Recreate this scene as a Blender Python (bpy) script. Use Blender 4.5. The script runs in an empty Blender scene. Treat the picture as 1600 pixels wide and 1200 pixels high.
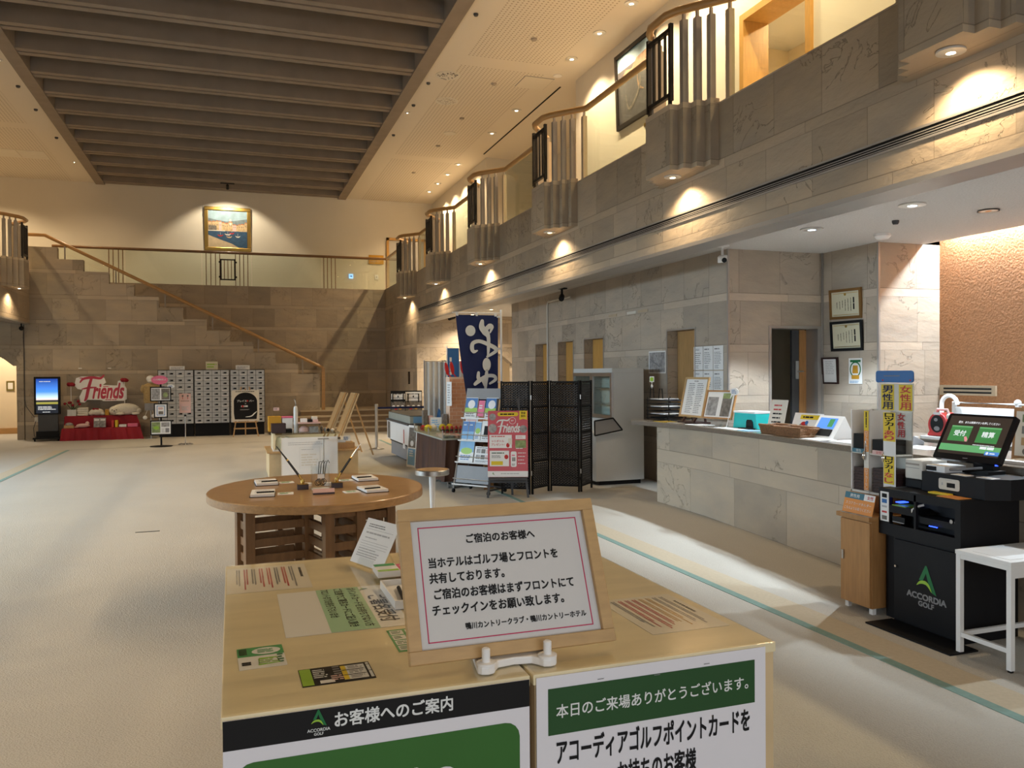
import bpy, math, random
from mathutils import Matrix, Vector
random.seed(7)
R = math.radians
SC = bpy.context.scene
COL = SC.collection

# ------------------------------------------------------------------ camera
cam_d = bpy.data.cameras.new('camera')
cam_d.sensor_fit = 'HORIZONTAL'; cam_d.sensor_width = 36.0; cam_d.lens = 1264 * 36 / 1600
cam_d.clip_start = 0.05; cam_d.clip_end = 200
cam = bpy.data.objects.new('camera', cam_d); COL.objects.link(cam)
cam.matrix_world = Matrix(((0.94490, 0.01097, -0.32719, 0.0),
                           (-0.32727, 0.00996, -0.94488, 0.0),
                           (-0.00711, 0.99989, 0.01300, 1.6),
                           (0, 0, 0, 1)))
SC.camera = cam
# ------------------------------------------------------------------ view and world
SC.view_settings.view_transform = 'Standard'
SC.view_settings.look = 'None'
SC.view_settings.gamma = 1.0
SC.view_settings.use_curve_mapping = False
SC.view_settings.exposure = 0.0
W = bpy.data.worlds.new('world'); SC.world = W; W.use_nodes = True
W.node_tree.nodes['Background'].inputs[0].default_value = (1.0, 0.88, 0.72, 1)
W.node_tree.nodes['Background'].inputs[1].default_value = 0.24
SC.cycles.max_bounces = 7; SC.cycles.diffuse_bounces = 4; SC.cycles.transparent_max_bounces = 16
SC.cycles.caustics_reflective = False; SC.cycles.caustics_refractive = False

WARM = (1.0, 0.74, 0.44); COOL = (0.77, 0.90, 1.0); SOFTWARM = (1.0, 0.82, 0.6)
def area(name, loc, target, sx, sy, power, color, spread=180):
    d = bpy.data.lights.new(name, 'AREA'); d.shape = 'RECTANGLE'; d.size = sx; d.size_y = sy
    d.energy = power; d.color = color; d.spread = math.radians(spread)
    o = bpy.data.objects.new(name, d); COL.objects.link(o)
    o.matrix_world = Matrix.Translation(loc) @ (Vector(target) - Vector(loc)).to_track_quat('-Z', 'Y').to_matrix().to_4x4()
    return o
# daylight through the glazed wall under the left gallery
area('window_daylight', (-9.3, 11.0, 2.6), (-4.3, 11.0, -1.4), 9.5, 1.6, 830, (0.66, 0.85, 1.0), 110)
# daylight of the entrance behind the camera
area('entrance_daylight', (0.3, -5.5, 2.2), (0.3, 4.0, 0.4), 8.0, 2.4, 125, (0.90, 0.95, 1.0), 130)
# daylight of the roof slot washing down between the front-desk ceiling and the plaster wall
area('slot_daylight', (8.25, 6.25, 3.38), (8.15, 6.25, 0), 2.7, 0.07, 150, (0.88, 0.95, 1.0))

# ------------------------------------------------------------------ materials
MAT = {}
def node_mat(name):
    m = bpy.data.materials.new(name); m.use_nodes = True
    nt = m.node_tree; b = nt.nodes['Principled BSDF']; MAT[name] = m
    return m, nt, b
def mat(name, rgb, rough=0.6, metal=0.0, var=0.06, scale=6.0, bump=0.0, spec=0.4, coat=0.0, stretch=None, sat2=None):
    m, nt, b = node_mat(name)
    b.inputs['Roughness'].default_value = rough; b.inputs['Metallic'].default_value = metal
    b.inputs['Specular IOR Level'].default_value = spec; b.inputs['Coat Weight'].default_value = coat
    b.inputs['Coat Roughness'].default_value = 0.12
    tc = nt.nodes.new('ShaderNodeTexCoord'); mp = nt.nodes.new('ShaderNodeMapping')
    nt.links.new(tc.outputs['Object'], mp.inputs[0])
    if stretch: mp.inputs['Scale'].default_value = stretch
    no = nt.nodes.new('ShaderNodeTexNoise'); no.inputs['Scale'].default_value = scale; no.inputs['Detail'].default_value = 4
    nt.links.new(mp.outputs[0], no.inputs['Vector'])
    mx = nt.nodes.new('ShaderNodeMix'); mx.data_type = 'RGBA'
    c2 = sat2 if sat2 else tuple(max(0, c * (1 - 2.2 * var)) for c in rgb)
    c1 = rgb if sat2 else tuple(min(1, c * (1 + 1.6 * var)) for c in rgb)
    mx.inputs[6].default_value = (*c2, 1); mx.inputs[7].default_value = (*c1, 1)
    nt.links.new(no.outputs[0], mx.inputs[0]); nt.links.new(mx.outputs[2], b.inputs['Base Color'])
    if bump:
        bp = nt.nodes.new('ShaderNodeBump'); bp.inputs['Strength'].default_value = bump; bp.inputs['Distance'].default_value = 0.02
        nt.links.new(no.outputs[0], bp.inputs['Height']); nt.links.new(bp.outputs[0], b.inputs['Normal'])
    return m
def math_n(nt, op, a, b=None, c=None):
    n = nt.nodes.new('ShaderNodeMath'); n.operation = op
    for i, x in enumerate((a, b, c)):
        if x is None: continue
        if isinstance(x, (int, float)): n.inputs[i].default_value = x
        else: nt.links.new(x, n.inputs[i])
    return n.outputs[0]
def stone(name, zoff, rgb, mod=0.65, band=0.1, tile=0.62, rough=0.55):
    """cleft sandstone slabs with narrow courses, laid out in metres on any upright wall"""
    m, nt, b = node_mat(name); L = nt.links.new
    g = nt.nodes.new('ShaderNodeNewGeometry'); sp = nt.nodes.new('ShaderNodeSeparateXYZ'); L(g.outputs['Position'], sp.inputs[0])
    sn = nt.nodes.new('ShaderNodeSeparateXYZ'); L(g.outputs['True Normal'], sn.inputs[0])
    side = math_n(nt, 'GREATER_THAN', math_n(nt, 'ABSOLUTE', sn.outputs[0]), 0.7)
    u = math_n(nt, 'ADD', math_n(nt, 'MULTIPLY', sp.outputs[1], side), math_n(nt, 'MULTIPLY', sp.outputs[0], math_n(nt, 'SUBTRACT', 1.0, side)))
    zz = math_n(nt, 'SUBTRACT', sp.outputs[2], zoff - 20 * mod)
    zd = math_n(nt, 'DIVIDE', zz, mod)
    row = math_n(nt, 'FLOOR', zd); zf = math_n(nt, 'MULTIPLY', math_n(nt, 'FRACT', zd), mod)
    isband = math_n(nt, 'LESS_THAN', zf, band)
    tw = math_n(nt, 'ADD', tile, math_n(nt, 'MULTIPLY', isband, tile * 0.9))
    wn0 = nt.nodes.new('ShaderNodeTexWhiteNoise'); wn0.noise_dimensions = '1D'; L(row, wn0.inputs['W'])
    us = math_n(nt, 'ADD', math_n(nt, 'DIVIDE', u, tw), math_n(nt, 'MULTIPLY', wn0.outputs[0], 0.6))
    colf = math_n(nt, 'FLOOR', us); uf = math_n(nt, 'MULTIPLY', math_n(nt, 'FRACT', us), tw)
    # per slab tone
    key = math_n(nt, 'ADD', math_n(nt, 'MULTIPLY', row, 7.31), math_n(nt, 'ADD', math_n(nt, 'MULTIPLY', colf, 3.77), math_n(nt, 'MULTIPLY', isband, 91.7)))
    wn = nt.nodes.new('ShaderNodeTexWhiteNoise'); wn.noise_dimensions = '1D'; L(key, wn.inputs['W'])
    # veins and clefts
    cv = nt.nodes.new('ShaderNodeCombineXYZ'); L(u, cv.inputs[0]); L(sp.outputs[2], cv.inputs[1]); L(math_n(nt, 'MULTIPLY', wn.outputs[0], 40.0), cv.inputs[2])
    n1 = nt.nodes.new('ShaderNodeTexNoise'); n1.inputs['Scale'].default_value = 2.3; n1.inputs['Detail'].default_value = 6; n1.inputs['Roughness'].default_value = 0.6
    n1.inputs['Distortion'].default_value = 0.8
    L(cv.outputs[0], n1.inputs['Vector'])
    ridge = math_n(nt, 'ABSOLUTE', math_n(nt, 'SUBTRACT', n1.outputs[0], 0.5))
    vein = math_n(nt, 'SUBTRACT', 1.0, math_n(nt, 'MINIMUM', math_n(nt, 'MULTIPLY', ridge, 105.0), 1.0))
    n3 = nt.nodes.new('ShaderNodeTexNoise'); n3.inputs['Scale'].default_value = 0.9; L(cv.outputs[0], n3.inputs['Vector'])
    vein = math_n(nt, 'MULTIPLY', vein, math_n(nt, 'MULTIPLY', math_n(nt, 'GREATER_THAN', n3.outputs[0], 0.53), math_n(nt, 'SUBTRACT', 1.0, isband)))
    n2 = nt.nodes.new('ShaderNodeTexNoise'); n2.inputs['Scale'].default_value = 1.7; n2.inputs['Detail'].default_value = 8
    mp = nt.nodes.new('ShaderNodeMapping'); mp.inputs['Scale'].default_value = (1, 2.4, 1); mp.inputs['Rotation'].default_value = (0, 0, R(28))
    L(cv.outputs[0], mp.inputs[0]); L(mp.outputs[0], n2.inputs['Vector'])
    # joints
    def near(v, lim, w): return math_n(nt, 'LESS_THAN', math_n(nt, 'ABSOLUTE', math_n(nt, 'SUBTRACT', v, lim)), w)
    j = math_n(nt, 'MAXIMUM', near(zf, band, 0.004), math_n(nt, 'LESS_THAN', zf, 0.004))
    j = math_n(nt, 'MAXIMUM', j, math_n(nt, 'LESS_THAN', uf, 0.005))
    tone = math_n(nt, 'ADD', 0.80, math_n(nt, 'MULTIPLY', wn.outputs[0], 0.30))
    tone = math_n(nt, 'ADD', tone, math_n(nt, 'MULTIPLY', math_n(nt, 'SUBTRACT', n2.outputs[0], 0.5), 0.5))
    tone = math_n(nt, 'ADD', tone, math_n(nt, 'MULTIPLY', isband, 0.17))
    tone = math_n(nt, 'MULTIPLY', tone, math_n(nt, 'SUBTRACT', 1.0, math_n(nt, 'MULTIPLY', vein, 0.30)))
    tone = math_n(nt, 'MULTIPLY', tone, math_n(nt, 'SUBTRACT', 1.0, math_n(nt, 'MULTIPLY', j, 0.38)))
    hs = nt.nodes.new('ShaderNodeHueSaturation'); hs.inputs['Color'].default_value = (*rgb, 1)
    L(tone, hs.inputs['Value']); L(math_n(nt, 'ADD', 0.75, math_n(nt, 'MULTIPLY', n2.outputs[0], 0.55)), hs.inputs['Saturation'])
    L(hs.outputs[0], b.inputs['Base Color']); b.inputs['Roughness'].default_value = rough; b.inputs['Specular IOR Level'].default_value = 0.3
    bp = nt.nodes.new('ShaderNodeBump'); bp.inputs['Strength'].default_value = 0.75; bp.inputs['Distance'].default_value = 0.04
    h = math_n(nt, 'SUBTRACT', math_n(nt, 'ADD', n2.outputs[0], math_n(nt, 'MULTIPLY', n1.outputs[0], 0.35)), math_n(nt, 'ADD', math_n(nt, 'MULTIPLY', j, 0.25), math_n(nt, 'MULTIPLY', vein, 0.2)))
    L(h, bp.inputs['Height']); L(bp.outputs[0], b.inputs['Normal'])
    return m
STONE = (0.42, 0.345, 0.26)
stone('stone_hall', 2.96, STONE); stone('stone_desk', 1.199, (0.44, 0.375, 0.305)); stone('stone_counter', 0.50, (0.46, 0.385, 0.30), mod=0.66, band=0.16, tile=0.95)

def carpet():
    m, nt, b = node_mat('carpet'); L = nt.links.new
    g = nt.nodes.new('ShaderNodeNewGeometry')
    n = nt.nodes.new('ShaderNodeTexNoise'); n.inputs['Scale'].default_value = 1.1; n.inputs['Detail'].default_value = 5; L(g.outputs['Position'], n.inputs['Vector'])
    mp = nt.nodes.new('ShaderNodeMapping'); mp.inputs['Rotation'].default_value = (0, 0, R(45)); mp.inputs['Scale'].default_value = (110, 170, 1)
    L(g.outputs['Position'], mp.inputs[0])
    v = nt.nodes.new('ShaderNodeTexVoronoi'); v.inputs['Scale'].default_value = 1.0; L(mp.outputs[0], v.inputs['Vector'])
    mx = nt.nodes.new('ShaderNodeMix'); mx.data_type = 'RGBA'
    mx.inputs[6].default_value = (0.44, 0.415, 0.37, 1); mx.inputs[7].default_value = (0.54, 0.52, 0.475, 1)
    L(math_n(nt, 'SUBTRACT', math_n(nt, 'ADD', math_n(nt, 'MULTIPLY', n.outputs[0], 0.55), 0.5), math_n(nt, 'MULTIPLY', v.outputs[0], 0.5)), mx.inputs[0])
    L(mx.outputs[2], b.inputs['Base Color']); b.inputs['Roughness'].default_value = 0.95; b.inputs['Specular IOR Level'].default_value = 0.1
    bp = nt.nodes.new('ShaderNodeBump'); bp.inputs['Strength'].default_value = 0.5; bp.inputs['Distance'].default_value = 0.006
    L(v.outputs[0], bp.inputs['Height']); L(bp.outputs[0], b.inputs['Normal'])
carpet()
def perforated():
    m, nt, b = node_mat('ceiling_panel'); L = nt.links.new
    g = nt.nodes.new('ShaderNodeNewGeometry'); sp = nt.nodes.new('ShaderNodeSeparateXYZ'); L(g.outputs['Position'], sp.inputs[0])
    fx = math_n(nt, 'FRACT', math_n(nt, 'DIVIDE', sp.outputs[0], 0.075)); fy = math_n(nt, 'FRACT', math_n(nt, 'DIVIDE', sp.outputs[1], 0.075))
    dx = math_n(nt, 'POWER', math_n(nt, 'SUBTRACT', fx, 0.5), 2.0); dy = math_n(nt, 'POWER', math_n(nt, 'SUBTRACT', fy, 0.5), 2.0)
    dot = math_n(nt, 'LESS_THAN', math_n(nt, 'ADD', dx, dy), 0.045)
    # plain margins: along the coffer, along the wall and cross bands every 6.9 m
    ax = math_n(nt, 'ABSOLUTE', math_n(nt, 'ADD', sp.outputs[0], 0.14))
    inx = math_n(nt, 'MULTIPLY', math_n(nt, 'GREATER_THAN', ax, 4.25), math_n(nt, 'LESS_THAN', ax, 6.0))
    by = math_n(nt, 'FRACT', math_n(nt, 'DIVIDE', math_n(nt, 'SUBTRACT', sp.outputs[1], 7.33), 7.0))
    iny = math_n(nt, 'GREATER_THAN', by, 0.06)
    d = math_n(nt, 'MULTIPLY', dot, math_n(nt, 'MULTIPLY', inx, iny))
    mx = nt.nodes.new('ShaderNodeMix'); mx.data_type = 'RGBA'
    mx.inputs[6].default_value = (0.70, 0.64, 0.55, 1); mx.inputs[7].default_value = (0.36, 0.30, 0.23, 1)
    L(d, mx.inputs[0]); L(mx.outputs[2], b.inputs['Base Color']); b.inputs['Roughness'].default_value = 0.9
perforated()
def glass(name, tint=(0.93, 0.97, 0.94), refl=0.35, rough=0.02):
    m = bpy.data.materials.new(name); m.use_nodes = True; nt = m.node_tree; nt.nodes.clear(); MAT[name] = m
    o = nt.nodes.new('ShaderNodeOutputMaterial'); mix = nt.nodes.new('ShaderNodeMixShader')
    t = nt.nodes.new('ShaderNodeBsdfTransparent'); t.inputs[0].default_value = (*tint, 1)
    gl = nt.nodes.new('ShaderNodeBsdfGlossy'); gl.inputs['Roughness'].default_value = rough
    lw = nt.nodes.new('ShaderNodeLayerWeight'); lw.inputs[0].default_value = 0.5
    sch = math_n(nt, 'ADD', 0.04, math_n(nt, 'MULTIPLY', math_n(nt, 'POWER', lw.outputs[1], 5.0), 0.9))
    nt.links.new(math_n(nt, 'MULTIPLY', sch, refl), mix.inputs[0])
    nt.links.new(t.outputs[0], mix.inputs[1]); nt.links.new(gl.outputs[0], mix.inputs[2]); nt.links.new(mix.outputs[0], o.inputs[0])
glass('glass', refl=1.0); glass('acrylic', tint=(0.96, 0.97, 0.97), refl=0.5); glass('vinyl', tint=(0.98, 0.97, 0.93), refl=1.0, rough=0.10)
def emit(name, rgb, s):
    m, nt, b = node_mat(name); b.inputs['Base Color'].default_value = (*[min(1, c) for c in rgb], 1)
    b.inputs['Emission Color'].default_value = (*rgb, 1); b.inputs['Emission Strength'].default_value = s
    no = nt.nodes.new('ShaderNodeTexNoise'); no.inputs['Scale'].default_value = 3.0
    nt.links.new(math_n(nt, 'ADD', 0.45, math_n(nt, 'MULTIPLY', no.outputs[0], 0.1)), b.inputs['Roughness'])
def screen_mat():
    m, nt, b = node_mat('sunset_screen'); L = nt.links.new
    tc = nt.nodes.new('ShaderNodeTexCoord'); sp = nt.nodes.new('ShaderNodeSeparateXYZ'); L(tc.outputs['Generated'], sp.inputs[0])
    cr = nt.nodes.new('ShaderNodeValToRGB'); L(sp.outputs[2], cr.inputs[0])
    e = cr.color_ramp.elements
    e[0].position = 0; e[0].color = (0.003, 0.004, 0.01, 1); e[1].position = 1; e[1].color = (0.005, 0.03, 0.22, 1)
    for p, c in ((0.26, (0.003, 0.004, 0.01, 1)), (0.27, (0.30, 0.26, 0.03, 1)), (0.325, (0.22, 0.2, 0.05, 1)), (0.33, (0.004, 0.006, 0.01, 1)), (0.375, (0.01, 0.01, 0.02, 1)), (0.39, (0.75, 0.55, 0.45, 1)), (0.46, (0.5, 0.68, 0.9, 1)), (0.62, (0.06, 0.24, 0.75, 1))):
        x = e.new(p); x.color = c
    L(cr.outputs[0], b.inputs['Emission Color']); b.inputs['Emission Strength'].default_value = 1.6
    b.inputs['Base Color'].default_value = (0.01, 0.01, 0.01, 1); b.inputs['Roughness'].default_value = 0.2
screen_mat()
emit('lamp_warm', (1.0, 0.82, 0.56), 26); emit('lamp_cool', (0.75, 0.9, 1.0), 6); emit('lamp_hall', (1.0, 0.86, 0.62), 8)
emit('led_blue', (0.02, 0.06, 1.0), 5); emit('screen_white', (0.8, 0.85, 0.9), 0.6); emit('screen_green', (0.05, 0.25, 0.07), 0.45)
emit('screen_dark', (0.03, 0.02, 0.015), 0.6); emit('screen_pink', (0.7, 0.25, 0.3), 0.6); emit('screen_blue', (0.08, 0.25, 0.7), 0.5); emit('screen_green2', (0.13, 0.42, 0.17), 0.5)
emit('exit_glow', (0.3, 0.6, 1.0), 1.2)

mat('white_wall', (0.72, 0.67, 0.58), 0.9, var=0.03, scale=1.0)
mat('cream_wall', (0.74, 0.62, 0.44), 0.9, var=0.04, scale=1.0)
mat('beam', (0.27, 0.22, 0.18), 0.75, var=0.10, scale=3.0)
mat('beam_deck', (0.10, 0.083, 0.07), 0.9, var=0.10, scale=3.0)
mat('desk_ceiling', (0.60, 0.58, 0.56), 0.95, var=0.10, scale=60, bump=0.4)
mat('metal_trim', (0.42, 0.40, 0.38), 0.4, 0.6, var=0.03)
mat('plaster', (0.40, 0.19, 0.085), 0.9, var=0.20, scale=42, bump=0.9)
mat('granite', (0.19, 0.16, 0.13), 0.25, var=0.30, scale=160)
mat('rail_wood', (0.46, 0.25, 0.085), 0.35, var=0.15, scale=5, coat=0.3, stretch=(1, 1, 6))
mat('rail_dark', (0.20, 0.10, 0.035), 0.35, var=0.15, scale=5, coat=0.3)
mat('oak', (0.37, 0.21, 0.088), 0.3, var=0.20, scale=4, coat=0.35, stretch=(1.5, 14, 14))
mat('oak_leg', (0.23, 0.12, 0.05), 0.45, var=0.18, scale=5, stretch=(6, 6, 1))
mat('plywood', (0.77, 0.67, 0.44), 0.35, var=0.10, scale=3.5, coat=0.25, stretch=(1, 5, 1))
mat('ply_edge', (0.60, 0.45, 0.26), 0.6, var=0.10, scale=8)
mat('frame_wood', (0.50, 0.325, 0.15), 0.4, var=0.10, scale=9, stretch=(2, 8, 8))
mat('beech', (0.50, 0.31, 0.14), 0.45, var=0.12, scale=7, stretch=(7, 7, 1))
mat('cabinet_wood', (0.40, 0.205, 0.075), 0.4, var=0.14, scale=6, stretch=(8, 8, 1))
mat('door_wood', (0.42, 0.25, 0.10), 0.45, var=0.14, scale=5, stretch=(8, 8, 1))
mat('door_dark', (0.10, 0.055, 0.025), 0.5, var=0.15, scale=5, stretch=(8, 8, 1))
mat('door_orange', (0.55, 0.30, 0.08), 0.45, var=0.12, scale=5, stretch=(8, 8, 1))
mat('stair_tread', (0.50, 0.40, 0.28), 0.7, var=0.08); mat('stair_riser', (0.26, 0.18, 0.105), 0.8, var=0.10)
mat('post_grey', (0.34, 0.30, 0.26), 0.5, var=0.05); mat('iron', (0.018, 0.014, 0.012), 0.5, 0.3)
mat('black', (0.009, 0.009, 0.010), 0.55, var=0.1, spec=0.2); mat('black_gloss', (0.010, 0.010, 0.012), 0.25, var=0.1)
mat('kiosk_black', (0.008, 0.008, 0.010), 0.5, var=0.12, spec=0.2); mat('dark_grey', (0.06, 0.06, 0.065), 0.5); mat('mid_grey', (0.24, 0.24, 0.25), 0.5)
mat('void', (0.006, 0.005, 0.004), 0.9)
mat('white', (0.80, 0.80, 0.80), 0.45, var=0.02); mat('paper', (0.78, 0.78, 0.78), 0.5, var=0.02); mat('paper_warm', (0.70, 0.66, 0.58), 0.5, var=0.03)
mat('paper_sign', (0.70, 0.68, 0.68), 0.25, var=0.02, coat=0.3); mat('poster_white', (0.74, 0.73, 0.78), 0.4, var=0.01)
mat('offwhite', (0.66, 0.63, 0.57), 0.45, var=0.03); mat('fridge_white', (0.60, 0.60, 0.58), 0.35, var=0.02)
mat('ink', (0.010, 0.010, 0.012), 0.65, spec=0.2); mat('ink_grey', (0.22, 0.22, 0.23), 0.7); mat('ink_red', (0.55, 0.05, 0.05), 0.6); mat('ink_pale', (0.45, 0.45, 0.46), 0.7)
mat('white_ink', (0.72, 0.74, 0.74), 0.5); mat('red_line', (0.55, 0.02, 0.10), 0.5)
mat('green_dark', (0.018, 0.075, 0.022), 0.4, var=0.04); mat('green', (0.035, 0.14, 0.025), 0.4, var=0.05); mat('green_logo', (0.01, 0.16, 0.05), 0.4)
mat('lime', (0.30, 0.52, 0.05), 0.4); mat('mint', (0.38, 0.62, 0.42), 0.5, var=0.03); mat('green_paper', (0.07, 0.35, 0.12), 0.5)
mat('pink', (0.72, 0.15, 0.27), 0.5, var=0.04); mat('poster_pink', (0.55, 0.10, 0.125), 0.35, var=0.05); mat('pale_pink', (0.72, 0.48, 0.45), 0.5)
mat('yellow', (0.74, 0.55, 0.03), 0.5, var=0.04); mat('mustard', (0.55, 0.28, 0.02), 0.5); mat('orange', (0.72, 0.28, 0.06), 0.5, var=0.04)
mat('blue', (0.035, 0.15, 0.42), 0.4, var=0.04); mat('sky_blue', (0.20, 0.42, 0.68), 0.5, var=0.15); mat('blue_deep', (0.012, 0.022, 0.10), 0.8, var=0.12, scale=2)
mat('teal_label', (0.05, 0.17, 0.24), 0.5); mat('turquoise', (0.02, 0.50, 0.50), 0.4)
mat('brown_box', (0.035, 0.014, 0.013), 0.4); mat('brown_cloth', (0.075, 0.032, 0.018), 0.75, var=0.30, scale=3, stretch=(6, 6, 0.6), bump=0.3)
mat('red_cloth', (0.27, 0.008, 0.020), 0.75, var=0.16, scale=2.5, bump=0.3); mat('red', (0.50, 0.02, 0.02), 0.4); mat('red_logo', (0.48, 0.04, 0.08), 0.5)
mat('plush', (0.74, 0.70, 0.62), 0.95, var=0.06, scale=40, bump=0.4); mat('beige_shirt', (0.42, 0.30, 0.14), 0.9, var=0.25, scale=30); mat('grey_cloth', (0.28, 0.28, 0.30), 0.9)
mat('steel', (0.55, 0.55, 0.55), 0.28, 1.0, var=0.03); mat('chrome', (0.72, 0.72, 0.72), 0.15, 1.0, var=0.02); mat('gold', (0.55, 0.36, 0.10), 0.3, 1.0); mat('gilt_brown', (0.22, 0.11, 0.03), 0.35, 0.2)
mat('locker_grey', (0.50, 0.52, 0.55), 0.45, 0.1, var=0.03); mat('locker_frame', (0.02, 0.02, 0.022), 0.5)
mat('brick', (0.66, 0.34, 0.21), 0.85, var=0.10, scale=9); mat('brick_joint', (0.76, 0.55, 0.42), 0.9)
mat('wicker', (0.30, 0.15, 0.07), 0.7, var=0.4, scale=90, bump=0.7); mat('teal_stripe', (0.20, 0.31, 0.28), 0.95, var=0.08, scale=40); mat('beige_stripe', (0.50, 0.43, 0.32), 0.95, var=0.06, scale=40)
mat('seam', (0.10, 0.09, 0.08), 0.9); mat('white_cloth', (0.62, 0.63, 0.62), 0.9, var=0.06, scale=5, stretch=(9, 9, 0.5))
mat('cert_paper', (0.62, 0.58, 0.42), 0.5, var=0.03); mat('freezer_side', (0.33, 0.36, 0.33), 0.4, var=0.04); mat('photo_dark', (0.16, 0.14, 0.12), 0.5, var=0.6, scale=22); mat('photo_green', (0.24, 0.30, 0.12), 0.5, var=0.6, scale=16)
mat('photo_grey', (0.35, 0.34, 0.34), 0.5, var=0.45, scale=20)
mat('sea', (0.03, 0.085, 0.17), 0.6, var=0.35, scale=9, stretch=(1, 1, 4)); mat('paint_sky', (0.33, 0.48, 0.58), 0.6, var=0.25, scale=4); mat('paint_hill', (0.17, 0.23, 0.26), 0.6, var=0.3, scale=9)
mat('paint_house', (0.62, 0.45, 0.25), 0.6, var=0.35, scale=14); mat('paint_roof', (0.45, 0.18, 0.09), 0.6, var=0.3, scale=12); mat('paint_quay', (0.56, 0.45, 0.30), 0.6, var=0.15, scale=9)
mat('paint_water', (0.13, 0.12, 0.12), 0.55, var=0.5, scale=11, sat2=(0.05, 0.05, 0.06)); mat('paint_warm', (0.34, 0.22, 0.14), 0.55, var=0.5, scale=10)
mat('lamp_rim', (0.70, 0.68, 0.64), 0.35, 0.2)

# ------------------------------------------------------------------ mesh builder
class MB:
    def __init__(s): s.v = []; s.f = []; s.m = []; s.sm = []; s.mats = []; s.M = Matrix.Identity(4)
    def frame(s, o=(0, 0, 0), u=(1, 0, 0), v=(0, 0, 1)):
        """following shapes are drawn on a board: x along u, y along v, z out of its face"""
        u = Vector(u).normalized(); v = Vector(v); v = (v - u * v.dot(u)).normalized(); n = u.cross(v)
        s.M = Matrix(((u.x, v.x, n.x, o[0]), (u.y, v.y, n.y, o[1]), (u.z, v.z, n.z, o[2]), (0, 0, 0, 1)))
        return s
    def reset(s): s.M = Matrix.Identity(4); return s
    def add(s, vs, fs, m, smooth=False):
        if m not in s.mats: s.mats.append(m)
        k = s.mats.index(m); n = len(s.v)
        s.v += [s.M @ Vector(p) for p in vs]
        for f in fs: s.f.append([i + n for i in f]); s.m.append(k); s.sm.append(smooth)
        return s
    def box(s, x0, y0, z0, x1, y1, z1, m):
        x0, x1 = min(x0, x1), max(x0, x1); y0, y1 = min(y0, y1), max(y0, y1); z0, z1 = min(z0, z1), max(z0, z1)
        return s.add([(x0, y0, z0), (x1, y0, z0), (x1, y1, z0), (x0, y1, z0), (x0, y0, z1), (x1, y0, z1), (x1, y1, z1), (x0, y1, z1)],
                     [(3, 2, 1, 0), (4, 5, 6, 7), (0, 1, 5, 4), (1, 2, 6, 5), (2, 3, 7, 6), (3, 0, 4, 7)], m)
    def rect(s, cx, cy, w, h, m, z=0.001):
        return s.add([(cx - w / 2, cy - h / 2, z), (cx + w / 2, cy - h / 2, z), (cx + w / 2, cy + h / 2, z), (cx - w / 2, cy + h / 2, z)], [(0, 1, 2, 3)], m)
    def poly(s, pts, m, z=0.001): return s.add([(p[0], p[1], z) for p in pts], [list(range(len(pts)))], m)
    def ring(s, cx, cy, rx, ry, m, z=0.001, n=28, a0=0, a1=360):
        pts = [(cx + rx * math.cos(R(a0 + (a1 - a0) * i / n)), cy + ry * math.sin(R(a0 + (a1 - a0) * i / n))) for i in range(n + (0 if a1 - a0 == 360 else 1))]
        return s.poly(pts, m, z)
    def rrect(s, cx, cy, w, h, r, m, z=0.001, z0=None):
        pts = []
        for sx, sy, a in ((1, 1, 0), (-1, 1, 90), (-1, -1, 180), (1, -1, 270)):
            for k in range(5):
                t = R(a + 22.5 * k); pts.append((cx + sx * (w / 2 - r) + r * math.cos(t), cy + sy * (h / 2 - r) + r * math.sin(t)))
        return s.poly(pts, m, z) if z0 is None else s.prism(pts, z0, z, m)
    def prism(s, pts, z0, z1, m):
        n = len(pts); a = sum(pts[i][0] * pts[(i + 1) % n][1] - pts[(i + 1) % n][0] * pts[i][1] for i in range(n))
        if a < 0: pts = pts[::-1]
        return s.add([(p[0], p[1], z0) for p in pts] + [(p[0], p[1], z1) for p in pts],
                     [list(range(n))[::-1], list(range(n, 2 * n))] + [(i, (i + 1) % n, n + (i + 1) % n, n + i) for i in range(n)], m)
    def tube(s, pts, r, m, n=8, closed=False, r2=None):
        P = [Vector(p) for p in pts]; k = len(P); vs = []; up = Vector((0, 0, 1)); last = None
        for i, p in enumerate(P):
            a = P[i - 1] if (i > 0 or closed) else p; b = P[(i + 1) % k] if (i < k - 1 or closed) else p
            t = (b - a).normalized()
            if last is None: x = t.cross(up) if abs(t.dot(up)) < 0.95 else t.cross(Vector((1, 0, 0)))
            else: x = last - t * last.dot(t)
            x.normalize(); last = x; y = t.cross(x)
            rr = r if r2 is None else r + (r2 - r) * i / (k - 1)
            vs += [p + x * rr * math.cos(2 * math.pi * q / n) + y * rr * math.sin(2 * math.pi * q / n) for q in range(n)]
        fs = [(i * n + q, i * n + (q + 1) % n, ((i + 1) % k) * n + (q + 1) % n, ((i + 1) % k) * n + q) for i in range(k if closed else k - 1) for q in range(n)]
        if not closed: fs += [list(range(n))[::-1], list(range((k - 1) * n, k * n))]
        return s.add(vs, fs, m, n > 4)
    def bar(s, a, b, w, h, m, up=(0, 0, 1)):
        """straight bar of rectangular section from a to b"""
        a = Vector(a); b = Vector(b); t = (b - a).normalized(); up = Vector(up)
        if abs(t.dot(up)) > 0.97: up = Vector((1, 0, 0))
        x = t.cross(up).normalized(); y = x.cross(t); vs = []
        for p in (a, b): vs += [p + x * sx * w / 2 + y * sy * h / 2 for sx, sy in ((-1, -1), (1, -1), (1, 1), (-1, 1))]
        return s.add(vs, [(0, 1, 2, 3), (7, 6, 5, 4), (1, 0, 4, 5), (2, 1, 5, 6), (3, 2, 6, 7), (0, 3, 7, 4)], m)
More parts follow.
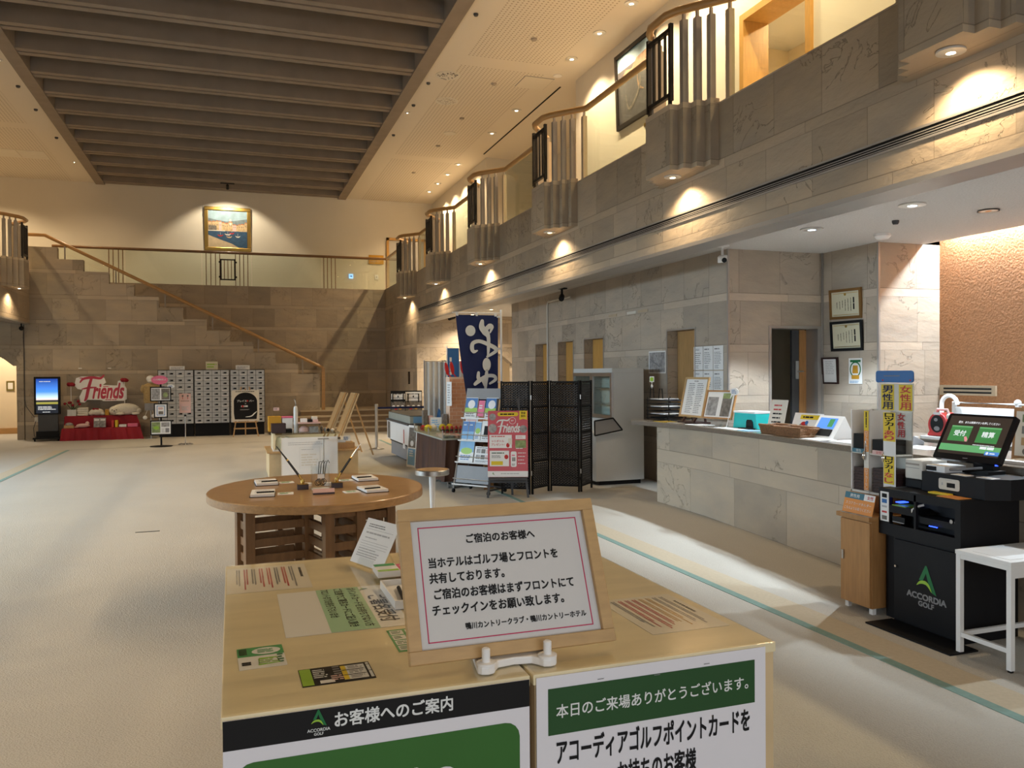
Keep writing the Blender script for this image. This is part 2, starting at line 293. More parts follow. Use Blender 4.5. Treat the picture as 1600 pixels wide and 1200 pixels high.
    def lathe(s, prof, m, n=24, c=(0, 0, 0), sx=1, sy=1):
        vs = []; k = len(prof)
        for r, z in prof: vs += [(c[0] + sx * r * math.cos(2 * math.pi * q / n), c[1] + sy * r * math.sin(2 * math.pi * q / n), c[2] + z) for q in range(n)]
        fs = [(i * n + q, i * n + (q + 1) % n, (i + 1) * n + (q + 1) % n, (i + 1) * n + q) for i in range(k - 1) for q in range(n)]
        fs += [list(range(n))[::-1], list(range((k - 1) * n, k * n))]
        return s.add(vs, fs, m, True)
    def ball(s, c, r, m, n=14, k=9):
        rx, ry, rz = r if isinstance(r, tuple) else (r, r, r)
        vs = [(c[0], c[1], c[2] - rz)]
        for i in range(1, k):
            a = math.pi * i / k; vs += [(c[0] + rx * math.sin(a) * math.cos(2 * math.pi * q / n), c[1] + ry * math.sin(a) * math.sin(2 * math.pi * q / n), c[2] - rz * math.cos(a)) for q in range(n)]
        vs.append((c[0], c[1], c[2] + rz)); e = len(vs) - 1
        fs = [(0, 1 + (q + 1) % n, 1 + q) for q in range(n)] + [(e, e - n + q, e - n + (q + 1) % n) for q in range(n)]
        fs += [(1 + i * n + q, 1 + i * n + (q + 1) % n, 1 + (i + 1) * n + (q + 1) % n, 1 + (i + 1) * n + q) for i in range(k - 2) for q in range(n)]
        return s.add(vs, fs, m, True)
    def stroke(s, pts, w, m, z=0.001, taper=None):
        """flat brush stroke along 2D points, one width or a width per point"""
        n = len(pts); ww = list(w) if isinstance(w, (list, tuple)) else [w] * n; Q = []
        for i in range(n - 1):
            p0, p1, p2, p3 = (Vector(pts[max(0, min(n - 1, k))][:2]) for k in (i - 1, i, i + 1, i + 2))
            for k in range(5):
                t = k / 5; Q.append((.5 * ((2 * p1) + (p2 - p0) * t + (2 * p0 - 5 * p1 + 4 * p2 - p3) * t * t + (3 * p1 - p0 - 3 * p2 + p3) * t ** 3), (ww[i] + (ww[i + 1] - ww[i]) * t) / 2))
        Q.append((Vector(pts[-1][:2]), ww[-1] / 2))
        for i, (c, r) in enumerate(Q):
            s.ring(c.x, c.y, r, r, m, z + .00012 * i, 10)
            if i:
                a, ra = Q[i - 1]; d = c - a
                if d.length > 1e-6:
                    d.normalize(); x = Vector((-d.y, d.x)); s.poly([a - x * ra, c - x * r, c + x * r, a + x * ra], m, z + .00012 * i - .00006)
        return s
    def text(s, t, cx, cy, m, w=None, h=None, z=0.0015, bold=0.0, shear=0.0, vertical=False, left=False):
        """lettering as flat shapes; w = width of the line, h = height of its letters"""
        if vertical:
            n = len(t); hh = h / n
            for i, ch in enumerate(t):
                if ch == 'ー': s.rect(cx, cy + h / 2 - hh * (i + 0.5), w * 0.14, hh * 0.8, m, z)
                else: s.text(ch, cx, cy + h / 2 - hh * (i + 0.5), m, w=w * 0.86, h=hh * 0.86, z=z, bold=bold, shear=shear)
            return s
        vs, fs, x0, x1, y0, y1 = letters(t, 0.0, shear)
        kx = w / (x1 - x0) if w else None; ky = h / (y1 - y0) if h else None
        if kx is None: kx = ky
        if ky is None: ky = kx
        ox = cx - (0 if left else (x1 - x0) / 2 * kx)
        b = bold * 1.25
        for dx, dy in (((-b, -b), (b, b), (b, -b), (-b, b)) if b else ((0, 0),)):   # heavier letters: the same outlines laid side by side
            s.add([(ox + (p[0] - x0 + dx) * kx, cy + (p[1] - (y0 + y1) / 2 + dy) * ky, z) for p in vs], fs, m); z += .00004
        return s
    def lines(s, cx, cy, w, h, rows, m, z=0.0012, fill=0.5, ragged=0.3, vertical=False, dash=(.8, 3.2)):
        """small print too far away to read: broken strokes"""
        rnd = random.Random(int(abs(cx * 977 + cy * 331 + w * 77 + h * 13 + rows) * 1000))
        pitch = (w if vertical else h) / rows
        for i in range(rows):
            ln = (h if vertical else w) * (1 - ragged * rnd.random()); p = 0.0
            while p < ln - 1e-6:
                q = min(ln, p + pitch * rnd.uniform(*dash))
                if vertical: s.rect(cx + w / 2 - pitch * (i + 0.5), cy + h / 2 - (p + q) / 2, pitch * fill, q - p, m, z)
                else: s.rect(cx - w / 2 + (p + q) / 2, cy + h / 2 - pitch * (i + 0.5), q - p, pitch * fill, m, z)
                p = q + pitch * rnd.uniform(0.18, 0.35)
        return s
    def build(s, name, parent=None, world=False, origin=None, bevel=0.0, **props):
        inv = None
        if parent is not None and world: inv = parent_matrix(parent).inverted()
        if origin is not None: inv = Matrix.Translation(-Vector(origin))
        vs = [inv @ p for p in s.v] if inv else s.v
        me = bpy.data.meshes.new(name); me.from_pydata([tuple(p) for p in vs], [], s.f)
        for k in s.mats: me.materials.append(MAT[k])
        sharp = any(s.sm)
        me.polygons.foreach_set('material_index', s.m); me.polygons.foreach_set('use_smooth', s.sm); me.update()
        if sharp: me.set_sharp_from_angle(angle=R(38))
        o = bpy.data.objects.new(name, me); COL.objects.link(o)
        if origin is not None: o.location = origin
        if parent is not None: o.parent = parent
        if bevel:
            b = o.modifiers.new('bevel', 'BEVEL'); b.width = bevel; b.segments = 2; b.limit_method = 'ANGLE'; b.angle_limit = R(40)
        for k, v in props.items(): o[k] = v
        return o
PM = {}
def parent_matrix(p):
    m = PM.get(p.name, Matrix.Identity(4))
    return parent_matrix(p.parent) @ m if p.parent else m
_LET = {}
def letters(t, bold, shear):
    if (t, bold, shear) in _LET: return _LET[(t, bold, shear)]
    c = bpy.data.curves.new('lettering', 'FONT'); c.body = t; c.offset = bold; c.shear = shear; c.resolution_u = 4
    o = bpy.data.objects.new('lettering', c); COL.objects.link(o)
    dg = bpy.context.evaluated_depsgraph_get(); e = o.evaluated_get(dg); me = e.to_mesh()
    vs = [(v.co.x, v.co.y) for v in me.vertices]; fs = [list(p.vertices) for p in me.polygons]
    e.to_mesh_clear(); bpy.data.objects.remove(o); bpy.data.curves.remove(c)
    if not vs: vs = [(0, 0), (1, 0), (1, 1)]; fs = [(0, 1, 2)]
    xs = [p[0] for p in vs]; ys = [p[1] for p in vs]
    r = (vs, fs, min(xs), max(xs), min(ys), max(ys)); _LET[(t, bold, shear)] = r
    return r
def tag(o, label, cat, group=None, kind=None):
    o['label'] = label; o['category'] = cat
    if group: o['group'] = group
    if kind: o['kind'] = kind
    return o
def thing(name, label, cat, loc=(0, 0, 0), rz=0.0, group=None):
    o = bpy.data.objects.new(name, None); COL.objects.link(o); o.empty_display_size = 0.1
    o.location = loc; o.rotation_euler = (0, 0, rz)
    PM[o.name] = Matrix.Translation(loc) @ Matrix.Rotation(rz, 4, 'Z')
    return tag(o, label, cat, group)
def single(mb, name, label, cat, origin=(0, 0, 0), group=None, bevel=0.0, **k):
    return tag(mb.build(name, origin=origin, bevel=bevel), label, cat, group, **k)
def struct(mb, name, parent=None, bevel=0.0):
    o = mb.build(name, parent, bevel=bevel)
    if parent is None: o['kind'] = 'structure'
    return o
def copy_tree(o, loc=None, rz=None, label=None, parent=None):
    c = o.copy(); COL.objects.link(c)
    if parent is not None: c.parent = parent
    for ch in list(o.children): copy_tree(ch, parent=c)
    if loc is not None: c.location = loc
    if rz is not None: c.rotation_euler = (0, 0, rz)
    if label: c['label'] = label
    if loc is not None: PM[c.name] = Matrix.Translation(loc) @ Matrix.Rotation(c.rotation_euler[2], 4, 'Z')
    return c
ORD = ['first', 'second', 'third', 'fourth', 'fifth', 'sixth', 'seventh', 'eighth', 'ninth', 'tenth', 'eleventh', 'twelfth']

# ================================================================== the setting
ZC = 7.43; FX = 4.6; LX = -4.85; DX = 5.91; ZD = 3.148
m = MB(); m.add([(-12, -3, 0), (11, -3, 0), (11, 28, 0), (-12, 28, 0)], [(0, 1, 2, 3)], 'carpet'); struct(m, 'floor')
for i, (x0, x1, y0, y1, k) in enumerate(((3.37, 3.435, -3, 19.75, 'teal_stripe'), (3.435, 3.66, -3, 19.75, 'beige_stripe'), (-3.42, -3.35, -3, 19.75, 'teal_stripe'), (-3.64, -3.42, -3, 19.75, 'beige_stripe'))):
    m = MB(); m.box(x0, y0, 0, x1, y1, 0.003, k); struct(m, 'trim_%d' % (i + 1))
m = MB(); m.add([(-3.4, 19.75, 0.003), (0.6, 20.30, 0.003), (0.6, 20.33, 0.003), (-3.4, 19.78, 0.003)], [(0, 1, 2, 3)], 'seam')
m.add([(0.6, 20.30, 0.003), (2.9, 20.2, 0.003), (2.9, 20.22, 0.003), (0.6, 20.33, 0.003)], [(0, 1, 2, 3)], 'seam')
struct(m, 'trim_5')
m = MB(); m.box(-0.95, 9.05, 0, -0.72, 9.075, 0.003, 'black'); single(m, 'floor_outlet', 'thin dark slot of a floor outlet in the carpet left of the round table', 'floor outlet', (-0.84, 9.06, 0))

# ceiling with the beamed coffer
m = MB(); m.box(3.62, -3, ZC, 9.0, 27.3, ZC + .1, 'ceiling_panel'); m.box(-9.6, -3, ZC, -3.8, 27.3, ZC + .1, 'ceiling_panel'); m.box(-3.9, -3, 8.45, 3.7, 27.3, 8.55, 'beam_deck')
struct(m, 'ceiling')
for x0, x1 in ((3.36, 3.62), (-3.80, -3.55)):
    m = MB(); m.box(x0, -3, ZC - .05, x1, 27.15, 8.45, 'beam'); m.box(x0 + (.2 if x0 > 0 else 0), -3, ZC - .03, x1 + (.0 if x0 > 0 else -.2), 27.15, ZC - .051, 'beam'); struct(m, 'ceiling_beam')
proto = None
for k in range(26):
    y = 27.08 - 1.148 * k
    if y < -2: break
    if proto is None:
        m = MB(); m.box(-3.55, -.34, .09, 3.36, 0, .98, 'beam'); m.box(-3.55, -.34, .03, 3.36, -.20, .09, 'beam'); m.box(-3.55, -.14, .03, 3.36, 0, .09, 'beam')
        proto = struct(m, 'ceiling_beam'); o = proto
    else:
        o = proto.copy(); COL.objects.link(o)
    o.location = (0, y, ZC - .05)

# upper back wall and gallery floors
m = MB(); m.box(-9.6, 27.15, 4.2, 9.0, 27.3, 8.5, 'white_wall'); struct(m, 'wall_back')
m = MB(); m.box(LX, 25.5, 0, FX, 25.75, 4.27, 'stone_hall'); struct(m, 'wall_back_lower')
m = MB(); m.box(-9.6, 25.75, 4.0, 9.0, 27.15, 4.2, 'beige_stripe'); m.box(FX + .26, -3, 4.0, 9.0, 25.75, 4.2, 'beige_stripe'); m.box(-9.6, -3, 4.0, LX - .26, 25.75, 4.2, 'beige_stripe'); struct(m, 'floor_gallery')
# right gallery wall with a doorway and a deep bay
m = MB(); m.frame((6.55, 0, 0), (0, 1, 0), (0, 0, 1))
m.prism([(-3, 4.2), (8.0, 4.2), (8.0, 6.3), (9.25, 6.3), (9.25, 4.2), (14.9, 4.2), (14.9, ZC), (-3, ZC)], -0.0, .2, 'white_wall')
m.prism([(20.9, 4.2), (27.15, 4.2), (27.15, ZC), (20.9, ZC)], 0, .2, 'white_wall'); m.reset()
m.box(6.75, 14.7, 4.2, 8.4, 14.9, ZC, 'white_wall'); m.box(6.75, 20.9, 4.2, 8.4, 21.1, ZC, 'white_wall'); m.box(8.3, 14.9, 4.2, 8.4, 20.9, ZC, 'white_wall')
struct(m, 'wall_right_upper')
m = MB(); m.box(6.75, 7.2, 4.2, 8.6, 7.3, 6.8, 'cream_wall'); m.box(6.75, 11, 4.2, 8.6, 11.1, 6.8, 'cream_wall'); m.box(8.6, 7.2, 4.2, 8.7, 11.1, 6.8, 'cream_wall'); m.box(6.75, 7.2, 6.8, 8.7, 11.1, 6.9, 'white_wall'); struct(m, 'wall_gallery_room')
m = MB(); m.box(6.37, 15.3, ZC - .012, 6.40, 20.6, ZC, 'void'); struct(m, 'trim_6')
# right fascia, its pier, soffit edge
m = MB(); m.box(FX, -3, 2.97, FX + .26, 25.5, 4.28, 'stone_hall'); m.box(FX, 20.9, 0, FX + .26, 25.5, 2.97, 'stone_hall'); struct(m, 'wall_right')
m = MB(); m.box(FX, -3, 2.93, FX + .26, 20.9, 2.97, 'metal_trim'); m.box(FX + .26, -3, 2.93, FX + .30, 20.9, ZD, 'metal_trim'); struct(m, 'trim_7')
def arch(x0, x1, zt=2.33, zs=1.88):
    p = [(x0, 0), (x0, zs)]; sh = .07 if x1 > x0 else -.07; a = x0 + sh; b = x1 - sh; c = (a + b) / 2; h = abs(b - a) / 2; rise = zt - zs; r = (h * h + rise * rise) / (2 * rise)
    for k in range(17):
        x = a + (b - a) * k / 16; p.append((x, zt - r + math.sqrt(max(0, r * r - (x - c) ** 2))))
    return p + [(x1, zs), (x1, 0)]
m = MB(); m.frame((0, 20.9, 0), (1, 0, 0), (0, 0, 1)); m.prism([(FX + .26, 0)] + arch(4.99, 7.29) + [(9.0, 0), (9.0, ZD), (FX + .26, ZD)], -.35, 0, 'stone_hall'); struct(m, 'wall_side_passage')
m = MB(); m.box(4.87, 23.6, 0, 9, 23.7, 4, 'cream_wall'); m.box(8.9, 21.25, 0, 9, 23.6, 4, 'cream_wall'); m.box(4.86, 21.25, 3.0, 9, 23.6, 3.1, 'white_wall'); struct(m, 'wall_arch_room')
m = MB(); m.box(9.0, 8.0, 0, 9.1, 20.9, ZD, 'cream_wall'); struct(m, 'wall_side_hall')
m = MB(); m.box(FX + .30, -3, ZD, 8.04, 7.75, ZD + .08, 'desk_ceiling'); m.box(FX + .30, 7.75, ZD, 9.1, 20.9, ZD + .08, 'desk_ceiling'); struct(m, 'ceiling_desk')
# wall with doors behind the front desk
doors = ((15.56, 14.89), (14.35, 13.63), (13.13, 12.36), (10.24, 9.51)); DT = 2.19
m = MB(); m.frame((DX, 0, 0), (0, -1, 0), (0, 0, 1))   # seen from the hall: +x of the board runs towards the camera
pts = [(-17.06, 0)]
for a, b in doors: pts += [(-a, 0), (-a, DT), (-b, DT), (-b, 0)]
pts += [(-8.735, 0), (-8.735, ZD), (-17.06, ZD)]
m.prism(pts, -.38, 0, 'stone_desk'); m.reset()
struct(m, 'wall_desk')
m = MB(); m.box(DX + .38, 16.9, 0, 9.0, 17.06, ZD, 'stone_desk'); m.box(DX + 1.6, 9.4, 0, DX + 1.7, 16.9, ZD, 'cream_wall'); struct(m, 'wall_staff_corridor')
m = MB(); m.frame((0, 8.735, 0), (1, 0, 0), (0, 0, 1)); m.prism([(DX + .38, 0), (6.54, 0), (6.54, 2.165), (7.28, 2.165), (7.28, 0), (7.6, 0), (7.6, ZD), (DX + .38, ZD)], -.2, 0, 'stone_desk'); struct(m, 'wall_desk_return')
m = MB(); m.box(6.4, 8.94, 0, 6.44, 10.6, ZD, 'void'); m.box(6.4, 10.6, 0, 8.0, 10.64, ZD, 'void'); m.box(8.0, 8.94, 0, 8.04, 10.6, ZD, 'void'); struct(m, 'wall_back_office')  # walls coloured near black to give the darkness of an unlit room
m = MB(); m.box(7.35, 7.95, 0, 7.6, 8.735, ZD, 'stone_desk'); struct(m, 'wall_desk_alcove')
m = MB(); m.box(7.35, 7.75, 0, 8.3, 7.95, 4.3, 'stone_desk'); struct(m, 'wall_desk_end')
m = MB(); m.box(8.3, -3, 0, 8.45, 7.95, 4.3, 'plaster'); struct(m, 'wall_plaster')
m = MB(); m.box(8.0, -3, ZD + .08, 8.04, 7.75, 4.3, 'white_wall'); m.box(8.0, -3, 4.3, 8.45, 7.95, 4.36, 'white_wall'); struct(m, 'wall_light_slot')
m = MB(); m.box(7.335, 7.735, 0, 7.36, 7.76, ZD, 'metal_trim'); m.box(DX - .012, 8.723, 0, DX + .012, 8.747, ZD, 'metal_trim'); m.box(7.325, 8.70, 0, 7.345, 8.72, ZD, 'metal_trim'); struct(m, 'trim_8')
# left gallery
m = MB(); m.box(LX - .26, -3, 2.97, LX, 23.5, 4.28, 'stone_hall'); struct(m, 'wall_left')
m = MB(); m.box(LX - .30, -3, 2.93, LX, 23.5, 2.97, 'metal_trim'); struct(m, 'trim_9')
m = MB(); m.box(-9.6, -3, ZD, LX - .26, 23.5, ZD + .08, 'desk_ceiling'); struct(m, 'ceiling_left')
m = MB(); m.frame((0, 23.5, 0), (1, 0, 0), (0, 0, 1)); m.prism([(-9.6, 0)] + arch(-7.45, -5.16) + [(-5.0, 0), (-5.0, ZD), (-9.6, ZD)], -.25, 0, 'stone_hall'); struct(m, 'wall_left_end')
m = MB(); m.box(-9.6, 26.2, 0, -4.9, 26.3, 3.2, 'cream_wall'); m.box(-5.0, 23.75, 0, -4.9, 26.2, 3.2, 'cream_wall'); m.box(-9.6, 23.75, 3.1, -4.9, 26.2, 3.2, 'white_wall'); struct(m, 'wall_left_arch_room')
m = MB(); m.box(-9.6, 26.15, 0, -5.0, 26.2, .16, 'rail_wood'); m.box(-5.05, 23.75, 0, -5.0, 26.15, .16, 'rail_wood'); struct(m, 'baseboard_left')
m = MB(); m.box(-9.75, -3, 0, -9.6, 23.5, .25, 'stone_hall'); m.box(-9.75, -3, 2.9, -9.6, 23.5, 8.5, 'white_wall'); struct(m, 'wall_left_outer')
m = MB()
for k in range(15): m.box(-9.72, -3 + k * 1.85, .25, -9.66, -2.93 + k * 1.85, 2.9, 'metal_trim')
m.box(-9.7, -3, .25, -9.69, 23.5, 2.9, 'glass'); struct(m, 'window_1')
# stair flank with its stepped profile, the landing and the bottom steps
prof = [(-4.98, 0), (2.36, 0), (2.36, 1.625)]; x = 2.36; z = 1.625
for k in range(11):
    x -= .597; z += .300; prof += [(x, z - .300), (x, z)]
prof += [(-4.98, z)]
m = MB(); m.frame((0, 23.5, 0), (1, 0, 0), (0, 0, 1)); m.prism(prof, -.22, 0, 'stone_hall'); struct(m, 'wall_stair')
ends = [1.05, 1.30, 1.56, 1.82]
for k in range(4):
    m = MB(); y = 22.52 + .3 * k; z = .15 * (k + 1)
    m.box(ends[k], y, z - .149, FX - .002, 23.495, z - .04, 'stair_riser'); m.box(ends[k] - .02, y - .02, z - .0395, FX - .002, 23.495, z, 'stair_tread')
    if k == 3: m.box(2.365, 23.496, z - .14, FX - .002, 25.495, z, 'stair_tread')
    struct(m, 'stair_step')
m = MB(); m.box(-4.85, 23.72, 3.5, -3.2, 25.5, 4.2, 'stair_riser'); struct(m, 'floor_stair_top')

# stone lamp brackets stepping out of both fascias
def bracket_plan():
    s = [(0, -.55)]
    for k in range(4): s += [(.095 * (k + 1), -.55 + .1 * k), (.095 * (k + 1), -.45 + .1 * k if k < 3 else .25)]
    s = s[:-1] + [(.38, .25)]
    for k in range(3): s += [(.285 - .095 * k, .25 + .1 * k), (.285 - .095 * k, .35 + .1 * k)]
    return s + [(0, .55)]
BR = [4.02, 7.5, 10.98, 14.46, 17.94, 21.42]
BRL = [0.5, 4.0, 7.5, 10.98, 14.46, 17.94, 21.42]
nt_ = 10
def bracket(side, y):
    global nt_
    m = MB(); x = FX if side > 0 else LX
    m.prism([(x - side * d - (0 if d else -side * .01), y + q) for d, q in bracket_plan()], 3.66, 4.32, 'stone_hall'); struct(m, 'trim_%d' % nt_); nt_ += 1
for y in [0.54] + BR: bracket(1, y)
for y in BRL: bracket(-1, y)

# ------------------------------------------------------------------ lamps
def spot(parent, power, color, ang, blend=0.5, r=0.04, z=-0.05):
    d = bpy.data.lights.new('bulb', 'SPOT'); d.energy = power; d.color = color; d.spot_size = R(ang); d.spot_blend = blend; d.shadow_soft_size = r
    o = bpy.data.objects.new('bulb', d); COL.objects.link(o); o.parent = parent; o.location = (0, 0, z)
_dl = {}
def downlight(loc, label, group, key, r=0.075, lens='lamp_warm', power=40, color=WARM, ang=90, blend=0.6):
    t = thing('downlight', label, 'downlight', loc, 0, group)
    if key not in _dl:
        a = MB(); a.lathe([(r, -.002), (r + .02, -.002), (r + .02, -.014), (r, -.018)], 'lamp_rim', 20); a = a.build('rim', t)
        b = MB(); b.lathe([(r * .96, -.004), (r * .92, -.014), (r * .4, -.018)], lens, 20); b = b.build('lens', t); _dl[key] = (a, b)
    else:
        for p in _dl[key]:
            c = p.copy(); COL.objects.link(c); c.parent = t
    spot(t, power, color, ang, blend)
    return t
P_UP = 235
ups = [25.32, 24.18, 23.0, 21.8, 18.74, 16.95, 13.87, 12.67, 11.5]
for i, y in enumerate(ups): downlight((6.02, y, ZC), 'recessed ceiling downlight over the right gallery, %s from the back wall' % ORD[i], 'downlights over the right gallery', 'up', power=P_UP, ang=128, r=.09)
for y in (10.3, 9.1, 7.6, 6.4, 4.4, 2.4, .4): downlight((6.02, y, ZC), 'unseen recessed ceiling downlight over the near end of the right gallery', 'downlights over the near right gallery', 'up', power=P_UP, ang=128, r=.09)  # row carried on out of view, nearest ones added as top light
for i, y in enumerate((24.69, 17.18)): downlight((-3.97, y, ZC), ['small ceiling downlight left of the beams near the back wall', 'small ceiling downlight left of the beams, at the left edge of the photo'][i], 'small downlights beside the beams', 'sm', r=.04, power=140, ang=150)
downlight((3.76, 17.85, ZC), 'small lit spotlight in the ceiling right beside the beamed coffer', None, 'sm', r=.04, power=20, ang=100)
for y in (25.6, 23.5, 21, 18, 14, 10, 7, 4, 1): downlight((-6.3, y, ZC), 'unseen recessed ceiling downlight over the left gallery', 'downlights over the left gallery', 'up', power=P_UP, ang=128, r=.09)  # out-of-view row, extended near and far to brighten counter and back wall
for i, y in enumerate(BR):
    downlight((4.40, y, 3.66), 'lamp under the stepped stone bracket on the right, %s from the camera' % ORD[i], 'lamps under the right stone brackets', 'br', r=.07, power=75, ang=142, blend=.55)
for y in BRL[-1:]: downlight((-4.62, y, 3.66), 'lamp under the stepped stone bracket at the left edge', None, 'br', r=.07, power=75, ang=142, blend=.55)
for y in BRL[1:-1]: downlight((-4.62, y, 3.66), 'lamp under a stone bracket of the left gallery', 'lamps under the left stone brackets', 'br', r=.07, power=60, ang=142, blend=.55)
for i, (x, y) in enumerate(((5.96, 7.24), (6.0, 5.91))): downlight((x, y, ZD), ['cool white downlight over the front desk, farther from the camera', 'cool white downlight over the front desk, nearer to the camera'][i], 'cool downlights over the front desk', 'desk', r=.10, lens='lamp_cool', power=350, color=COOL, ang=98, blend=.25)
for y in (4.58, 3.25): downlight((5.97, y, ZD), 'cool white downlight over the front desk outside the view', 'unseen desk downlights', 'desk', r=.10, lens='lamp_cool', power=250, color=COOL, ang=98, blend=.25)
t = thing('downlight', 'unlit downlight in the front desk ceiling near the plaster wall', 'downlight', (6.93, 5.90, ZD))
m = MB(); m.lathe([(.10, -.012), (.085, -.012), (.06, -.002)], 'lamp_rim', 20); m.build('rim', t); m = MB(); m.lathe([(.05, -.003), (.045, -.01), (.012, -.014)], 'orange', 16); m.build('lens', t)
for i, (x, y) in enumerate(((5.89, 18.48), (5.92, 20.53), (5.89, 22.4 - .0))):
    if i < 2: downlight((x, y - (0, .35)[i], ZD), ['bright hall downlight behind the blue banner, nearer one', 'bright hall downlight behind the blue banner, farther one'][i], 'side hall downlights', 'hall', r=.10, lens='lamp_hall', power=200, color=SOFTWARM, ang=140)
downlight((5.88, 19.4, ZD), 'bright hall downlight left of the blue banner, middle of three', 'side hall downlights', 'hall', r=.10, lens='lamp_hall', power=200, color=SOFTWARM, ang=140)
downlight((7.4, 17.6, ZD), 'side hall downlight out of view', 'unseen hall downlights', 'hall', r=.10, lens='lamp_hall', power=200, color=SOFTWARM, ang=140)
downlight((6.2, 22.4, 3.0), 'ceiling lamp in the room beyond the right arch', None, 'hall', r=.10, lens='lamp_hall', power=120, color=SOFTWARM, ang=160)
downlight((-6.0, 24.9, 3.1), 'ceiling lamp in the room beyond the left arch', None, 'hall', r=.10, lens='lamp_hall', power=230, color=SOFTWARM, ang=165)
downlight((7.7, 9.0, 6.8), 'ceiling lamp in the lit room behind the gallery doorway', None, 'hall', r=.10, lens='lamp_hall', power=330, color=SOFTWARM, ang=165)
downlight((6.9, 12.9, ZD - .02), 'corridor lamp behind the staff door openings', None, 'hall', r=.10, lens='lamp_hall', power=45, color=(1, .75, .4), ang=165)
t = thing('picture_spotlight', 'small spotlight under the last beam aimed at the harbour painting', 'spotlight', (-0.06, 25.85, 7.36))
m = MB(); m.box(-.2, -.02, 0, .2, .02, .03, 'black'); m.build('track', t)
m = MB(); m.tube([(0, 0, 0), (0, .02, -.05)], .012, 'black'); m.tube([(0, -.02, -.04), (0, .09, -.13)], .04, 'black', 12); m.build('head', t)
d = bpy.data.lights.new('bulb', 'SPOT'); d.energy = 170; d.color = (1, .84, .6); d.spot_size = R(112); d.spot_blend = .35; d.shadow_soft_size = .03
o = bpy.data.objects.new('bulb', d); COL.objects.link(o); o.parent = t; o.location = (0, .12, -.16); o.rotation_euler = (R(30), 0, 0)

# ceiling fittings
def disc(name, label, cat, loc, r, k, group=None, h=.02):
    m = MB(); m.lathe([(r, 0), (r, -h * .5), (r * .7, -h)], k, 20); o = m.build(name); o.location = loc; return tag(o, label, cat, group)
for i, (x, y) in enumerate(((4.05, 15.4), (4.40, 16.85))):
    t = thing('ceiling_speaker', ['perforated round speaker in the ceiling, nearer one with the dark openings', 'perforated round speaker in the ceiling, farther and paler one'][i], 'ceiling speaker', (x, y, ZC), 0, 'round perforated ceiling speakers')
    m = MB(); m.lathe([(.24, 0), (.24, -.008), (.2, -.012)], 'offwhite', 28); m.build('face', t)
    m = MB(); rn = random.Random(i)
    for k in range(46):
        a = rn.random() * 6.28; q = .2 * math.sqrt(rn.random()); m.ring(q * math.cos(a), q * math.sin(a), .016, .016, 'dark_grey' if i == 0 else 'post_grey', -.0135, 8)
    m.build('hole', t, kind='stuff')
for i, (x, y) in enumerate(((5.8, 15.25),)):
    m = MB(); m.box(-.3, -.3, -.012, .3, .3, 0, 'white_wall'); m.box(-.31, -.31, -.006, .31, .31, 0, 'ink_grey'); o = m.build('access_panel'); o.location = (x, y, ZC); tag(o, 'square access panel in the ceiling over the right gallery', 'access panel')
for i, (x, y) in enumerate(((-5.5, 24.2), (-4.85, 24.2))):
    m = MB(); m.box(-.31, -.4, -.012, .31, .4, 0, 'paper_warm'); o = m.build('access_panel'); o.location = (x, y, ZC); tag(o, ['pale ceiling panel over the left gallery, at the photo edge', 'pale ceiling panel over the left gallery, nearer the beams'][i], 'ceiling panel', 'pale ceiling panels')
disc('smoke_detector', 'round flat detector in the ceiling middle over the right gallery', 'smoke detector', (5.06, 19.07, ZC), .15, 'offwhite')
disc('smoke_detector', 'round white detector beside the square access panel', 'smoke detector', (6.1, 14.75, ZC), .09, 'white')
for i, (x, y) in enumerate(((5.04, 13.25), (5.04, 15.54), (5.02, 17.86), (5.04, 20.19), (5.03, 23.07))): disc('sprinkler', 'ceiling sprinkler disc over the right gallery, %s from the camera' % ORD[i], 'sprinkler', (x, y, ZC), .055, 'post_grey', 'ceiling sprinklers', .035)
for i, (x, y) in enumerate(((3.8, 12.63), (3.78, 15.9), (3.78, 17.3), (3.78, 19.6))): disc('sensor', 'small dark sensor along the right edge of the beams, %s from the camera' % ORD[i], 'sensor', (x, y, ZC), .04, 'dark_grey', 'sensors beside the beams', .04)
for i, (x, y) in enumerate(((-3.98, 18.6), (-3.97, 20.1), (-3.97, 22.3))): disc('sensor', 'small dark sensor along the left edge of the beams, %s from the camera' % ORD[i], 'sensor', (x, y, ZC), .04, 'dark_grey', 'sensors left of the beams', .04)
disc('smoke_detector', 'white smoke detector in the front desk ceiling', 'smoke detector', (6.96, 7.28, ZD), .09, 'white', None, .06)
disc('sensor', 'small dark sensor in the front desk ceiling', 'sensor', (6.48, 6.6, ZD), .035, 'dark_grey', None, .04)

# long slot grille in the right fascia
t = thing('air_grille', 'long black slotted air grille with pale edges along the right stone fascia', 'air grille', (FX, 10, 3.27))
m = MB(); m.box(FX - .006, -3, 3.225, FX + .0, 20.66, 3.30, 'void'); m.build('slot', t, world=True)
m = MB()
for z in (3.215, 3.30): m.box(FX - .014, -3, z, FX, 20.68, z + .016, 'metal_trim')
m.build('frame', t, world=True)
m = MB()
for z in (3.238, 3.256, 3.274): m.box(FX - .010, -3, z, FX - .004, 20.66, z + .007, 'metal_trim')
m.build('vane', t, world=True)

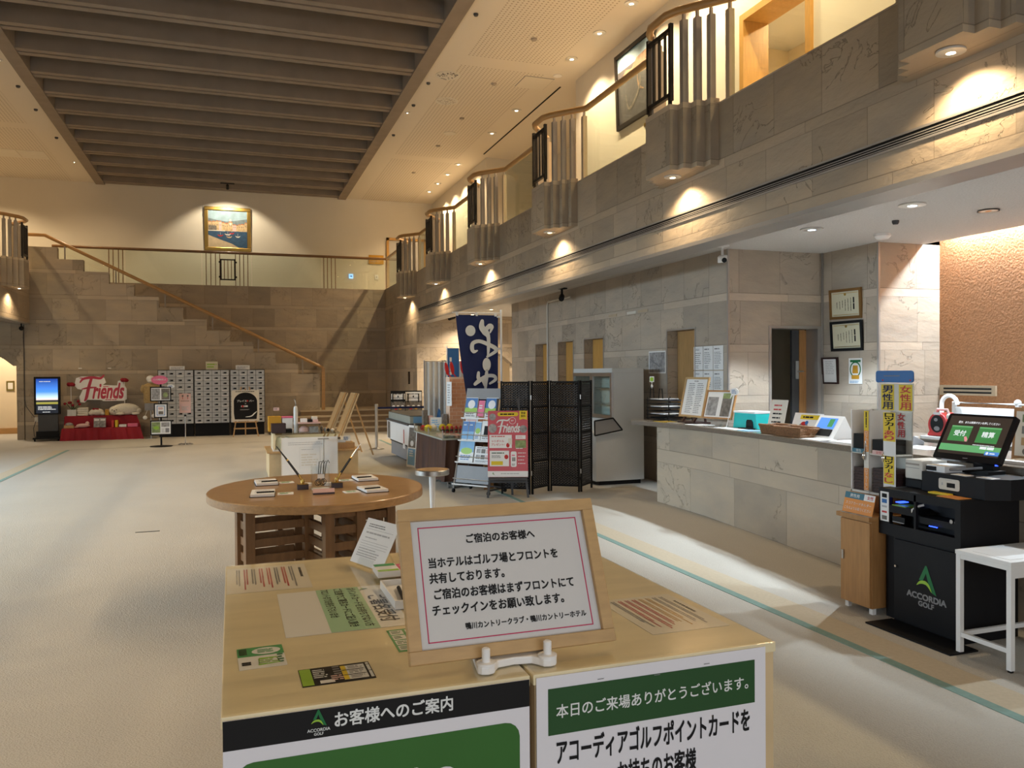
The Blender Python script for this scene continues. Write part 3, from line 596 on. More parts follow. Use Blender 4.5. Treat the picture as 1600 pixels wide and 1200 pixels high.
# ------------------------------------------------------------------ balcony railings
def gallery_rail(side, ys, y0, y1, name_label):
    X = FX if side > 0 else LX; xi = X + side * .06; T = thing('balcony_railing', name_label, 'railing', (xi, (y0 + y1) / 2, 4.28))
    path = [(xi, y0, 5.25)]
    for y in ys:
        path += [(xi, y - .74, 5.25), (X - side * .30, y - .30, 5.25), (X - side * .36, y - .16, 5.25), (X - side * .36, y + .16, 5.25), (X - side * .30, y + .30, 5.25), (xi, y + .74, 5.25)]
    path.append((xi, y1, 5.25)); path = [p for p in path if y0 <= p[1] <= y1]
    m = MB(); m.tube(path, .042, 'rail_wood', 10); m.build('handrail', T, world=True)
    for y in ys:
        for s in (-1, 1):
            for d, q in ((.05, .50), (.145, .40), (.24, .30), (-.06, .66)):
                if not (y0 < y + s * q < y1): continue
                m = MB(); x = X - side * d; zb = 4.32 if d > 0 else 4.28
                m.box(x - .032, y + s * q - .032, zb, x + .032, y + s * q + .032, 5.16, 'post_grey' if d > 0 else 'stair_tread'); m.box(x - .014, y + s * q - .014, 5.16, x + .014, y + s * q + .014, 5.23, 'post_grey'); m.build('post', T, world=True)
        m = MB(); x = X - side * .35
        for q in (-.23, .23): m.box(x - .02, y + q - .02, 4.36, x + .02, y + q + .02, 5.14, 'iron')
        for z in (4.40, 5.06): m.box(x - .02, y - .23, z, x + .02, y + .23, z + .04, 'iron')
        for q in (-.115, 0, .115): m.box(x - .012, y + q - .012, 4.42, x + .012, y + q + .012, 5.08, 'iron')
        for q in (-.21, .21): m.box(x - .015, y + q - .015, 4.32, x + .015, y + q + .015, 4.40, 'iron')
        m.build('iron_grille', T, world=True)
    cuts = [y0] + [v for y in ys for v in (y - .70, y + .70)] + [y1]
    for a, b in zip(cuts[::2], cuts[1::2]):
        if b - a > .3: m = MB(); m.box(xi - .006, a, 4.28, xi + .006, b, 5.21, 'glass'); m.build('glass_pane', T, world=True)
    return T
gallery_rail(1, [0.54] + BR, -2.0, 25.45, 'long glass balcony railing with wooden handrail along the right gallery')
gallery_rail(-1, BRL, -2.0, 23.3, 'glass balcony railing with wooden handrail along the left gallery')
T = thing('balcony_railing', 'straight glass railing with wooden handrail across the back gallery', 'railing', (0, 25.55, 4.27))
m = MB(); m.tube([(-4.7, 25.55, 5.25), (4.66, 25.55, 5.25)], .04, 'rail_dark', 10); m.build('handrail', T, world=True)
for a, b in ((-4.7, -2.86), (-2.86, -.8), (-.8, .6), (.6, 2.66), (2.66, 4.62)):
    m = MB(); m.box(a + .01, 25.56, 4.27, b - .01, 25.572, 5.21, 'glass'); m.build('glass_pane', T, world=True)
for x in (-3.27, -3.16, -3.02, -2.91, -.68, -.55, -.42, -.30, .14, .26, .37, .49, 2.72, 2.83, 2.95, 3.07):
    m = MB(); m.box(x - .011, 25.53, 4.27, x + .011, 25.552, 5.22, 'rail_dark'); m.build('bar', T, world=True)
m = MB()
for x in (-.29, .10): m.box(x, 25.48, 4.45, x + .04, 25.52, 5.05, 'iron')
for z in (4.43, 5.02): m.box(-.29, 25.48, z, .14, 25.52, z + .035, 'iron')
for x in (-.185, -.085, .015): m.box(x, 25.49, 4.45, x + .02, 25.51, 5.03, 'rail_dark')
for z in (4.50, 4.94):
    for x in (-.33, .13): m.box(x, 25.49, z, x + .05, 25.51, z + .05, 'iron')
m.build('iron_grille', T, world=True)
# stair handrail
T = thing('stair_handrail', 'sloping wooden stair handrail with an upright post at its foot', 'handrail', (2.45, 23.62, .6))
m = MB(); m.tube([(-5.0, 23.62, 5.24), (-4.5, 23.62, 5.24), (2.47, 23.62, 1.80)], .045, 'rail_wood', 10); m.build('handrail', T, world=True)
m = MB(); m.box(2.42, 23.57, .6, 2.51, 23.66, 1.80, 'rail_wood'); m.build('newel_post', T, world=True)
m = MB()
for k in range(6): m.box(1.9 - 1.19 * k - .015, 23.60, 1.92 + .597 * k - .30, 1.9 - 1.19 * k + .015, 23.64, 2.06 + .588 * k, 'post_grey')
m.build('bracket', T, world=True)
# gallery doorway, doors
T = thing('door_1', 'open wooden doorway to a lit room on the right gallery', 'doorway', (6.65, 8.62, 4.2)); T['kind'] = 'structure'
m = MB(); m.box(6.50, 9.24, 4.2, 6.9, 9.33, 6.38, 'door_orange'); m.box(6.50, 7.92, 4.2, 6.9, 8.01, 6.38, 'door_orange'); m.box(6.50, 8.011, 6.29, 6.9, 9.239, 6.38, 'door_orange'); m.build('frame', T, world=True)
T = thing('door_2', 'wooden framed glazed door at the far right corner of the back gallery', 'door', (5.65, 27.1, 4.2)); T['kind'] = 'structure'
m = MB(); m.box(4.96, 27.08, 4.2, 5.04, 27.16, 6.19, 'door_orange'); m.box(6.24, 27.08, 4.2, 6.32, 27.16, 6.19, 'door_orange'); m.box(4.96, 27.08, 6.11, 6.32, 27.16, 6.19, 'door_orange'); m.build('frame', T, world=True)
m = MB(); m.box(5.04, 27.12, 4.2, 6.24, 27.15, 6.11, 'metal_trim'); m.build('pane', T, world=True)
for i, (a, b) in enumerate(doors):
    T = thing('door_%d' % (i + 3), ['staff door opening farthest along the stone wall', 'staff door opening second along the stone wall', 'staff door opening with a lit gap above the white refrigerator', 'tall door opening beside the wall papers behind the counter'][i], 'door', (DX + .3, (a + b) / 2, 0)); T['kind'] = 'structure'
    m = MB(); c = b + (a - b) * (.42 if i == 2 else 0)
    m.box(DX + .16, c + .006, 0, DX + .20, a - .006, DT - .005, 'door_orange' if i < 3 else 'door_wood'); m.build('leaf', T, world=True)
    m = MB(); e = .02
    m.box(DX - .008, b - e, 0, DX - .001, b + .004, DT + e, 'metal_trim'); m.box(DX - .008, a - .004, 0, DX - .001, a + e, DT + e, 'metal_trim'); m.box(DX - .008, b + .005, DT - .004, DX - .001, a - .005, DT + e, 'metal_trim'); m.build('frame', T, world=True)
T = thing('door_7', 'dark open doorway behind the front desk with the door leaf swung in', 'doorway', (6.92, 8.8, 0)); T['kind'] = 'structure'
m = MB(); m.box(6.515, 8.722, 0, 6.548, 8.95, 2.19, 'metal_trim'); m.box(7.27, 8.722, 0, 7.33, 8.95, 2.19, 'metal_trim'); m.box(6.549, 8.722, 2.158, 7.269, 8.95, 2.19, 'metal_trim'); m.build('frame', T, world=True)
m = MB(); m.box(6.56, 9.5, 0, 7.04, 9.54, 2.16, 'door_dark'); m.build('inner_panel', T, world=True)
m = MB(); m.box(7.16, 8.95, 0, 7.27, 9.0, 2.15, 'cabinet_wood'); m.box(7.05, 8.96, 0, 7.16, 9.0, 2.15, 'dark_grey'); m.build('leaf', T, world=True)
m = MB(); m.box(7.09, 8.935, 1.5, 7.14, 8.96, 1.74, 'steel'); m.tube([(7.12, 8.94, 1.6), (7.12, 8.90, 1.6), (7.19, 8.90, 1.6)], .01, 'steel'); m.build('handle', T, world=True)
# ================================================================== signs and sheets: shared pieces
def logo(m, cx, cy, s, words=True, ink='white_ink'):
    """green peak with a lime hill, and its lettering, s = width of the peak"""
    P = lambda q: [(cx + x * s, cy + y * s) for x, y in q]
    m.poly(P([(-.04, .56), (.03, .56), (.53, -.58), (.29, -.50), (.13, -.20), (-.01, .24), (-.17, -.10), (-.37, -.10)]), 'green_logo', .0013)
    m.stroke(P([(-.48, -.33), (-.30, -.19), (-.05, -.15), (.13, -.24), (.29, -.47)]), [.02 * s, .12 * s, .15 * s, .12 * s, .02 * s], 'lime', .0016)
    if words:
        m.text('ACCORDIA', cx, cy - .80 * s, ink, w=1.5 * s, h=.20 * s, bold=.015); m.text('GOLF', cx, cy - 1.07 * s, ink, w=.62 * s, h=.18 * s, bold=.015)
def box_at(name, label, cat, x0, y0, z0, x1, y1, z1, k, group=None, bevel=.002):
    c = ((x0 + x1) / 2, (y0 + y1) / 2, z0); m = MB(); m.box(x0, y0, z0, x1, y1, z1, k); return single(m, name, label, cat, c, group, bevel)

# ================================================================== foreground counter, two wooden units
CX = (-0.025, 0.553, 0.560, 1.135); CY = (1.50, 2.69)
for i in range(2):
    x0, x1 = CX[2 * i], CX[2 * i + 1]
    t = thing('counter_unit', ['left one of the two plywood counter units nearest the camera', 'right one of the two plywood counter units nearest the camera'][i], 'counter', ((x0 + x1) / 2, 2.1, 0), 0, 'plywood counter units')
    m = MB(); m.box(x0 + .004, CY[0] + .004, .03, x1 - .004, CY[1] - .004, .978, 'ply_edge'); m.box(x0 + .03, CY[0] + .04, 0, x1 - .03, CY[1] - .04, .03, 'black'); m.build('body', t, world=True)
    m = MB(); m.box(x0, CY[0], .978, x1, CY[1], 1.0, 'plywood'); m.build('top', t, world=True, bevel=.002)
    m = MB(); m.add([(x0 + .003, CY[0] + .003, 1.0028), (x1 - .003, CY[0] + .003, 1.0028), (x1 - .003, CY[1] - .003, 1.0028), (x0 + .003, CY[1] - .003, 1.0028)], [(0, 1, 2, 3)], 'vinyl'); m.build('clear_vinyl_cover', t, world=True)
def front(m, x, z): return m.frame((x, 1.4985, z), (1, 0, 0), (0, 0, 1))
m = front(MB(), .264, .57); W2 = .572
m.box(-W2 / 2, -.42, 0, W2 / 2, .424, .002, 'poster_white'); m.rect(0, .3975, W2, .053, 'black', .0026)
m.rrect(0, .02, .53, .65, .03, 'green', .0026); m.text('お客様へのご案内', .018, .400, 'white_ink', w=.222, h=.028, z=.0032, bold=.016)
m.text('避難等の', .018, .258, 'white_ink', w=.235, h=.056, z=.0032, bold=.02); m.frame((.264, 1.4960, .57)); logo(m, -.122, .408, .027)
single(m, 'poster', 'white poster with black heading and green panel on the left counter front', 'poster', (.264, 1.4985, .15))
m = front(MB(), .835, .57); W2 = .54
m.box(-W2 / 2, -.42, 0, W2 / 2, .424, .002, 'poster_white'); m.rect(-.002, .352, .487, .094, 'green_dark', .0026)
m.text('本日のご来場ありがとうございます。', -.002, .352, 'white_ink', w=.452, h=.028, z=.0032, bold=.010)
m.text('アコーディアゴルフポイントカードを', .0, .270, 'ink', w=.455, h=.050, z=.0032, bold=.018); m.text('お持ちのお客様', .0, .204, 'ink', w=.185, h=.050, z=.0032, bold=.018)
m.lines(0, -.1, .4, .4, 8, 'ink_grey', z=.0032, fill=.45)
for x in (-.13, 0.0, .12): m.rect(x, .405 if x else .397, .014, .0016, 'ink_grey', .0032)
single(m, 'poster', 'white poster with dark green band on the right counter front', 'poster', (.835, 1.4985, .15))
# sheets lying under the vinyl of the counter top; board frames: x right, y away from the camera
def flat(x, y, deg=0, z=1.0004): a = R(deg); return MB().frame((x, y, z), (math.cos(a), math.sin(a), 0), (-math.sin(a), math.cos(a), 0))
def sheet(m, w, h, k): m.box(-w / 2, -h / 2, 0, w / 2, h / 2, .0006, k); return m
m = sheet(flat(.095, 2.49), .23, .30, 'paper_warm'); m.lines(.096, .03, .010, .14, 1, 'ink', vertical=True, dash=(.6, 1.0), fill=.75)
for k, c in enumerate(('ink_grey', 'ink_red', 'ink_grey', 'ink_red', 'ink_red', 'ink_grey', 'ink_red', 'ink_grey')): m.lines(.07 - .022 * k, 0, .014, .25, 2, c, vertical=True, ragged=.3, dash=(.6, 1.0), fill=.62)
single(m, 'notice_sheet', 'notice with red and grey small print at the far left corner of the counter', 'notice', (.095, 2.49, 1.0))
m = sheet(flat(.255, 2.10), .29, .39, 'paper'); m.rect(.015, 0, .115, .39, 'mint')
m.frame((.255, 2.10, 1.0004), (0, -1, 0), (1, 0, 0))   # read from the left side
m.text('ご署名受付', .03, .105, 'ink', w=.24, h=.046, bold=.010)
for k, s in enumerate(('ポイントカードをお持ちでない方', 'ご自身でご署名カードにご記入頂き', 'フロントまでお持ち下さいませ')): m.text(s, (-.005, -.01, -.055)[k], .052 - .036 * k, 'ink', w=(.36, .355, .27)[k], h=.024, bold=.006)
logo(m, -.165, .085, .022, words=False)
single(m, 'notice_sheet', 'large white and mint sign-in sheet lying in the middle of the left counter', 'notice', (.255, 2.10, 1.0))
m = sheet(flat(.053, 1.795, 2), .095, .135, 'paper'); m.rect(0, .038, .095, .058, 'green_paper'); m.ring(.012, .036, .030, .022, 'paper', .0014, 18); m.lines(.012, .036, .036, .026, 3, 'green_paper', .0018)
m.rect(-.036, .04, .016, .04, 'green_dark', .0016); m.lines(-.030, -.035, .022, .022, 2, 'ink', fill=.8); m.tube([(-.005, -.01, .0012), (.03, -.012, .0012), (.034, -.045, .0012), (-.008, -.05, .0012)], .0012, 'lime', 5, True); m.lines(.012, -.03, .04, .04, 4, 'lime'); m.lines(.038, -.02, .012, .06, 4, 'green_logo')
single(m, 'flyer', 'small white and green flyer with a speech bubble on the counter near its left edge', 'flyer', (.053, 1.795, 1.0))
m = sheet(flat(.192, 1.64, 1), .142, .096, 'ink'); m.rect(-.059, 0, .022, .09, 'lime'); m.lines(-.030, .012, .03, .05, 5, 'white_ink'); m.rect(-.022, -.034, .028, .016, 'paper'); m.lines(.004, .02, .018, .05, 4, 'mid_grey'); m.lines(.002, -.02, .03, .03, 3, 'pale_pink')
for k in range(3): m.rect(.035, .027 - .027 * k, .048, .023, 'paper'); m.rect(.016, .027 - .027 * k, .010, .023, 'yellow', .0013); m.lines(.04, .027 - .027 * k, .03, .016, 2, 'ink_grey', .0014)
m.lines(.066, 0, .012, .085, 1, 'white_ink', vertical=True); m.lines(.057, 0, .006, .07, 1, 'white_ink', vertical=True)
single(m, 'flyer', 'black flyer with yellow and white panels near the front of the left counter', 'flyer', (.192, 1.64, 1.0))
m = sheet(flat(.372, 1.80), .075, .155, 'green_paper')
for x in (-.018, .018):
    for k in range(4): m.rect(x, .054 - .036 * k, .030, .030, 'paper'); m.lines(x, .054 - .036 * k, .024, .02, 2, 'green_logo', .0014)
single(m, 'flyer', 'green table chart half hidden behind the framed sign on the counter', 'flyer', (.372, 1.80, 1.0))
m = sheet(flat(1.005, 1.78), .205, .29, 'paper_warm'); m.lines(.084, .02, .009, .12, 1, 'ink', vertical=True, dash=(.6, 1.0), fill=.75)
for k, c in enumerate(('ink_grey', 'ink_grey', 'mustard', 'mustard', 'ink_red', 'ink_red', 'ink_red', 'ink_grey')): m.lines(.066 - .020 * k, 0, .013, .245, 2, c, vertical=True, dash=(.6, 1.0), fill=.62)
single(m, 'notice_sheet', 'pale yellowish notice with red and grey print on the right counter top', 'notice', (1.005, 1.78, 1.0))
# framed A3 sign on its white stand
t = thing('framed_sign', 'framed sign with red border and black lettering on the white stand', 'framed sign', (.55, 1.57, 1.022))
u = (1, .0, .0); v = (0, .128, .288)
SW = .448; SH = .315; o0 = (.55, 1.57 + .064, 1.022 + .144)
m = MB().frame(o0, u, v)
for x0, y0, x1, y1 in ((-SW / 2, -SH / 2, SW / 2, -SH / 2 + .026), (-SW / 2, SH / 2 - .026, SW / 2, SH / 2), (-SW / 2, -SH / 2 + .026, -SW / 2 + .026, SH / 2 - .026), (SW / 2 - .026, -SH / 2 + .026, SW / 2, SH / 2 - .026)): m.box(x0, y0, -.012, x1, y1, .010, 'frame_wood')
m.build('wooden_frame', t, world=True, bevel=.0015)
m = MB().frame(o0, u, v); m.box(-SW / 2 + .024, -SH / 2 + .024, -.010, SW / 2 - .024, SH / 2 - .024, -.002, 'paper_sign')
a, b = .182, .1185
for x0, y0, x1, y1 in ((-a, -b, a, -b + .0022), (-a, b - .0022, a, b), (-a, -b, -a + .0022, b), (a - .0022, -b, a, b)): m.box(x0, y0, -.002, x1, y1, -.0012, 'red_line')
for s, cx, cy, w, h in (('ご宿泊のお客様へ', .0, .088, .156, .0195), ('当ホテルはゴルフ場とフロントを', -.020, .042, .290, .021), ('共有しております。', -.085, .010, .163, .021), ('ご宿泊のお客様はまずフロントにて', -.004, -.023, .312, .021), ('チェックインをお願い致します。', -.022, -.055, .290, .021), ('鴨川カントリークラブ・鴨川カントリーホテル', .034, -.092, .270, .0135)): m.text(s, cx, cy, 'ink', w=w, h=h, z=-.0012, bold=.022)
m.build('printed_sheet', t, world=True)
m = MB().frame(o0, u, v); m.add([(-SW / 2 + .026, -SH / 2 + .026, .002), (SW / 2 - .026, -SH / 2 + .026, .002), (SW / 2 - .026, SH / 2 - .026, .002), (-SW / 2 + .026, SH / 2 - .026, .002)], [(0, 1, 2, 3)], 'acrylic'); m.build('acrylic_cover', t, world=True)
t = thing('sign_stand', 'white plastic two-post stand holding the framed sign', 'stand', (.54, 1.59, 1.0028))
m = MB(); pl = [(-.085, -.055), (-.079, -.064), (-.066, -.068), (-.052, -.064), (-.046, -.052), (-.036, -.038), (0, -.032), (.036, -.038), (.046, -.052), (.052, -.064), (.066, -.068), (.079, -.064), (.085, -.055), (.08, -.02), (.06, .10), (-.06, .10), (-.08, -.02)]
m.prism(pl, 0, .016, 'white'); m.build('base', t, bevel=.003)
for x in (-.066, .066):
    m = MB(); m.lathe([(.0195, .016), (.0195, .021), (.0085, .022), (.0085, .047), (.006, .049)], 'white', 18, (x, -.05, 0)); m.build('peg', t)
m = MB(); m.bar((0, .03, .01), (0, .12, .2), .06, .006, 'white', up=(0, 1, 0)); m.build('back_support', t)
# upright form in an acrylic holder
t = thing('form_holder', 'printed form leaning in a clear acrylic holder at the far edge of the counter', 'form holder', (.42, 2.52, 1.003))
u = (.069, -.175, 0); v = (.065, .026, .130)
fo = Vector((.3815, 2.4925, 1.010)) + Vector(v).normalized() * .074
m = MB().frame(fo, u, v); m.box(-.094, -.073, 0, .094, .073, .0015, 'paper'); m.lines(-.02, .052, .10, .014, 2, 'ink_grey', .0022, fill=.4); m.lines(.0, .028, .14, .010, 1, 'ink_pale', .0022); m.lines(-.03, .012, .07, .006, 1, 'ink_pale', .0022)
for y in (.040, .0, -.008, -.016): m.rect(0, y, .155, .0007, 'ink_grey', .0022)
for y in (-.024, -.032, -.040, -.047): m.lines(-.01, y, .13, .0045, 1, 'ink_pale', .0022, fill=.7)
m.build('form_sheet', t, world=True)
m = MB().frame(fo, u, v); m.box(-.096, -.075, -.004, .096, .068, -.001, 'acrylic'); m.box(-.042, -.077, .004, .042, -.052, .006, 'acrylic'); m.box(-.042, -.078, -.004, .042, -.0755, .006, 'acrylic'); m.build('acrylic_back', t, world=True)
m = MB(); m.tube([(.43, 2.50, 1.10), (.475, 2.52, 1.006)], .003, 'acrylic'); m.tube([(.455, 2.44, 1.10), (.495, 2.45, 1.006)], .003, 'acrylic'); m.build('prop', t, world=True)
t = thing('pamphlet_box', 'shallow box of green and pink pamphlets beside the form holder', 'pamphlets', (.46, 2.36, 1.003))
m = MB(); m.box(-.075, -.055, 0, .10, .055, .012, 'acrylic'); m.build('tray', t)
m = MB(); m.box(-.07, -.05, .013, -.005, .05, .030, 'paper'); m.rect(-.038, .032, .06, .028, 'green_paper', .0305); m.rect(-.038, -.035, .06, .02, 'lime', .0305); m.ring(-.04, .0, .02, .014, 'white_ink', .0305, 14); m.build('green_pamphlets', t)
m = MB(); m.box(.0, -.05, .013, .095, .05, .026, 'pink'); m.lines(.045, 0, .08, .07, 4, 'white_ink', .0268); m.build('pink_pamphlets', t)
t = thing('pen_tray', 'small pale tray of pens beside the framed sign', 'pen tray', (.425, 2.13, 1.003))
m = MB(); m.box(-.04, -.10, 0, .06, .12, .006, 'white'); m.box(-.04, -.10, .006, -.036, .12, .022, 'white'); m.box(.056, -.10, .006, .06, .12, .022, 'white'); m.box(-.036, -.10, .006, .056, -.096, .022, 'white'); m.box(-.036, .116, .006, .056, .12, .022, 'white'); m.build('tray', t)
for i, (x, k) in enumerate(((-.012, 'black'), (.012, 'white'), (.035, 'black'))):
    m = MB(); m.tube([(x, -.085, .013), (x + .012, .06, .013)], .0055, k, 8); m.tube([(x + .012, .06, .013), (x + .0135, .078, .013)], .0055, 'ink' if k == 'white' else 'white', 8, r2=.0015); m.build('pen', t)

# ================================================================== round writing table
t = thing('round_table', 'round oak writing table on a slatted cross-shaped base', 'table', (.60, 6.24, 0), R(14))
m = MB(); m.lathe([(.775, .69), (.785, .695), (.785, .745), (.780, .75)], 'oak', 72, sx=1, sy=1.12); PMt = parent_matrix(t)
m.v = [Matrix.Rotation(R(-14), 4, 'Z') @ p for p in m.v]; m.build('tabletop', t)
Lh, wd = .54, .115
outline = [(-Lh, -wd), (-wd, -wd), (-wd, -Lh), (wd, -Lh), (wd, -wd), (Lh, -wd), (Lh, wd), (wd, wd), (wd, Lh), (-wd, Lh), (-wd, wd), (-Lh, wd)]
for x, y in outline:
    m = MB(); m.box(x - .033, y - .033, 0, x + .033, y + .033, .69, 'oak_leg'); m.build('post', t)
for i in range(12):
    a = outline[i]; b = outline[(i + 1) % 12]; m = MB(); d = (Vector(b) - Vector(a)).normalized() * .033
    for k in range(6): m.bar((a[0] + d.x, a[1] + d.y, .03 + .115 * k + .03), (b[0] - d.x, b[1] - d.y, .03 + .115 * k + .03), .022, .058, 'oak_leg')
    m.build('slatted_side', t)
def pad(x, y, deg, card, label):
    t = thing('memo_pad', label, 'memo pad', (x, y, .75), R(deg), 'memo pads on the round table')
    m = MB(); m.box(-.085, -.13, 0, .085, .13, .004, 'black'); m.build('backing', t)
    m = MB(); m.box(-.08, -.125, .004, .08, .125, .022, 'paper'); m.lines(0, .02, .11, .14, 5, 'ink_grey', .0228, fill=.2); m.build('paper_block', t)
    s = 1 if card > 0 else -1
    m = MB(); m.tube([(s * .02 - .06, -.075, .028), (s * .02 + .06, -.06, .028)], .005, 'black', 8); m.build('pen', t)
    m = MB(); m.box(s * .10 - .0, -.05, 0, s * .21, .05, .004, 'white'); m.lines(s * .155, 0, .08, .07, 3, 'green_paper', .0048); m.build('card', t)
pad(.245, 6.61, 2, 1, 'memo pad at the back left of the round table'); pad(.20, 6.01, -4, 1, 'memo pad at the front left of the round table')
pad(1.01, 6.58, 4, -1, 'memo pad at the back right of the round table'); pad(.965, 5.93, 8, -1, 'memo pad at the front right of the round table')
for x, s, lab in ((.49, -1, 'desk pen leaning left in its block, left of the clear box'), (.74, 1, 'desk pen leaning right in its block, right of the clear box')):
    t = thing('desk_pen', lab, 'desk pen', (x, 6.19, .75), 0, 'desk pens on the round table')
    m = MB(); m.box(-.04, -.035, 0, .04, .035, .038, 'brown_box'); m.box(-.038, -.033, .038, .038, .033, .041, 'gold'); m.build('base', t, bevel=.002)
    m = MB(); m.lathe([(.012, .041), (.016, .06), (.012, .075)], 'gold', 14); m.tube([(0, 0, .06), (s * .03, 0, .11)], .009, 'gold', 10); m.build('socket', t)
    m = MB(); m.tube([(s * .025, 0, .10), (s * .105, .01, .215)], .009, 'black_gloss', 10, r2=.008); m.tube([(s * .105, .01, .215), (s * .112, .011, .225)], .0085, 'gold', 10); m.tube([(s * .112, .011, .225), (s * .185, .02, .325)], .007, 'black_gloss' if s < 0 else 'chrome', 10, r2=.003); m.build('pen', t)
t = thing('clear_holder', 'clear acrylic box holding reading glasses on the round table', 'holder', (.615, 6.16, .75))
m = MB()
for a in ((-.065, -.05, -.062, .05), (.062, -.05, .065, .05), (-.062, -.05, .062, -.047), (-.062, .047, .062, .05)): m.box(a[0], a[1], .002, a[2], a[3], .17, 'acrylic')
m.box(-.065, -.05, 0, .065, .05, .004, 'white'); m.build('box', t)
for k in range(2):
    m = MB(); x = -.015 + .035 * k
    for q in (-.022, .022): m.tube([(x + q * .3 + .019 * math.cos(a * .524), q, .05 + .022 * math.sin(a * .524)) for a in range(12)], .0022, 'black', 6, True)
    m.tube([(x, -.04, .05), (x + .02, -.035, .19), (x + .035, -.03, .215), (x + .045, -.03, .195)], .003, 'black', 6); m.tube([(x, .04, .05), (x + .012, .035, .2), (x + .03, .03, .20)], .003, 'black', 6); m.build('reading_glasses', t)
m = MB(); m.rect(0, 0, .05, .03, 'paper', 0); m.v = [Vector((p.x, -.0505, .1 + p.y)) for p in m.v]; m.build('label', t)
t = thing('table_sign', 'low dark wooden nameplate at the front of the clear holder', 'nameplate', (.61, 5.88, .75))
m = MB(); m.box(-.075, -.022, 0, .075, .022, .012, 'brown_box'); m.build('base', t); m = MB(); m.frame((0, -.010, .012), (1, 0, 0), (0, .5, 1)); m.box(-.075, 0, -.004, .075, .03, .002, 'pale_pink'); m.build('plate', t)
for i, (x, y) in enumerate(((.53, 6.36), (.70, 6.33))): box_at('card_holder', ['small white card stand behind the left desk pen', 'small white card stand behind the right desk pen'][i], 'card stand', x - .035, y - .03, .75, x + .035, y + .03, .772, 'white', 'card stands')
# ================================================================== low goods table with the white sign board
t = thing('display_plinth', 'low pale wooden goods table in the middle of the hall', 'display table', (1.2, 13.4, 0))
m = MB(); m.box(.53, 13.05, 0, 1.90, 14.15, .385, 'ply_edge'); m.build('body', t, world=True, bevel=.004)
m = MB(); m.box(.50, 13.02, .385, 1.93, 14.18, .41, 'beech'); m.build('top', t, world=True, bevel=.003)
t = thing('display_case', 'glass topped white case standing on the low goods table', 'display case', (1.05, 13.45, .41))
m = MB(); m.box(.60, 13.12, .41, 1.58, 13.9, .435, 'offwhite'); m.box(.60, 13.12, .435, .63, 13.9, .68, 'plywood'); m.build('box', t, world=True)
m = MB(); m.box(.64, 13.12, .435, 1.58, 13.13, .665, 'glass'); m.box(.62, 13.10, .665, 1.62, 13.92, .685, 'glass'); m.build('glass', t, world=True)
for i in range(2):
    m = MB(); m.lathe([(.05, 0), (.055, .02), (.05, .14), (.03, .17), (.035, .19)], 'white', 16); m.ring(0, 0, .03, .03, 'ink', .191, 12); single(m, 'wrapped_cup', ['white wrapped cup inside the case, left one', 'white wrapped cup inside the case, right one'][i], 'cup', (0, 0, 0), 'wrapped cups in the case').location = (.69 + .12 * i, 13.22, .435)
t = thing('white_board', 'large plain white board with a printed layout against the goods table', 'sign board', (1.13, 12.96, .02))
m = MB().frame((1.135, 12.93, .33), (1, 0, 0), (0, .05, 1)); m.box(-.42, -.30, 0, .42, .30, .012, 'white'); m.rect(.0, -.02, .30, .33, 'paper', .0128)
for y in (.22, .19): m.lines(-.05, y, .55, .016, 1, 'ink_pale', .0134)
m.lines(.0, .11, .26, .03, 1, 'ink_pale', .0136, fill=.25); m.lines(.0, -.05, .26, .2, 5, 'offwhite', .0136); m.rect(.155, -.02, .002, .33, 'ink_pale', .0136); m.rect(-.155, -.02, .002, .33, 'ink_pale', .0136); m.rect(0, .145, .31, .002, 'ink_pale', .0136)
m.build('panel', t, world=True); m = MB().frame((1.135, 12.93, .33), (1, 0, 0), (0, .05, 1)); m.box(-.43, -.305, -.01, -.42, .305, .014, 'paper_warm'); m.box(.42, -.305, -.01, .43, .305, .014, 'paper_warm'); m.build('edge', t, world=True)
t = thing('shelf_bracket', 'white upright pole with a small grey shelf plate before the white board', 'stand', (1.335, 12.85, 0))
m = MB(); m.tube([(0, 0, .05), (0, 0, .60)], .012, 'chrome', 10); m.lathe([(.07, 0), (.06, .02), (.015, .05)], 'white', 18); m.build('pole', t); m = MB(); m.box(-.08, -.05, .60, .08, .05, .612, 'mid_grey'); m.build('plate', t)
def gift(name, label, x0, x1, z0, z1, k, y=13.35, d=.22, group=None): return box_at(name, label, 'box', x0, y - d / 2, z0, x1, y + d / 2, z1, k, group, .004)
gift('gift_box', 'dark brown box at the left end of the goods table', .58, .80, .685, .835, 'brown_box'); gift('gift_box', 'mustard yellow box behind the dark brown box', .55, .75, .685, .93, 'mustard', 13.75)
t = thing('gift_box', 'pale box with a pink lid beside the yellow box', 'box', (.848, 13.72, .685)); m = MB(); m.box(-.082, -.11, 0, .082, .11, .215, 'white'); m.build('body', t); m = MB(); m.box(-.085, -.113, .2155, .085, .113, .24, 'pink'); m.build('lid', t)
gift('gift_box', 'small dark box low beside the dark brown one', .81, .90, .685, .74, 'black', 13.42)
t = thing('bottle', 'tall clear slender bottle with a curled neck on the goods table', 'bottle', (.955, 13.3, .685)); m = MB(); m.lathe([(.03, 0), (.033, .01), (.033, .36), (.028, .40), (.016, .42)], 'white_cloth', 18); m.build('body', t); m = MB(); m.tube([(0, 0, .42), (.004, 0, .46), (-.006, 0, .50), (-.02, 0, .53)], .009, 'chrome'); m.build('neck', t)
t = thing('clear_case', 'clear lidded case of pink sweets at the middle of the goods table', 'case', (1.16, 13.3, .685))
m = MB()
for a in ((-.17, -.09, -.165, .09), (.165, -.09, .17, .09), (-.165, -.09, .165, -.085), (-.165, .085, .165, .09)): m.box(a[0], a[1], .002, a[2], a[3], .14, 'acrylic')
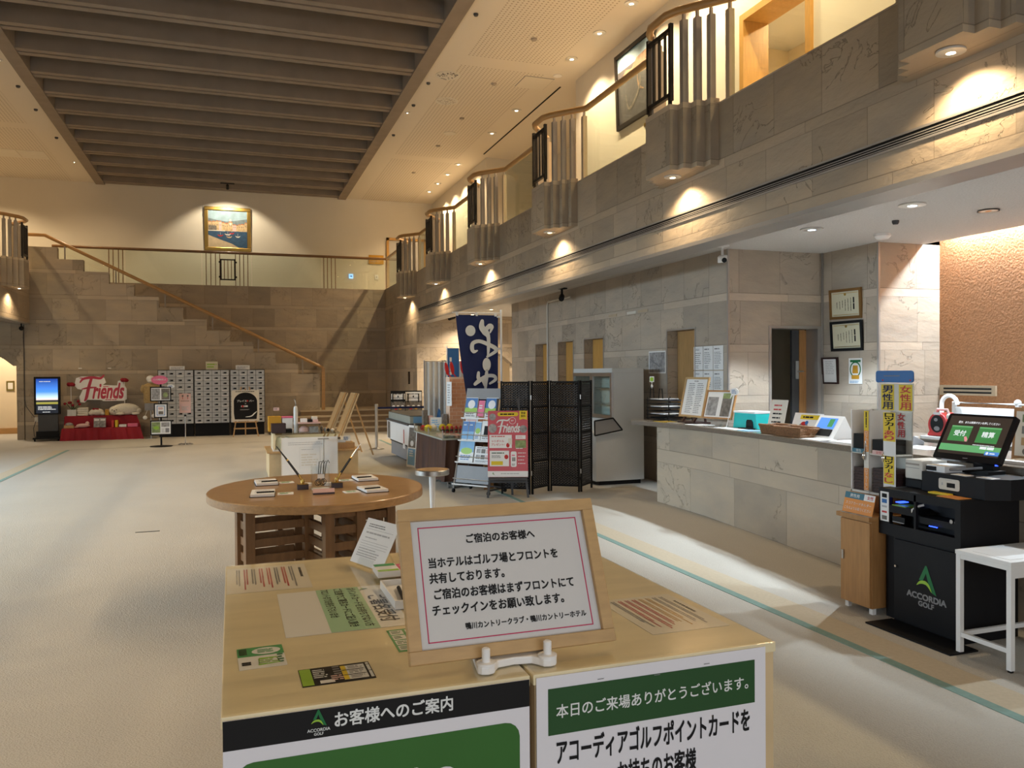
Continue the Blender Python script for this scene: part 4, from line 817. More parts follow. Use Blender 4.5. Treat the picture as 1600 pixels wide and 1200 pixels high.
m.box(-.17, -.09, 0, .17, .09, .004, 'acrylic'); m.build('case', t); m = MB(); m.box(-.175, -.095, .14, .175, .095, .158, 'pale_pink'); m.build('lid', t)
m = MB(); m.lathe([(.085, .01), (.08, .06), (.04, .095), (.01, .10)], 'pale_pink', 18, (-.08, 0, 0), 1, .7); m.build('pink_sweets', t); m = MB(); m.box(.0, -.06, .005, .14, .06, .09, 'photo_grey'); m.build('wrapped_sweets', t)
gift('gift_box', 'white box with black windows on top of the clear case', 1.03, 1.13, .845, .905, 'white', 13.32, .12); gift('gift_box', 'small black box on top of the clear case', 1.14, 1.205, .845, .89, 'black', 13.32, .12); gift('gift_box', 'small beige jar box at the right on top of the clear case', 1.215, 1.30, .845, .885, 'pale_pink', 13.32, .12); gift('gift_box', 'pale small box topmost on the beige jar box', 1.205, 1.29, .8855, .935, 'paper_warm', 13.32, .12)
t = thing('price_card', 'white price card in a clear clip above the yellow box', 'price card', (.675, 13.62, .931)); m = MB(); m.lathe([(.03, 0), (.02, .01), (.004, .02), (.004, .08)], 'acrylic', 12); m.build('clip', t); m = MB().frame((0, 0, .12), (1, 0, 0), (0, 0, 1)); m.box(-.045, -.025, -.001, .045, .025, .001, 'pale_pink'); m.lines(0, 0, .06, .03, 2, 'ink_grey'); m.build('card', t)
rn = random.Random(4)
for i, (x, w, h, k, c) in enumerate(((1.36, .05, .10, 'photo_dark', 'dark'), (1.41, .045, .07, 'photo_grey', 'grey'), (1.46, .05, .055, 'black', 'black'), (1.53, .06, .05, 'paper_warm', 'cream'))):
    m = MB(); m.ball((0, 0, h / 2), (w / 2, .035, h / 2), k); single(m, 'sweets_bag', 'small %s bag of sweets right of the clear case' % c, 'bag', (0, 0, 0), 'bags of sweets').location = (x, 13.3, .685)
box_at('wooden_tray', 'wooden step box at the right end of the goods table', 'box', 1.60, 13.2, .41, 1.87, 13.8, .50, 'beech')
gift('gift_box', 'white packet on the wooden step box', 1.62, 1.74, .5005, .54, 'white', 13.4, .15); m = MB().frame((1.76, 13.35, .56), (1, -.1, 0), (0, .5, 1)); m.box(-.06, -.05, -.002, .06, .05, .002, 'paper'); m.lines(0, 0, .09, .06, 3, 'blue', .003); single(m, 'price_card', 'white tilted card on the wooden step box', 'price card', (1.76, 13.35, .51))
gift('gift_box', 'small reddish packet at the back of the step box', 1.64, 1.70, .5005, .56, 'photo_dark', 13.7, .08)

# ================================================================== easels, A-boards, belt barrier near the stairs
def strut_easel(name, label, x, y, gx, group=None):
    t = thing(name, label, 'easel', (x, y, 0), 0, group); A = (gx, 0, 1.22)
    m = MB().frame((gx - .16, 0, .82), (-.10, 1, 0), (.40, .04, 1)); m.box(-.30, -.43, 0, .30, .45, .025, 'ply_edge'); m.box(-.29, -.42, -.004, .29, .44, 0, 'beech'); m.box(-.29, -.42, .025, .29, .44, .028, 'paper_warm'); m.build('board', t)
    for q in (-.26, .26): m = MB(); m.bar((gx - .52, q - .05, 0), (gx, q, 1.24), .035, .03, 'beech'); m.build('leg', t)
    m = MB(); m.bar((gx + .36, .0, 0), (gx, 0, 1.10), .03, .03, 'beech'); m.build('rear_strut', t)
    return t
strut_easel('easel', 'wooden easel board seen from behind, left one beyond the goods table', 2.02, 16.8, .14, 'easel boards seen from behind'); strut_easel('easel', 'wooden easel board seen from behind, right one with the long strut', 2.14, 16.1, .14, 'easel boards seen from behind')
t = thing('belt_barrier', 'steel belt post with its dark belt stretched to the right', 'belt barrier', (2.91, 17.28, 0))
m = MB(); m.lathe([(.16, 0), (.16, .012), (.05, .03), (.032, .04), (.032, .90), (.038, .905), (.038, .96), (.02, .97)], 'steel', 22); m.build('post', t); m = MB(); m.box(.03, -.004, .86, 1.575, .004, .905, 'blue_deep'); m.build('belt', t)
t = thing('belt_barrier', 'belt post behind the goods stall at the far end of the belt', 'belt barrier', (4.53, 17.28, 0)); m = MB(); m.lathe([(.16, 0), (.16, .012), (.05, .03), (.032, .04), (.032, .90), (.038, .905), (.038, .96), (.02, .97)], 'steel', 22); m.build('post', t)
for x, dx, lab, k in ((3.62, .20, 'menu stand at the left beyond the belt, photo of dishes', 0), (3.98, .36, 'menu stand at the right beyond the belt, white notice above dishes', 1)):
    t = thing('menu_stand', lab, 'menu stand', (x, 18.5, 0), R(-12), 'menu stands'); m = MB()
    m.frame((0, 0, .95), (1, 0, 0), (0, .35, 1)); w = .17 if k == 0 else .2; m.box(-w, -.28, -.01, w, .28, .008, 'black'); m.rect(0, .14, w * 1.85, .22 if k else .14, 'paper', .0085); m.rect(0, -.12, w * 1.85, .28, 'photo_dark', .0087); m.lines(0, .2, w * 1.5, .03, 1, 'ink', .0092); m.lines(0, .1, w * 1.4, .05, 2, 'ink_grey', .0092)
    for q in range(5): m.ring(-w * .6 + w * .3 * q, -.1 - .05 * (q % 2), .035, .03, ('paper', 'red', 'paper_warm', 'mustard', 'paper')[q], .0095, 12)
    m.build('panel', t); m = MB(); m.bar((-.12, -.08, 0), (-.12, .02, 1.15), .025, .025, 'black'); m.bar((.12, -.08, 0), (.12, .02, 1.15), .025, .025, 'black'); m.bar((0, .38, 0), (0, .03, 1.1), .025, .025, 'black'); m.build('stand', t)

# ================================================================== goods stall with freezer, banner and screens
t = thing('chest_freezer', 'low white chest freezer with dark lid edge beside the goods stall', 'freezer', (3.27, 14.9, 0))
m = MB(); m.box(2.97, 13.9, .05, 3.5, 15.9, .30, 'mid_grey'); m.box(2.96, 13.9, .30, 3.6, 15.95, .34, 'black'); m.box(3.05, 14.0, 0, 3.5, 15.8, .05, 'black'); m.build('plinth', t, world=True)
m = MB(); m.box(2.90, 13.9, .34, 3.62, 15.98, .70, 'white'); m.build('body', t, world=True, bevel=.02)
m = MB(); m.box(2.88, 13.87, .70, 3.64, 16.0, .735, 'dark_grey'); m.build('rim', t, world=True, bevel=.006)
m = MB(); m.box(2.93, 13.92, .735, 3.60, 15.95, .86, 'freezer_side'); m.box(2.93, 13.92, .86, 3.60, 15.95, .872, 'dark_grey'); m.build('glass_hood', t, world=True)
m = MB().frame((2.899, 14.3, .49), (0, -1, 0), (0, 0, 1)); m.box(-.09, -.22, 0, .09, .16, .002, 'paper'); m.lines(0, -.03, .10, .3, 1, 'red', .003, vertical=True, fill=.7); m.frame((2.899, 15.75, .52), (0, -1, 0), (0, 0, 1)); m.box(-.12, -.16, 0, .12, .16, .002, 'photo_dark'); m.frame((3.25, 13.918, .80), (1, 0, 0), (0, 0, 1)); m.box(-.26, -.055, 0, .26, .055, .002, 'sky_blue'); m.build('stickers', t, world=True)
m = MB().frame((2.92, 13.68, .36), (.25, -.9, 0), (.05, .1, 1)); m.box(-.16, -.36, 0, .16, .36, .012, 'white'); m.rect(0, .15, .26, .34, 'photo_dark', .013); m.rect(0, -.18, .26, .28, 'sky_blue', .013); m.lines(0, -.12, .16, .12, 3, 'white_ink', .014); m.ring(.0, .05, .06, .05, 'paper', .014, 14); single(m, 'poster', 'white framed poster panel leaning at the freezer end beside the brown cloth', 'poster', (2.92, 13.68, 0))
t = thing('goods_stall', 'wheeled goods stall draped in dark brown cloth', 'stall', (3.2, 11.8, 0))
cl = MB(); xs = []
N = 40
for k in range(N + 1): y = 12.72 - 1.82 * k / N; xs.append((2.76 + .018 * math.sin(k * 1.1) + .012 * math.sin(k * 2.7), y))
for k in range(1, 26): xs.append((2.76 + 1.1 * k / 25, 10.90 + .015 * math.sin(k * 1.3)))
vs = [(x, y, .10) for x, y in xs] + [(2.79 + (x - 2.76) * .97, y + .0, .68) for x, y in xs]; n = len(xs)
cl.add(vs, [(i, i + 1, n + i + 1, n + i) for i in range(n - 1)], 'brown_cloth', True); cl.build('cloth_skirt', t, world=True)
m = MB(); m.box(2.74, 10.885, .68, 3.90, 12.74, .70, 'freezer_side'); m.build('top', t, world=True, bevel=.003)
m = MB(); m.box(2.82, 10.95, .12, 3.84, 12.7, .66, 'black'); m.build('frame', t, world=True)
for x, y in ((2.85, 12.6), (2.85, 11.75), (2.85, 11.02), (3.6, 11.02), (3.6, 12.6)):
    m = MB(); m.tube([(x, y, .04), (x + .03, y, .04)], .04, 'steel', 14); m.box(x - .01, y - .01, .05, x + .04, y + .01, .12, 'steel'); m.build('caster', t, world=True)
m = MB()
for x0, y0, x1, y1 in ((2.745, 10.89, 2.75, 12.73), (2.75, 10.89, 3.7, 10.896), (2.75, 11.75, 3.5, 11.756)): m.box(x0, y0, .70, x1, y1, .80, 'glass')
for x, y in ((2.75, 10.895), (2.75, 11.75), (2.75, 12.72), (3.3, 10.895)): m.box(x - .008, y - .008, .70, x + .008, y + .008, .815, 'steel')
m.build('glass_divider', t, world=True)
rn = random.Random(9)
for i in range(10):
    x = 2.86 + .15 * (i % 4) + .02 * rn.random(); y = 11.03 + .22 * (i // 4); m = MB(); m.box(-.065, -.09, 0, .065, .09, .035, 'pale_pink' if i % 3 else 'photo_dark'); m.lines(0, 0, .1, .13, 3, 'ink_red' if i % 2 else 'white_ink', .0358)
    o = single(m, 'snack_pack', 'flat pink and white snack pack in the near tray of the goods stall', 'snack pack', (0, 0, 0), 'snack packs in the near tray'); o.location = (x, y, .701); o.rotation_euler = (0, 0, rn.uniform(-.3, .3))
for i in range(7):
    x = 3.02 + .07 * i; m = MB(); m.lathe([(.024, 0), (.026, .01), (.026, .075), (.018, .09), (.018, .105)], 'red', 14); m.lathe([(.0265, .03), (.0265, .06)], 'brown_box', 14); o = single(m, 'jar', 'small dark red jar in the middle of the goods stall', 'jar', (0, 0, 0), 'dark red jars on the stall'); o.location = (x, 11.95, .701)
for i, (x, k, c) in enumerate(((2.86, 'yellow', 'yellow'), (2.95, 'paper_warm', 'cream'), (3.10, 'yellow', 'bright yellow'), (3.22, 'yellow', 'golden yellow'))): m = MB(); m.ball((0, 0, .06), (.06, .05, .06), k); o = single(m, 'snack_bag', '%s snack bag %s on the goods stall' % (c, ['nearest the glass corner', 'beside the first yellow one', 'behind the red jars', 'farthest right'][i]), 'snack bag', (0, 0, 0), 'snack bags on the stall'); o.location = (x, 12.25 + .02 * i, .701)
m = MB(); m.ball((0, 0, .05), (.05, .05, .05), 'red'); single(m, 'snack_bag', 'round red item at the left end of the snack bags', 'snack bag', (0, 0, 0)).location = (2.83, 12.45, .701)
m = MB().frame((3.03, 12.42, .82), (1, -.3, 0), (0, .3, 1)); m.box(-.09, -.12, 0, .09, .10, .003, 'white_cloth'); m.lines(0, 0, .14, .14, 4, 'sky_blue', .004); single(m, 'price_card', 'pale tilted price board behind the yellow bags', 'price card', (3.03, 12.42, .702))
for i, (x, z, k, c) in enumerate(((2.88, .33, 'photo_dark', 'dark'), (2.97, .24, 'pale_pink', 'pinkish'), (3.20, .26, 'photo_grey', 'grey'))): box_at('product_box', 'upright %s product box at the back of the goods stall' % c, 'box', x - .035, 12.5, .7015, x + .035, 12.6, .70 + z, k, 'upright boxes at the back of the stall')
t = thing('blue_pennant', 'small pointed blue flag standing on the goods stall', 'flag', (3.06, 12.45, .70)); m = MB(); m.box(-.05, -.03, 0, .05, .03, .01, 'black'); m.build('foot', t); m = MB().frame((0, 0, .02), (1, 0, 0), (0, 0, 1)); m.prism([(-.05, 0), (.05, .02), (.05, .30), (.02, .34), (-.03, .12)], 0, .006, 'blue'); m.build('flag', t)
# brick-patterned stall wall with red paddles, white cloth screen
t = thing('brick_stand', 'tall stand papered with orange brick pattern behind the rack', 'stand', (3.56, 12.6, .701))
m = MB(); m.box(3.26, 12.45, .701, 3.86, 12.68, 1.55, 'brick_joint'); m.build('body', t, world=True); m = MB().frame((3.56, 12.449, 0), (1, 0, 0), (0, 0, 1))
for r in range(12, 26):
    for q in range(-4, 4):
        x = q * .15 + (.075 if r % 2 else 0) + .04; a, b = max(-.293, x - .07), min(.293, x + .07)
        if b > a + .01: m.rect((a + b) / 2, .03 + r * .0585, b - a, .05, 'brick')
m.build('brick_facing', t, world=True)
m = MB().frame((3.25, 12.43, 1.285), (.6, -.8, 0), (0, 0, 1)); m.box(-.05, -.19, 0, .05, .19, .003, 'white'); m.lines(0, 0, .06, .32, 8, 'ink_pale', .004); single(m, 'price_list', 'narrow white price list on the left edge of the brick stand', 'price list', (3.25, 12.43, 1.09))
for i, (x, l) in enumerate(((3.31, 0), (3.40, .01), (3.57, .02), (3.65, .04))):
    t = thing('red_paddle', 'red paddle rising above the brick stand, %s from the left' % ORD[i], 'paddle', (x, 12.56, 1.551), 0, 'red paddles above the brick stand')
    m = MB(); m.ball((-.04, 0, .14 + l), (.032, .012, .105), 'red', 14, 9); m.v = [Matrix.Rotation(R(-10), 4, 'Y') @ p for p in m.v]; m.build('blade', t); m = MB(); m.tube([(0, 0, 0), (-.05, 0, .06)], .009, 'red', 8); m.build('shaft', t)
t = thing('cloth_screen', 'white pleated cloth screen behind the goods stall', 'screen', (3.3, 12.9, 0)); m = MB()
pp = [(2.98 + .9 * k / 48, 12.95 + .018 * math.sin(k * 1.3)) for k in range(49)]; m.add([(x, y, .05) for x, y in pp] + [(x, y, 1.80) for x, y in pp], [(i, i + 1, 50 + i, 49 + i) for i in range(48)], 'white_cloth', True); m.build('cloth', t, world=True)
m = MB()
for x in (2.97, 3.89): m.tube([(x, 12.95, 0), (x, 12.95, 1.83)], .012, 'steel')
m.tube([(2.97, 12.95, 1.815), (3.89, 12.95, 1.815)], .01, 'steel'); m.build('pole', t, world=True)
m = MB().frame((4.94, 20.895, 1.44), (1, 0, 0), (0, 0, 1)); m.box(-.06, -.44, 0, .06, .44, .01, 'paper'); m.lines(0, -.05, .05, .4, 1, 'photo_dark', .011, vertical=True); m.rect(0, -.36, .10, .08, 'yellow', .011); single(m, 'hanging_scroll', 'narrow white hanging sign on the stone left of the arch', 'sign', (4.94, 20.895, 1.0))
# tall blue banner with brush lettering
t = thing('banner', 'dark blue vertical banner with white brush lettering on a white pole', 'banner', (3.60, 10.885, 0))
m = MB().frame((3.24, 10.885, 1.9), (1, 0, 0), (0, 0, 1)); nx, ny = 10, 18; vs = []
for j in range(ny + 1):
    v = j / ny; z = .52 - 1.30 * v; xl = -.30 + .17 * v ** 1.3 * (1 if v < .8 else 1.0); xr = .32 - .02 * v
    for i in range(nx + 1): u_ = i / nx; vs.append((xl + (xr - xl) * u_, z, .012 * math.sin(u_ * 5 + v * 3)))
m.add(vs, [(j * (nx + 1) + i, (j + 1) * (nx + 1) + i, (j + 1) * (nx + 1) + i + 1, j * (nx + 1) + i + 1) for j in range(ny) for i in range(nx)], 'blue_deep', True)
def bp(x, y): return (-.30 + (x - 790) * .00150, .52 - (y - 360) * .00140)
K = 'white_ink'; zz = .024
m.ring(*bp(925, 518), .072, .076, K, zz, 20)
m.stroke([bp(1040, 420), bp(1035, 480), bp(1070, 530), bp(1098, 580), bp(1098, 700), bp(1090, 780)], [.05, .085, .10, .055, .045, .02], K, zz); m.stroke([bp(1060, 520), bp(1110, 470), bp(1135, 480), bp(1115, 535)], [.05, .07, .05, .02], K, zz)
m.stroke([bp(990, 715), bp(955, 725), bp(938, 690), bp(950, 640), bp(1010, 622), bp(1090, 650), bp(1165, 690), bp(1170, 720), bp(1120, 755), bp(1085, 775)], [.02, .05, .06, .055, .05, .055, .06, .05, .04, .03], K, zz)
m.ring(*bp(1080, 855), .060, .095, K, zz, 20); m.stroke([bp(1080, 920), bp(1075, 990), bp(1065, 1110)], [.04, .06, .03], K, zz)
m.stroke([bp(1000, 935), bp(1000, 990), bp(1040, 1010), bp(1060, 1060)], [.04, .055, .05, .04], K, zz); m.stroke([bp(965, 1050), bp(1000, 1020), bp(1080, 970), bp(1150, 970), bp(1165, 1005), bp(1110, 1045)], [.045, .06, .05, .05, .045, .03], K, zz)
m.stroke([bp(1190, 1105), bp(1100, 1110)], .03, K, zz)
m.build('cloth', t, world=True)
m = MB(); m.tube([(3.60, 10.885, 0), (3.60, 10.885, 2.50)], .014, 'white', 10); m.tube([(2.89, 10.885, 2.45), (3.60, 10.885, 2.45)], .009, 'white'); m.build('pole', t, world=True)
for x in (2.96, 3.24, 3.52): m = MB(); m.box(x - .015, 10.875, 2.405, x + .015, 10.90, 2.46, 'white'); m.build('loop', t, world=True)
for z in (2.40, 1.95, 1.48): m = MB(); m.box(3.54, 10.875, z - .012, 3.61, 10.90, z + .012, 'white'); m.build('loop', t, world=True)
m = MB(); m.box(3.47, 10.74, 0, 3.76, 10.88, .03, 'black'); m.build('base', t, world=True); t.location.y -= .035
m = MB().frame((3.42, 12.82, 1.72), (1, 0, 0), (0, 0, 1)); m.box(-.10, -.25, 0, .10, .30, .004, 'blue'); m.lines(-.04, 0, .05, .3, 1, 'white_ink', .005, vertical=True, fill=.7); m.tube([(-.1, -1.7, 0), (-.1, .34, 0)], .009, 'white'); single(m, 'small_banner', 'narrow blue banner half hidden behind the large blue one', 'banner', (3.42, 12.82, 0))
# white bar stool
t = thing('round_stool', 'round silver topped stool on one white leg right of the writing table', 'stool', (1.77, 7.42, 0))
m = MB(); m.lathe([(.155, .655), (.16, .66), (.16, .70), (.155, .705)], 'steel', 36); m.ring(0, 0, .15, .15, 'beech', .7055, 36); m.build('seat', t); m = MB(); m.lathe([(.016, .01), (.020, .3), (.034, .655)], 'white', 16); m.build('leg', t); m = MB(); m.lathe([(.17, 0), (.165, .012), (.03, .02)], 'white', 28); m.build('base', t)

# ================================================================== brochure rack (faces the hall, turned to the left)
ra = math.atan2(-.80, .60)   # direction along its width
t = thing('brochure_rack', 'leaning silver wire brochure rack on casters', 'brochure rack', (2.96, 10.32, 0), ra)
RW = .29
def lean(z): return .05 + .24 * z     # local +y is away from the viewer
def on_rack(z, w=None): return MB().frame((0, lean(z) - .02, z), (1, 0, 0), (0, .24, 1))
m = MB()
for s in (-1, 1): m.tube([(s * RW, lean(.06) - .03, .06), (s * RW, lean(1.38), 1.38)], .012, 'steel'); m.tube([(s * RW, lean(.06) - .03, .06), (s * RW, .42, .06)], .012, 'dark_grey'); m.tube([(s * RW, .42, .06), (s * RW, lean(.95) + .01, .95)], .010, 'dark_grey')
m.tube([(-RW, .42, .06), (RW, .42, .06)], .010, 'dark_grey'); m.build('frame', t)
m = on_rack(1.32); m.box(-RW, -.07, 0, RW, .08, .006, 'mid_grey'); m.build('header', t)
for z in (1.00, .70, .41, .12):
    m = MB(); y = lean(z); m.box(-RW, y - .07, z - .012, RW, y, z, 'steel'); m.tube([(-RW, y - .075, z), (RW, y - .075, z)], .008, 'white'); m.tube([(-RW, y - .055, z + .075), (RW, y - .055, z + .075)], .006, 'steel'); m.build('shelf', t)
m = on_rack(.235); m.box(-RW, -.10, .0, RW, .13, .004, 'mid_grey'); m.build('lower_panel', t)
for s in (-1, 1):
    for y in (lean(.06) - .03, .42): m = MB(); m.tube([(s * RW - .012, y, .027), (s * RW + .012, y, .027)], .027, 'black', 12); m.build('caster', t)
PMr = parent_matrix(t)
def brochure(label, x, z, w, h, draw, out=.0, cat='brochure', group='brochures in the rack'):
    m = MB().frame((x, lean(z) - .035 - out, z + .002), (1, 0, 0), (0, .24, 1)); m.box(-w / 2, 0, -.012, w / 2, h, 0, 'paper'); draw(m, w, h)
    m.v = [PMr @ p for p in m.v]; o = PMr @ Vector((x, lean(z) - .03, z)); return single(m, 'brochure', label, cat, tuple(o), group)
def golf(m, w, h): m.rect(0, h * .62, w, h * .7, 'blue', .0008); m.rect(0, h * .38, w, h * .22, 'lime', .001); m.ring(0, h * .66, w * .3, w * .3, 'paper', .0014, 18); m.lines(0, h * .14, w * .8, h * .2, 2, 'ink_grey', .0014)
def blue(m, w, h): m.rect(0, h * .7, w, h * .55, 'blue', .0008); m.rect(0, h * .25, w, h * .4, 'sky_blue', .001); m.lines(0, h * .8, w * .7, h * .1, 1, 'white_ink', .0014)
def sky(m, w, h): m.rect(0, h * .7, w, h * .5, 'sky_blue', .0008); m.ring(0, h * .5, w * .4, h * .15, 'lime', .001, 14); m.lines(0, h * .2, w * .8, h * .25, 3, 'blue', .0014)
def newsy(m, w, h):
    for k in range(6): m.rect(-w * .28 + w * .28 * (k % 3), h * (.72 - .36 * (k // 3)), w * .24, h * .26, ('photo_grey', 'photo_dark', 'pale_pink')[k % 3], .001)
    m.lines(0, h * .92, w * .8, h * .07, 1, 'ink', .0014); m.lines(0, h * .1, w * .85, h * .12, 2, 'ink_grey', .0014)
def pinky(m, w, h): m.rect(0, h * .5, w, h, 'pink', .0008); m.lines(0, h * .6, w * .7, h * .3, 2, 'white_ink', .0014)
def white_(m, w, h): m.rect(-w * .1, h * .5, w * .4, h * .5, 'ink', .001); m.lines(0, h * .2, w * .8, h * .25, 3, 'ink_grey', .0014)
def paleb(m, w, h): m.rect(0, h * .6, w * .8, h * .5, 'pale_pink', .001); m.lines(0, h * .2, w * .8, h * .2, 2, 'ink_grey', .0014)
brochure('golf leaflet with a white circle on the top shelf of the rack, left copy', -.17, 1.00, .20, .28, golf); brochure('golf leaflet with a white circle on the top shelf of the rack, right copy', .17, 1.00, .20, .28, golf)
brochure('small pink booklet between the two golf leaflets on the rack', 0, 1.02, .10, .22, pinky)
brochure('dark blue leaflet at the left of the second rack shelf', -.22, .70, .095, .26, blue); brochure('dark blue leaflet second from the left on the second rack shelf', -.115, .70, .095, .26, blue); brochure('pale blue leaflet in the middle of the second rack shelf', -.005, .70, .10, .26, sky); brochure('white leaflet with a black picture on the second rack shelf', .16, .70, .21, .27, white_)
brochure('cream leaflet standing behind the dark blue ones', -.14, .72, .2, .31, paleb, -.014)
brochure('large blue sky leaflet at the left of the third rack shelf', -.15, .41, .24, .30, sky); brochure('newspaper style leaflet at the right of the third rack shelf', .13, .41, .28, .22, newsy)
t = thing('wooden_board', 'brown wooden panel leaning behind the brochure rack', 'board', (3.33, 10.66, 0)); m = MB(); m.box(-.06, -.01, 0, .08, .01, .62, 'cabinet_wood'); m.build('panel', t); m = MB(); m.bar((0, .01, .0), (0, .01, .6), .02, .03, 'cabinet_wood'); m.build('rib', t)

# poster on a dark easel
pa = math.atan2(-.155, .41)
t = thing('poster_easel', 'pink club poster on a dark wooden floor easel', 'easel', (3.35, 9.86, 0), pa)
m = MB(); Z3 = lambda z: .0 + .17 * z
for s in (-1, 1): m = MB(); m.bar((s * .26, -.02, 0), (s * .13, Z3(1.27), 1.27), .04, .028, 'dark_grey'); m.build('leg', t)
m = MB(); m.bar((.05, .225, 0), (0, Z3(1.15) + .03, 1.15), .035, .028, 'dark_grey'); m.build('rear_leg', t)
m = MB(); m.box(-.25, -.06, .235, .25, .06, .256, 'dark_grey'); m.box(-.23, .0, .19, .23, .03, .235, 'dark_grey'); m.build('ledge', t)
m = MB().frame((0, Z3(.70) - .062, .69), (1, 0, 0), (0, .17, 1)); w, h = .52, .86; m.box(-w / 2, -h / 2, -.006, w / 2, h / 2, 0, 'poster_pink')
m.rect(0, -.39, w, .075, 'paper', .0008); logo(m, -.19, -.385, .03, words=False); m.lines(.06, -.385, .3, .02, 1, 'ink_pale', .0014); m.rrect(-.0, .385, .27, .052, .026, 'yellow', .0012); m.lines(0, .385, .2, .022, 1, 'ink', .0018, fill=.8)
m.poly([(.15, .43), (.25, .43), (.25, .31), (.20, .325), (.15, .31)], 'yellow', .0012); m.text('登録', .2, .40, 'ink', w=.06, h=.032, bold=.01); m.text('無料', .2, .36, 'ink', w=.06, h=.032, bold=.01)
def script_friends(m, cx, cy, s, k, z):
    m.stroke([(cx - .48 * s, cy + .24 * s), (cx - .40 * s, cy + .33 * s), (cx - .20 * s, cy + .36 * s), (cx - .02 * s, cy + .34 * s), (cx + .06 * s, cy + .42 * s)], [.03 * s, .06 * s, .065 * s, .06 * s, .03 * s], k, z)
    m.stroke([(cx - .22 * s, cy + .35 * s), (cx - .29 * s, cy + .10 * s), (cx - .34 * s, cy - .14 * s), (cx - .38 * s, cy - .22 * s)], [.06 * s, .075 * s, .07 * s, .04 * s], k, z)
    m.stroke([(cx - .44 * s, cy + .07 * s), (cx - .30 * s, cy + .10 * s), (cx - .12 * s, cy + .11 * s)], [.02 * s, .05 * s, .03 * s], k, z)
    m.text('riends', cx + .16 * s, cy + .02 * s, k, w=.72 * s, h=.38 * s, z=z, bold=.02, shear=.32)
script_friends(m, .0, .20, .30, 'white_ink', .0012); m.ring(.06, .30, .045, .045, 'white_ink', .0012, 20); m.ring(.06, .30, .040, .040, 'poster_pink', .0016, 20); m.lines(.06, .30, .04, .02, 2, 'white_ink', .002)
for x, y, rr in ((-.235, .35, .045), (-.22, .2, .06), (.21, .19, .05)): m.ring(max(-.20, min(.20, x)), y, min(rr, .055), rr, 'photo_grey', .0012, 18)
m.rect(-.095, .03, .29, .17, 'paper', .0012); m.lines(-.095, .095, .24, .025, 1, 'ink_red', .0018); m.text('ットボトル', -.13, .035, 'ink_red', w=.16, h=.03, z=.0018, bold=.01); m.text('プレゼント!', -.13, -.01, 'ink_red', w=.17, h=.03, z=.0018, bold=.01); m.ring(.0, -.02, .022, .03, 'red', .0018, 14); m.rect(.03, .03, .05, .08, 'paper_warm', .0018)
m.rect(.165, .085, .13, .05, 'paper', .0012); m.lines(.165, .085, .1, .03, 2, 'pale_pink', .0018); m.rect(.165, -.005, .14, .10, 'photo_green', .0012); m.lines(.165, -.06, .12, .02, 1, 'white_ink', .0016)
m.rect(-.11, -.19, .25, .20, 'paper', .0012); m.lines(-.11, -.12, .2, .025, 1, 'green_dark', .0018); m.lines(-.14, -.165, .14, .04, 3, 'ink_grey', .0018); m.rect(-.14, -.25, .15, .05, 'yellow', .0018); m.ring(-.02, -.17, .026, .03, 'red', .0018, 14)
m.rrect(.075, -.20, .075, .20, .02, 'paper', .0012); m.lines(.075, -.15, .05, .03, 1, 'pink', .0018); m.rect(.075, -.2, .045, .05, 'photo_grey', .0018); m.lines(.075, -.27, .05, .03, 2, 'ink_grey', .0018)
for k in range(4): m.lines(.185, -.12 - .045 * k, .11, .018, 1, 'white_ink', .0014)
m.build('poster', t)

# folding woven screen
t = thing('folding_screen', 'black woven four-panel folding screen', 'folding screen', (4.0, 10.1, 0))
sp = [(3.36, 10.20), (3.72, 9.99), (4.07, 10.22), (4.42, 9.97), (4.74, 10.30)]
for i in range(4):
    a, b = Vector((*sp[i], 0)), Vector((*sp[i + 1], 0)); d = b - a; L = d.length; d.normalize(); m = MB().frame(a, d, (0, 0, 1))
    for x in (.012, L - .034): m.box(x, .0, -.012, x + .022, 1.50, .012, 'black')
    for z in (.07, .42, .79, 1.14, 1.47): m.box(.034, z, -.010, L - .034, z + .022, .010, 'black')
    m.build('panel_frame', t, world=True); m = MB().frame(a, d, (0, 0, 1)); n = int((L - .07) / .022); r0 = 0
    for k in range(n):
        x = .036 + (L - .072) * (k + .25) / n
        for s0, s1 in ((.09, .425), (.44, .795), (.81, 1.145), (1.16, 1.472)):
            vs = []; q = int((s1 - s0) / .016)
            for j in range(q + 1): z = s0 + (s1 - s0) * j / q; o_ = .005 * math.sin(math.pi * j + math.pi * k + .0001) if False else (.006 if (j + k) % 2 else -.006); vs += [(x, z, o_), (x + .0185, z, o_)]
            m.add(vs, [(2 * j, 2 * j + 1, 2 * j + 3, 2 * j + 2) for j in range(q)], 'black_gloss')
        r0 += 1
    for s0, s1 in ((.09, .425), (.44, .795), (.81, 1.145), (1.16, 1.472)):
        for j in range(int((s1 - s0) / .032)): z = s0 + .002 + j * .032; m.box(.034, z, -.001, L - .034, z + .026, .001, 'dark_grey')
    m.build('woven_infill', t, world=True)
    if i < 3: m = MB(); p = sp[i + 1]; [m.tube([(p[0], p[1] - .006, z), (p[0], p[1] - .006, z + .06)], .009, 'steel') for z in (.25, 1.25)]; m.build('hinge', t, world=True)

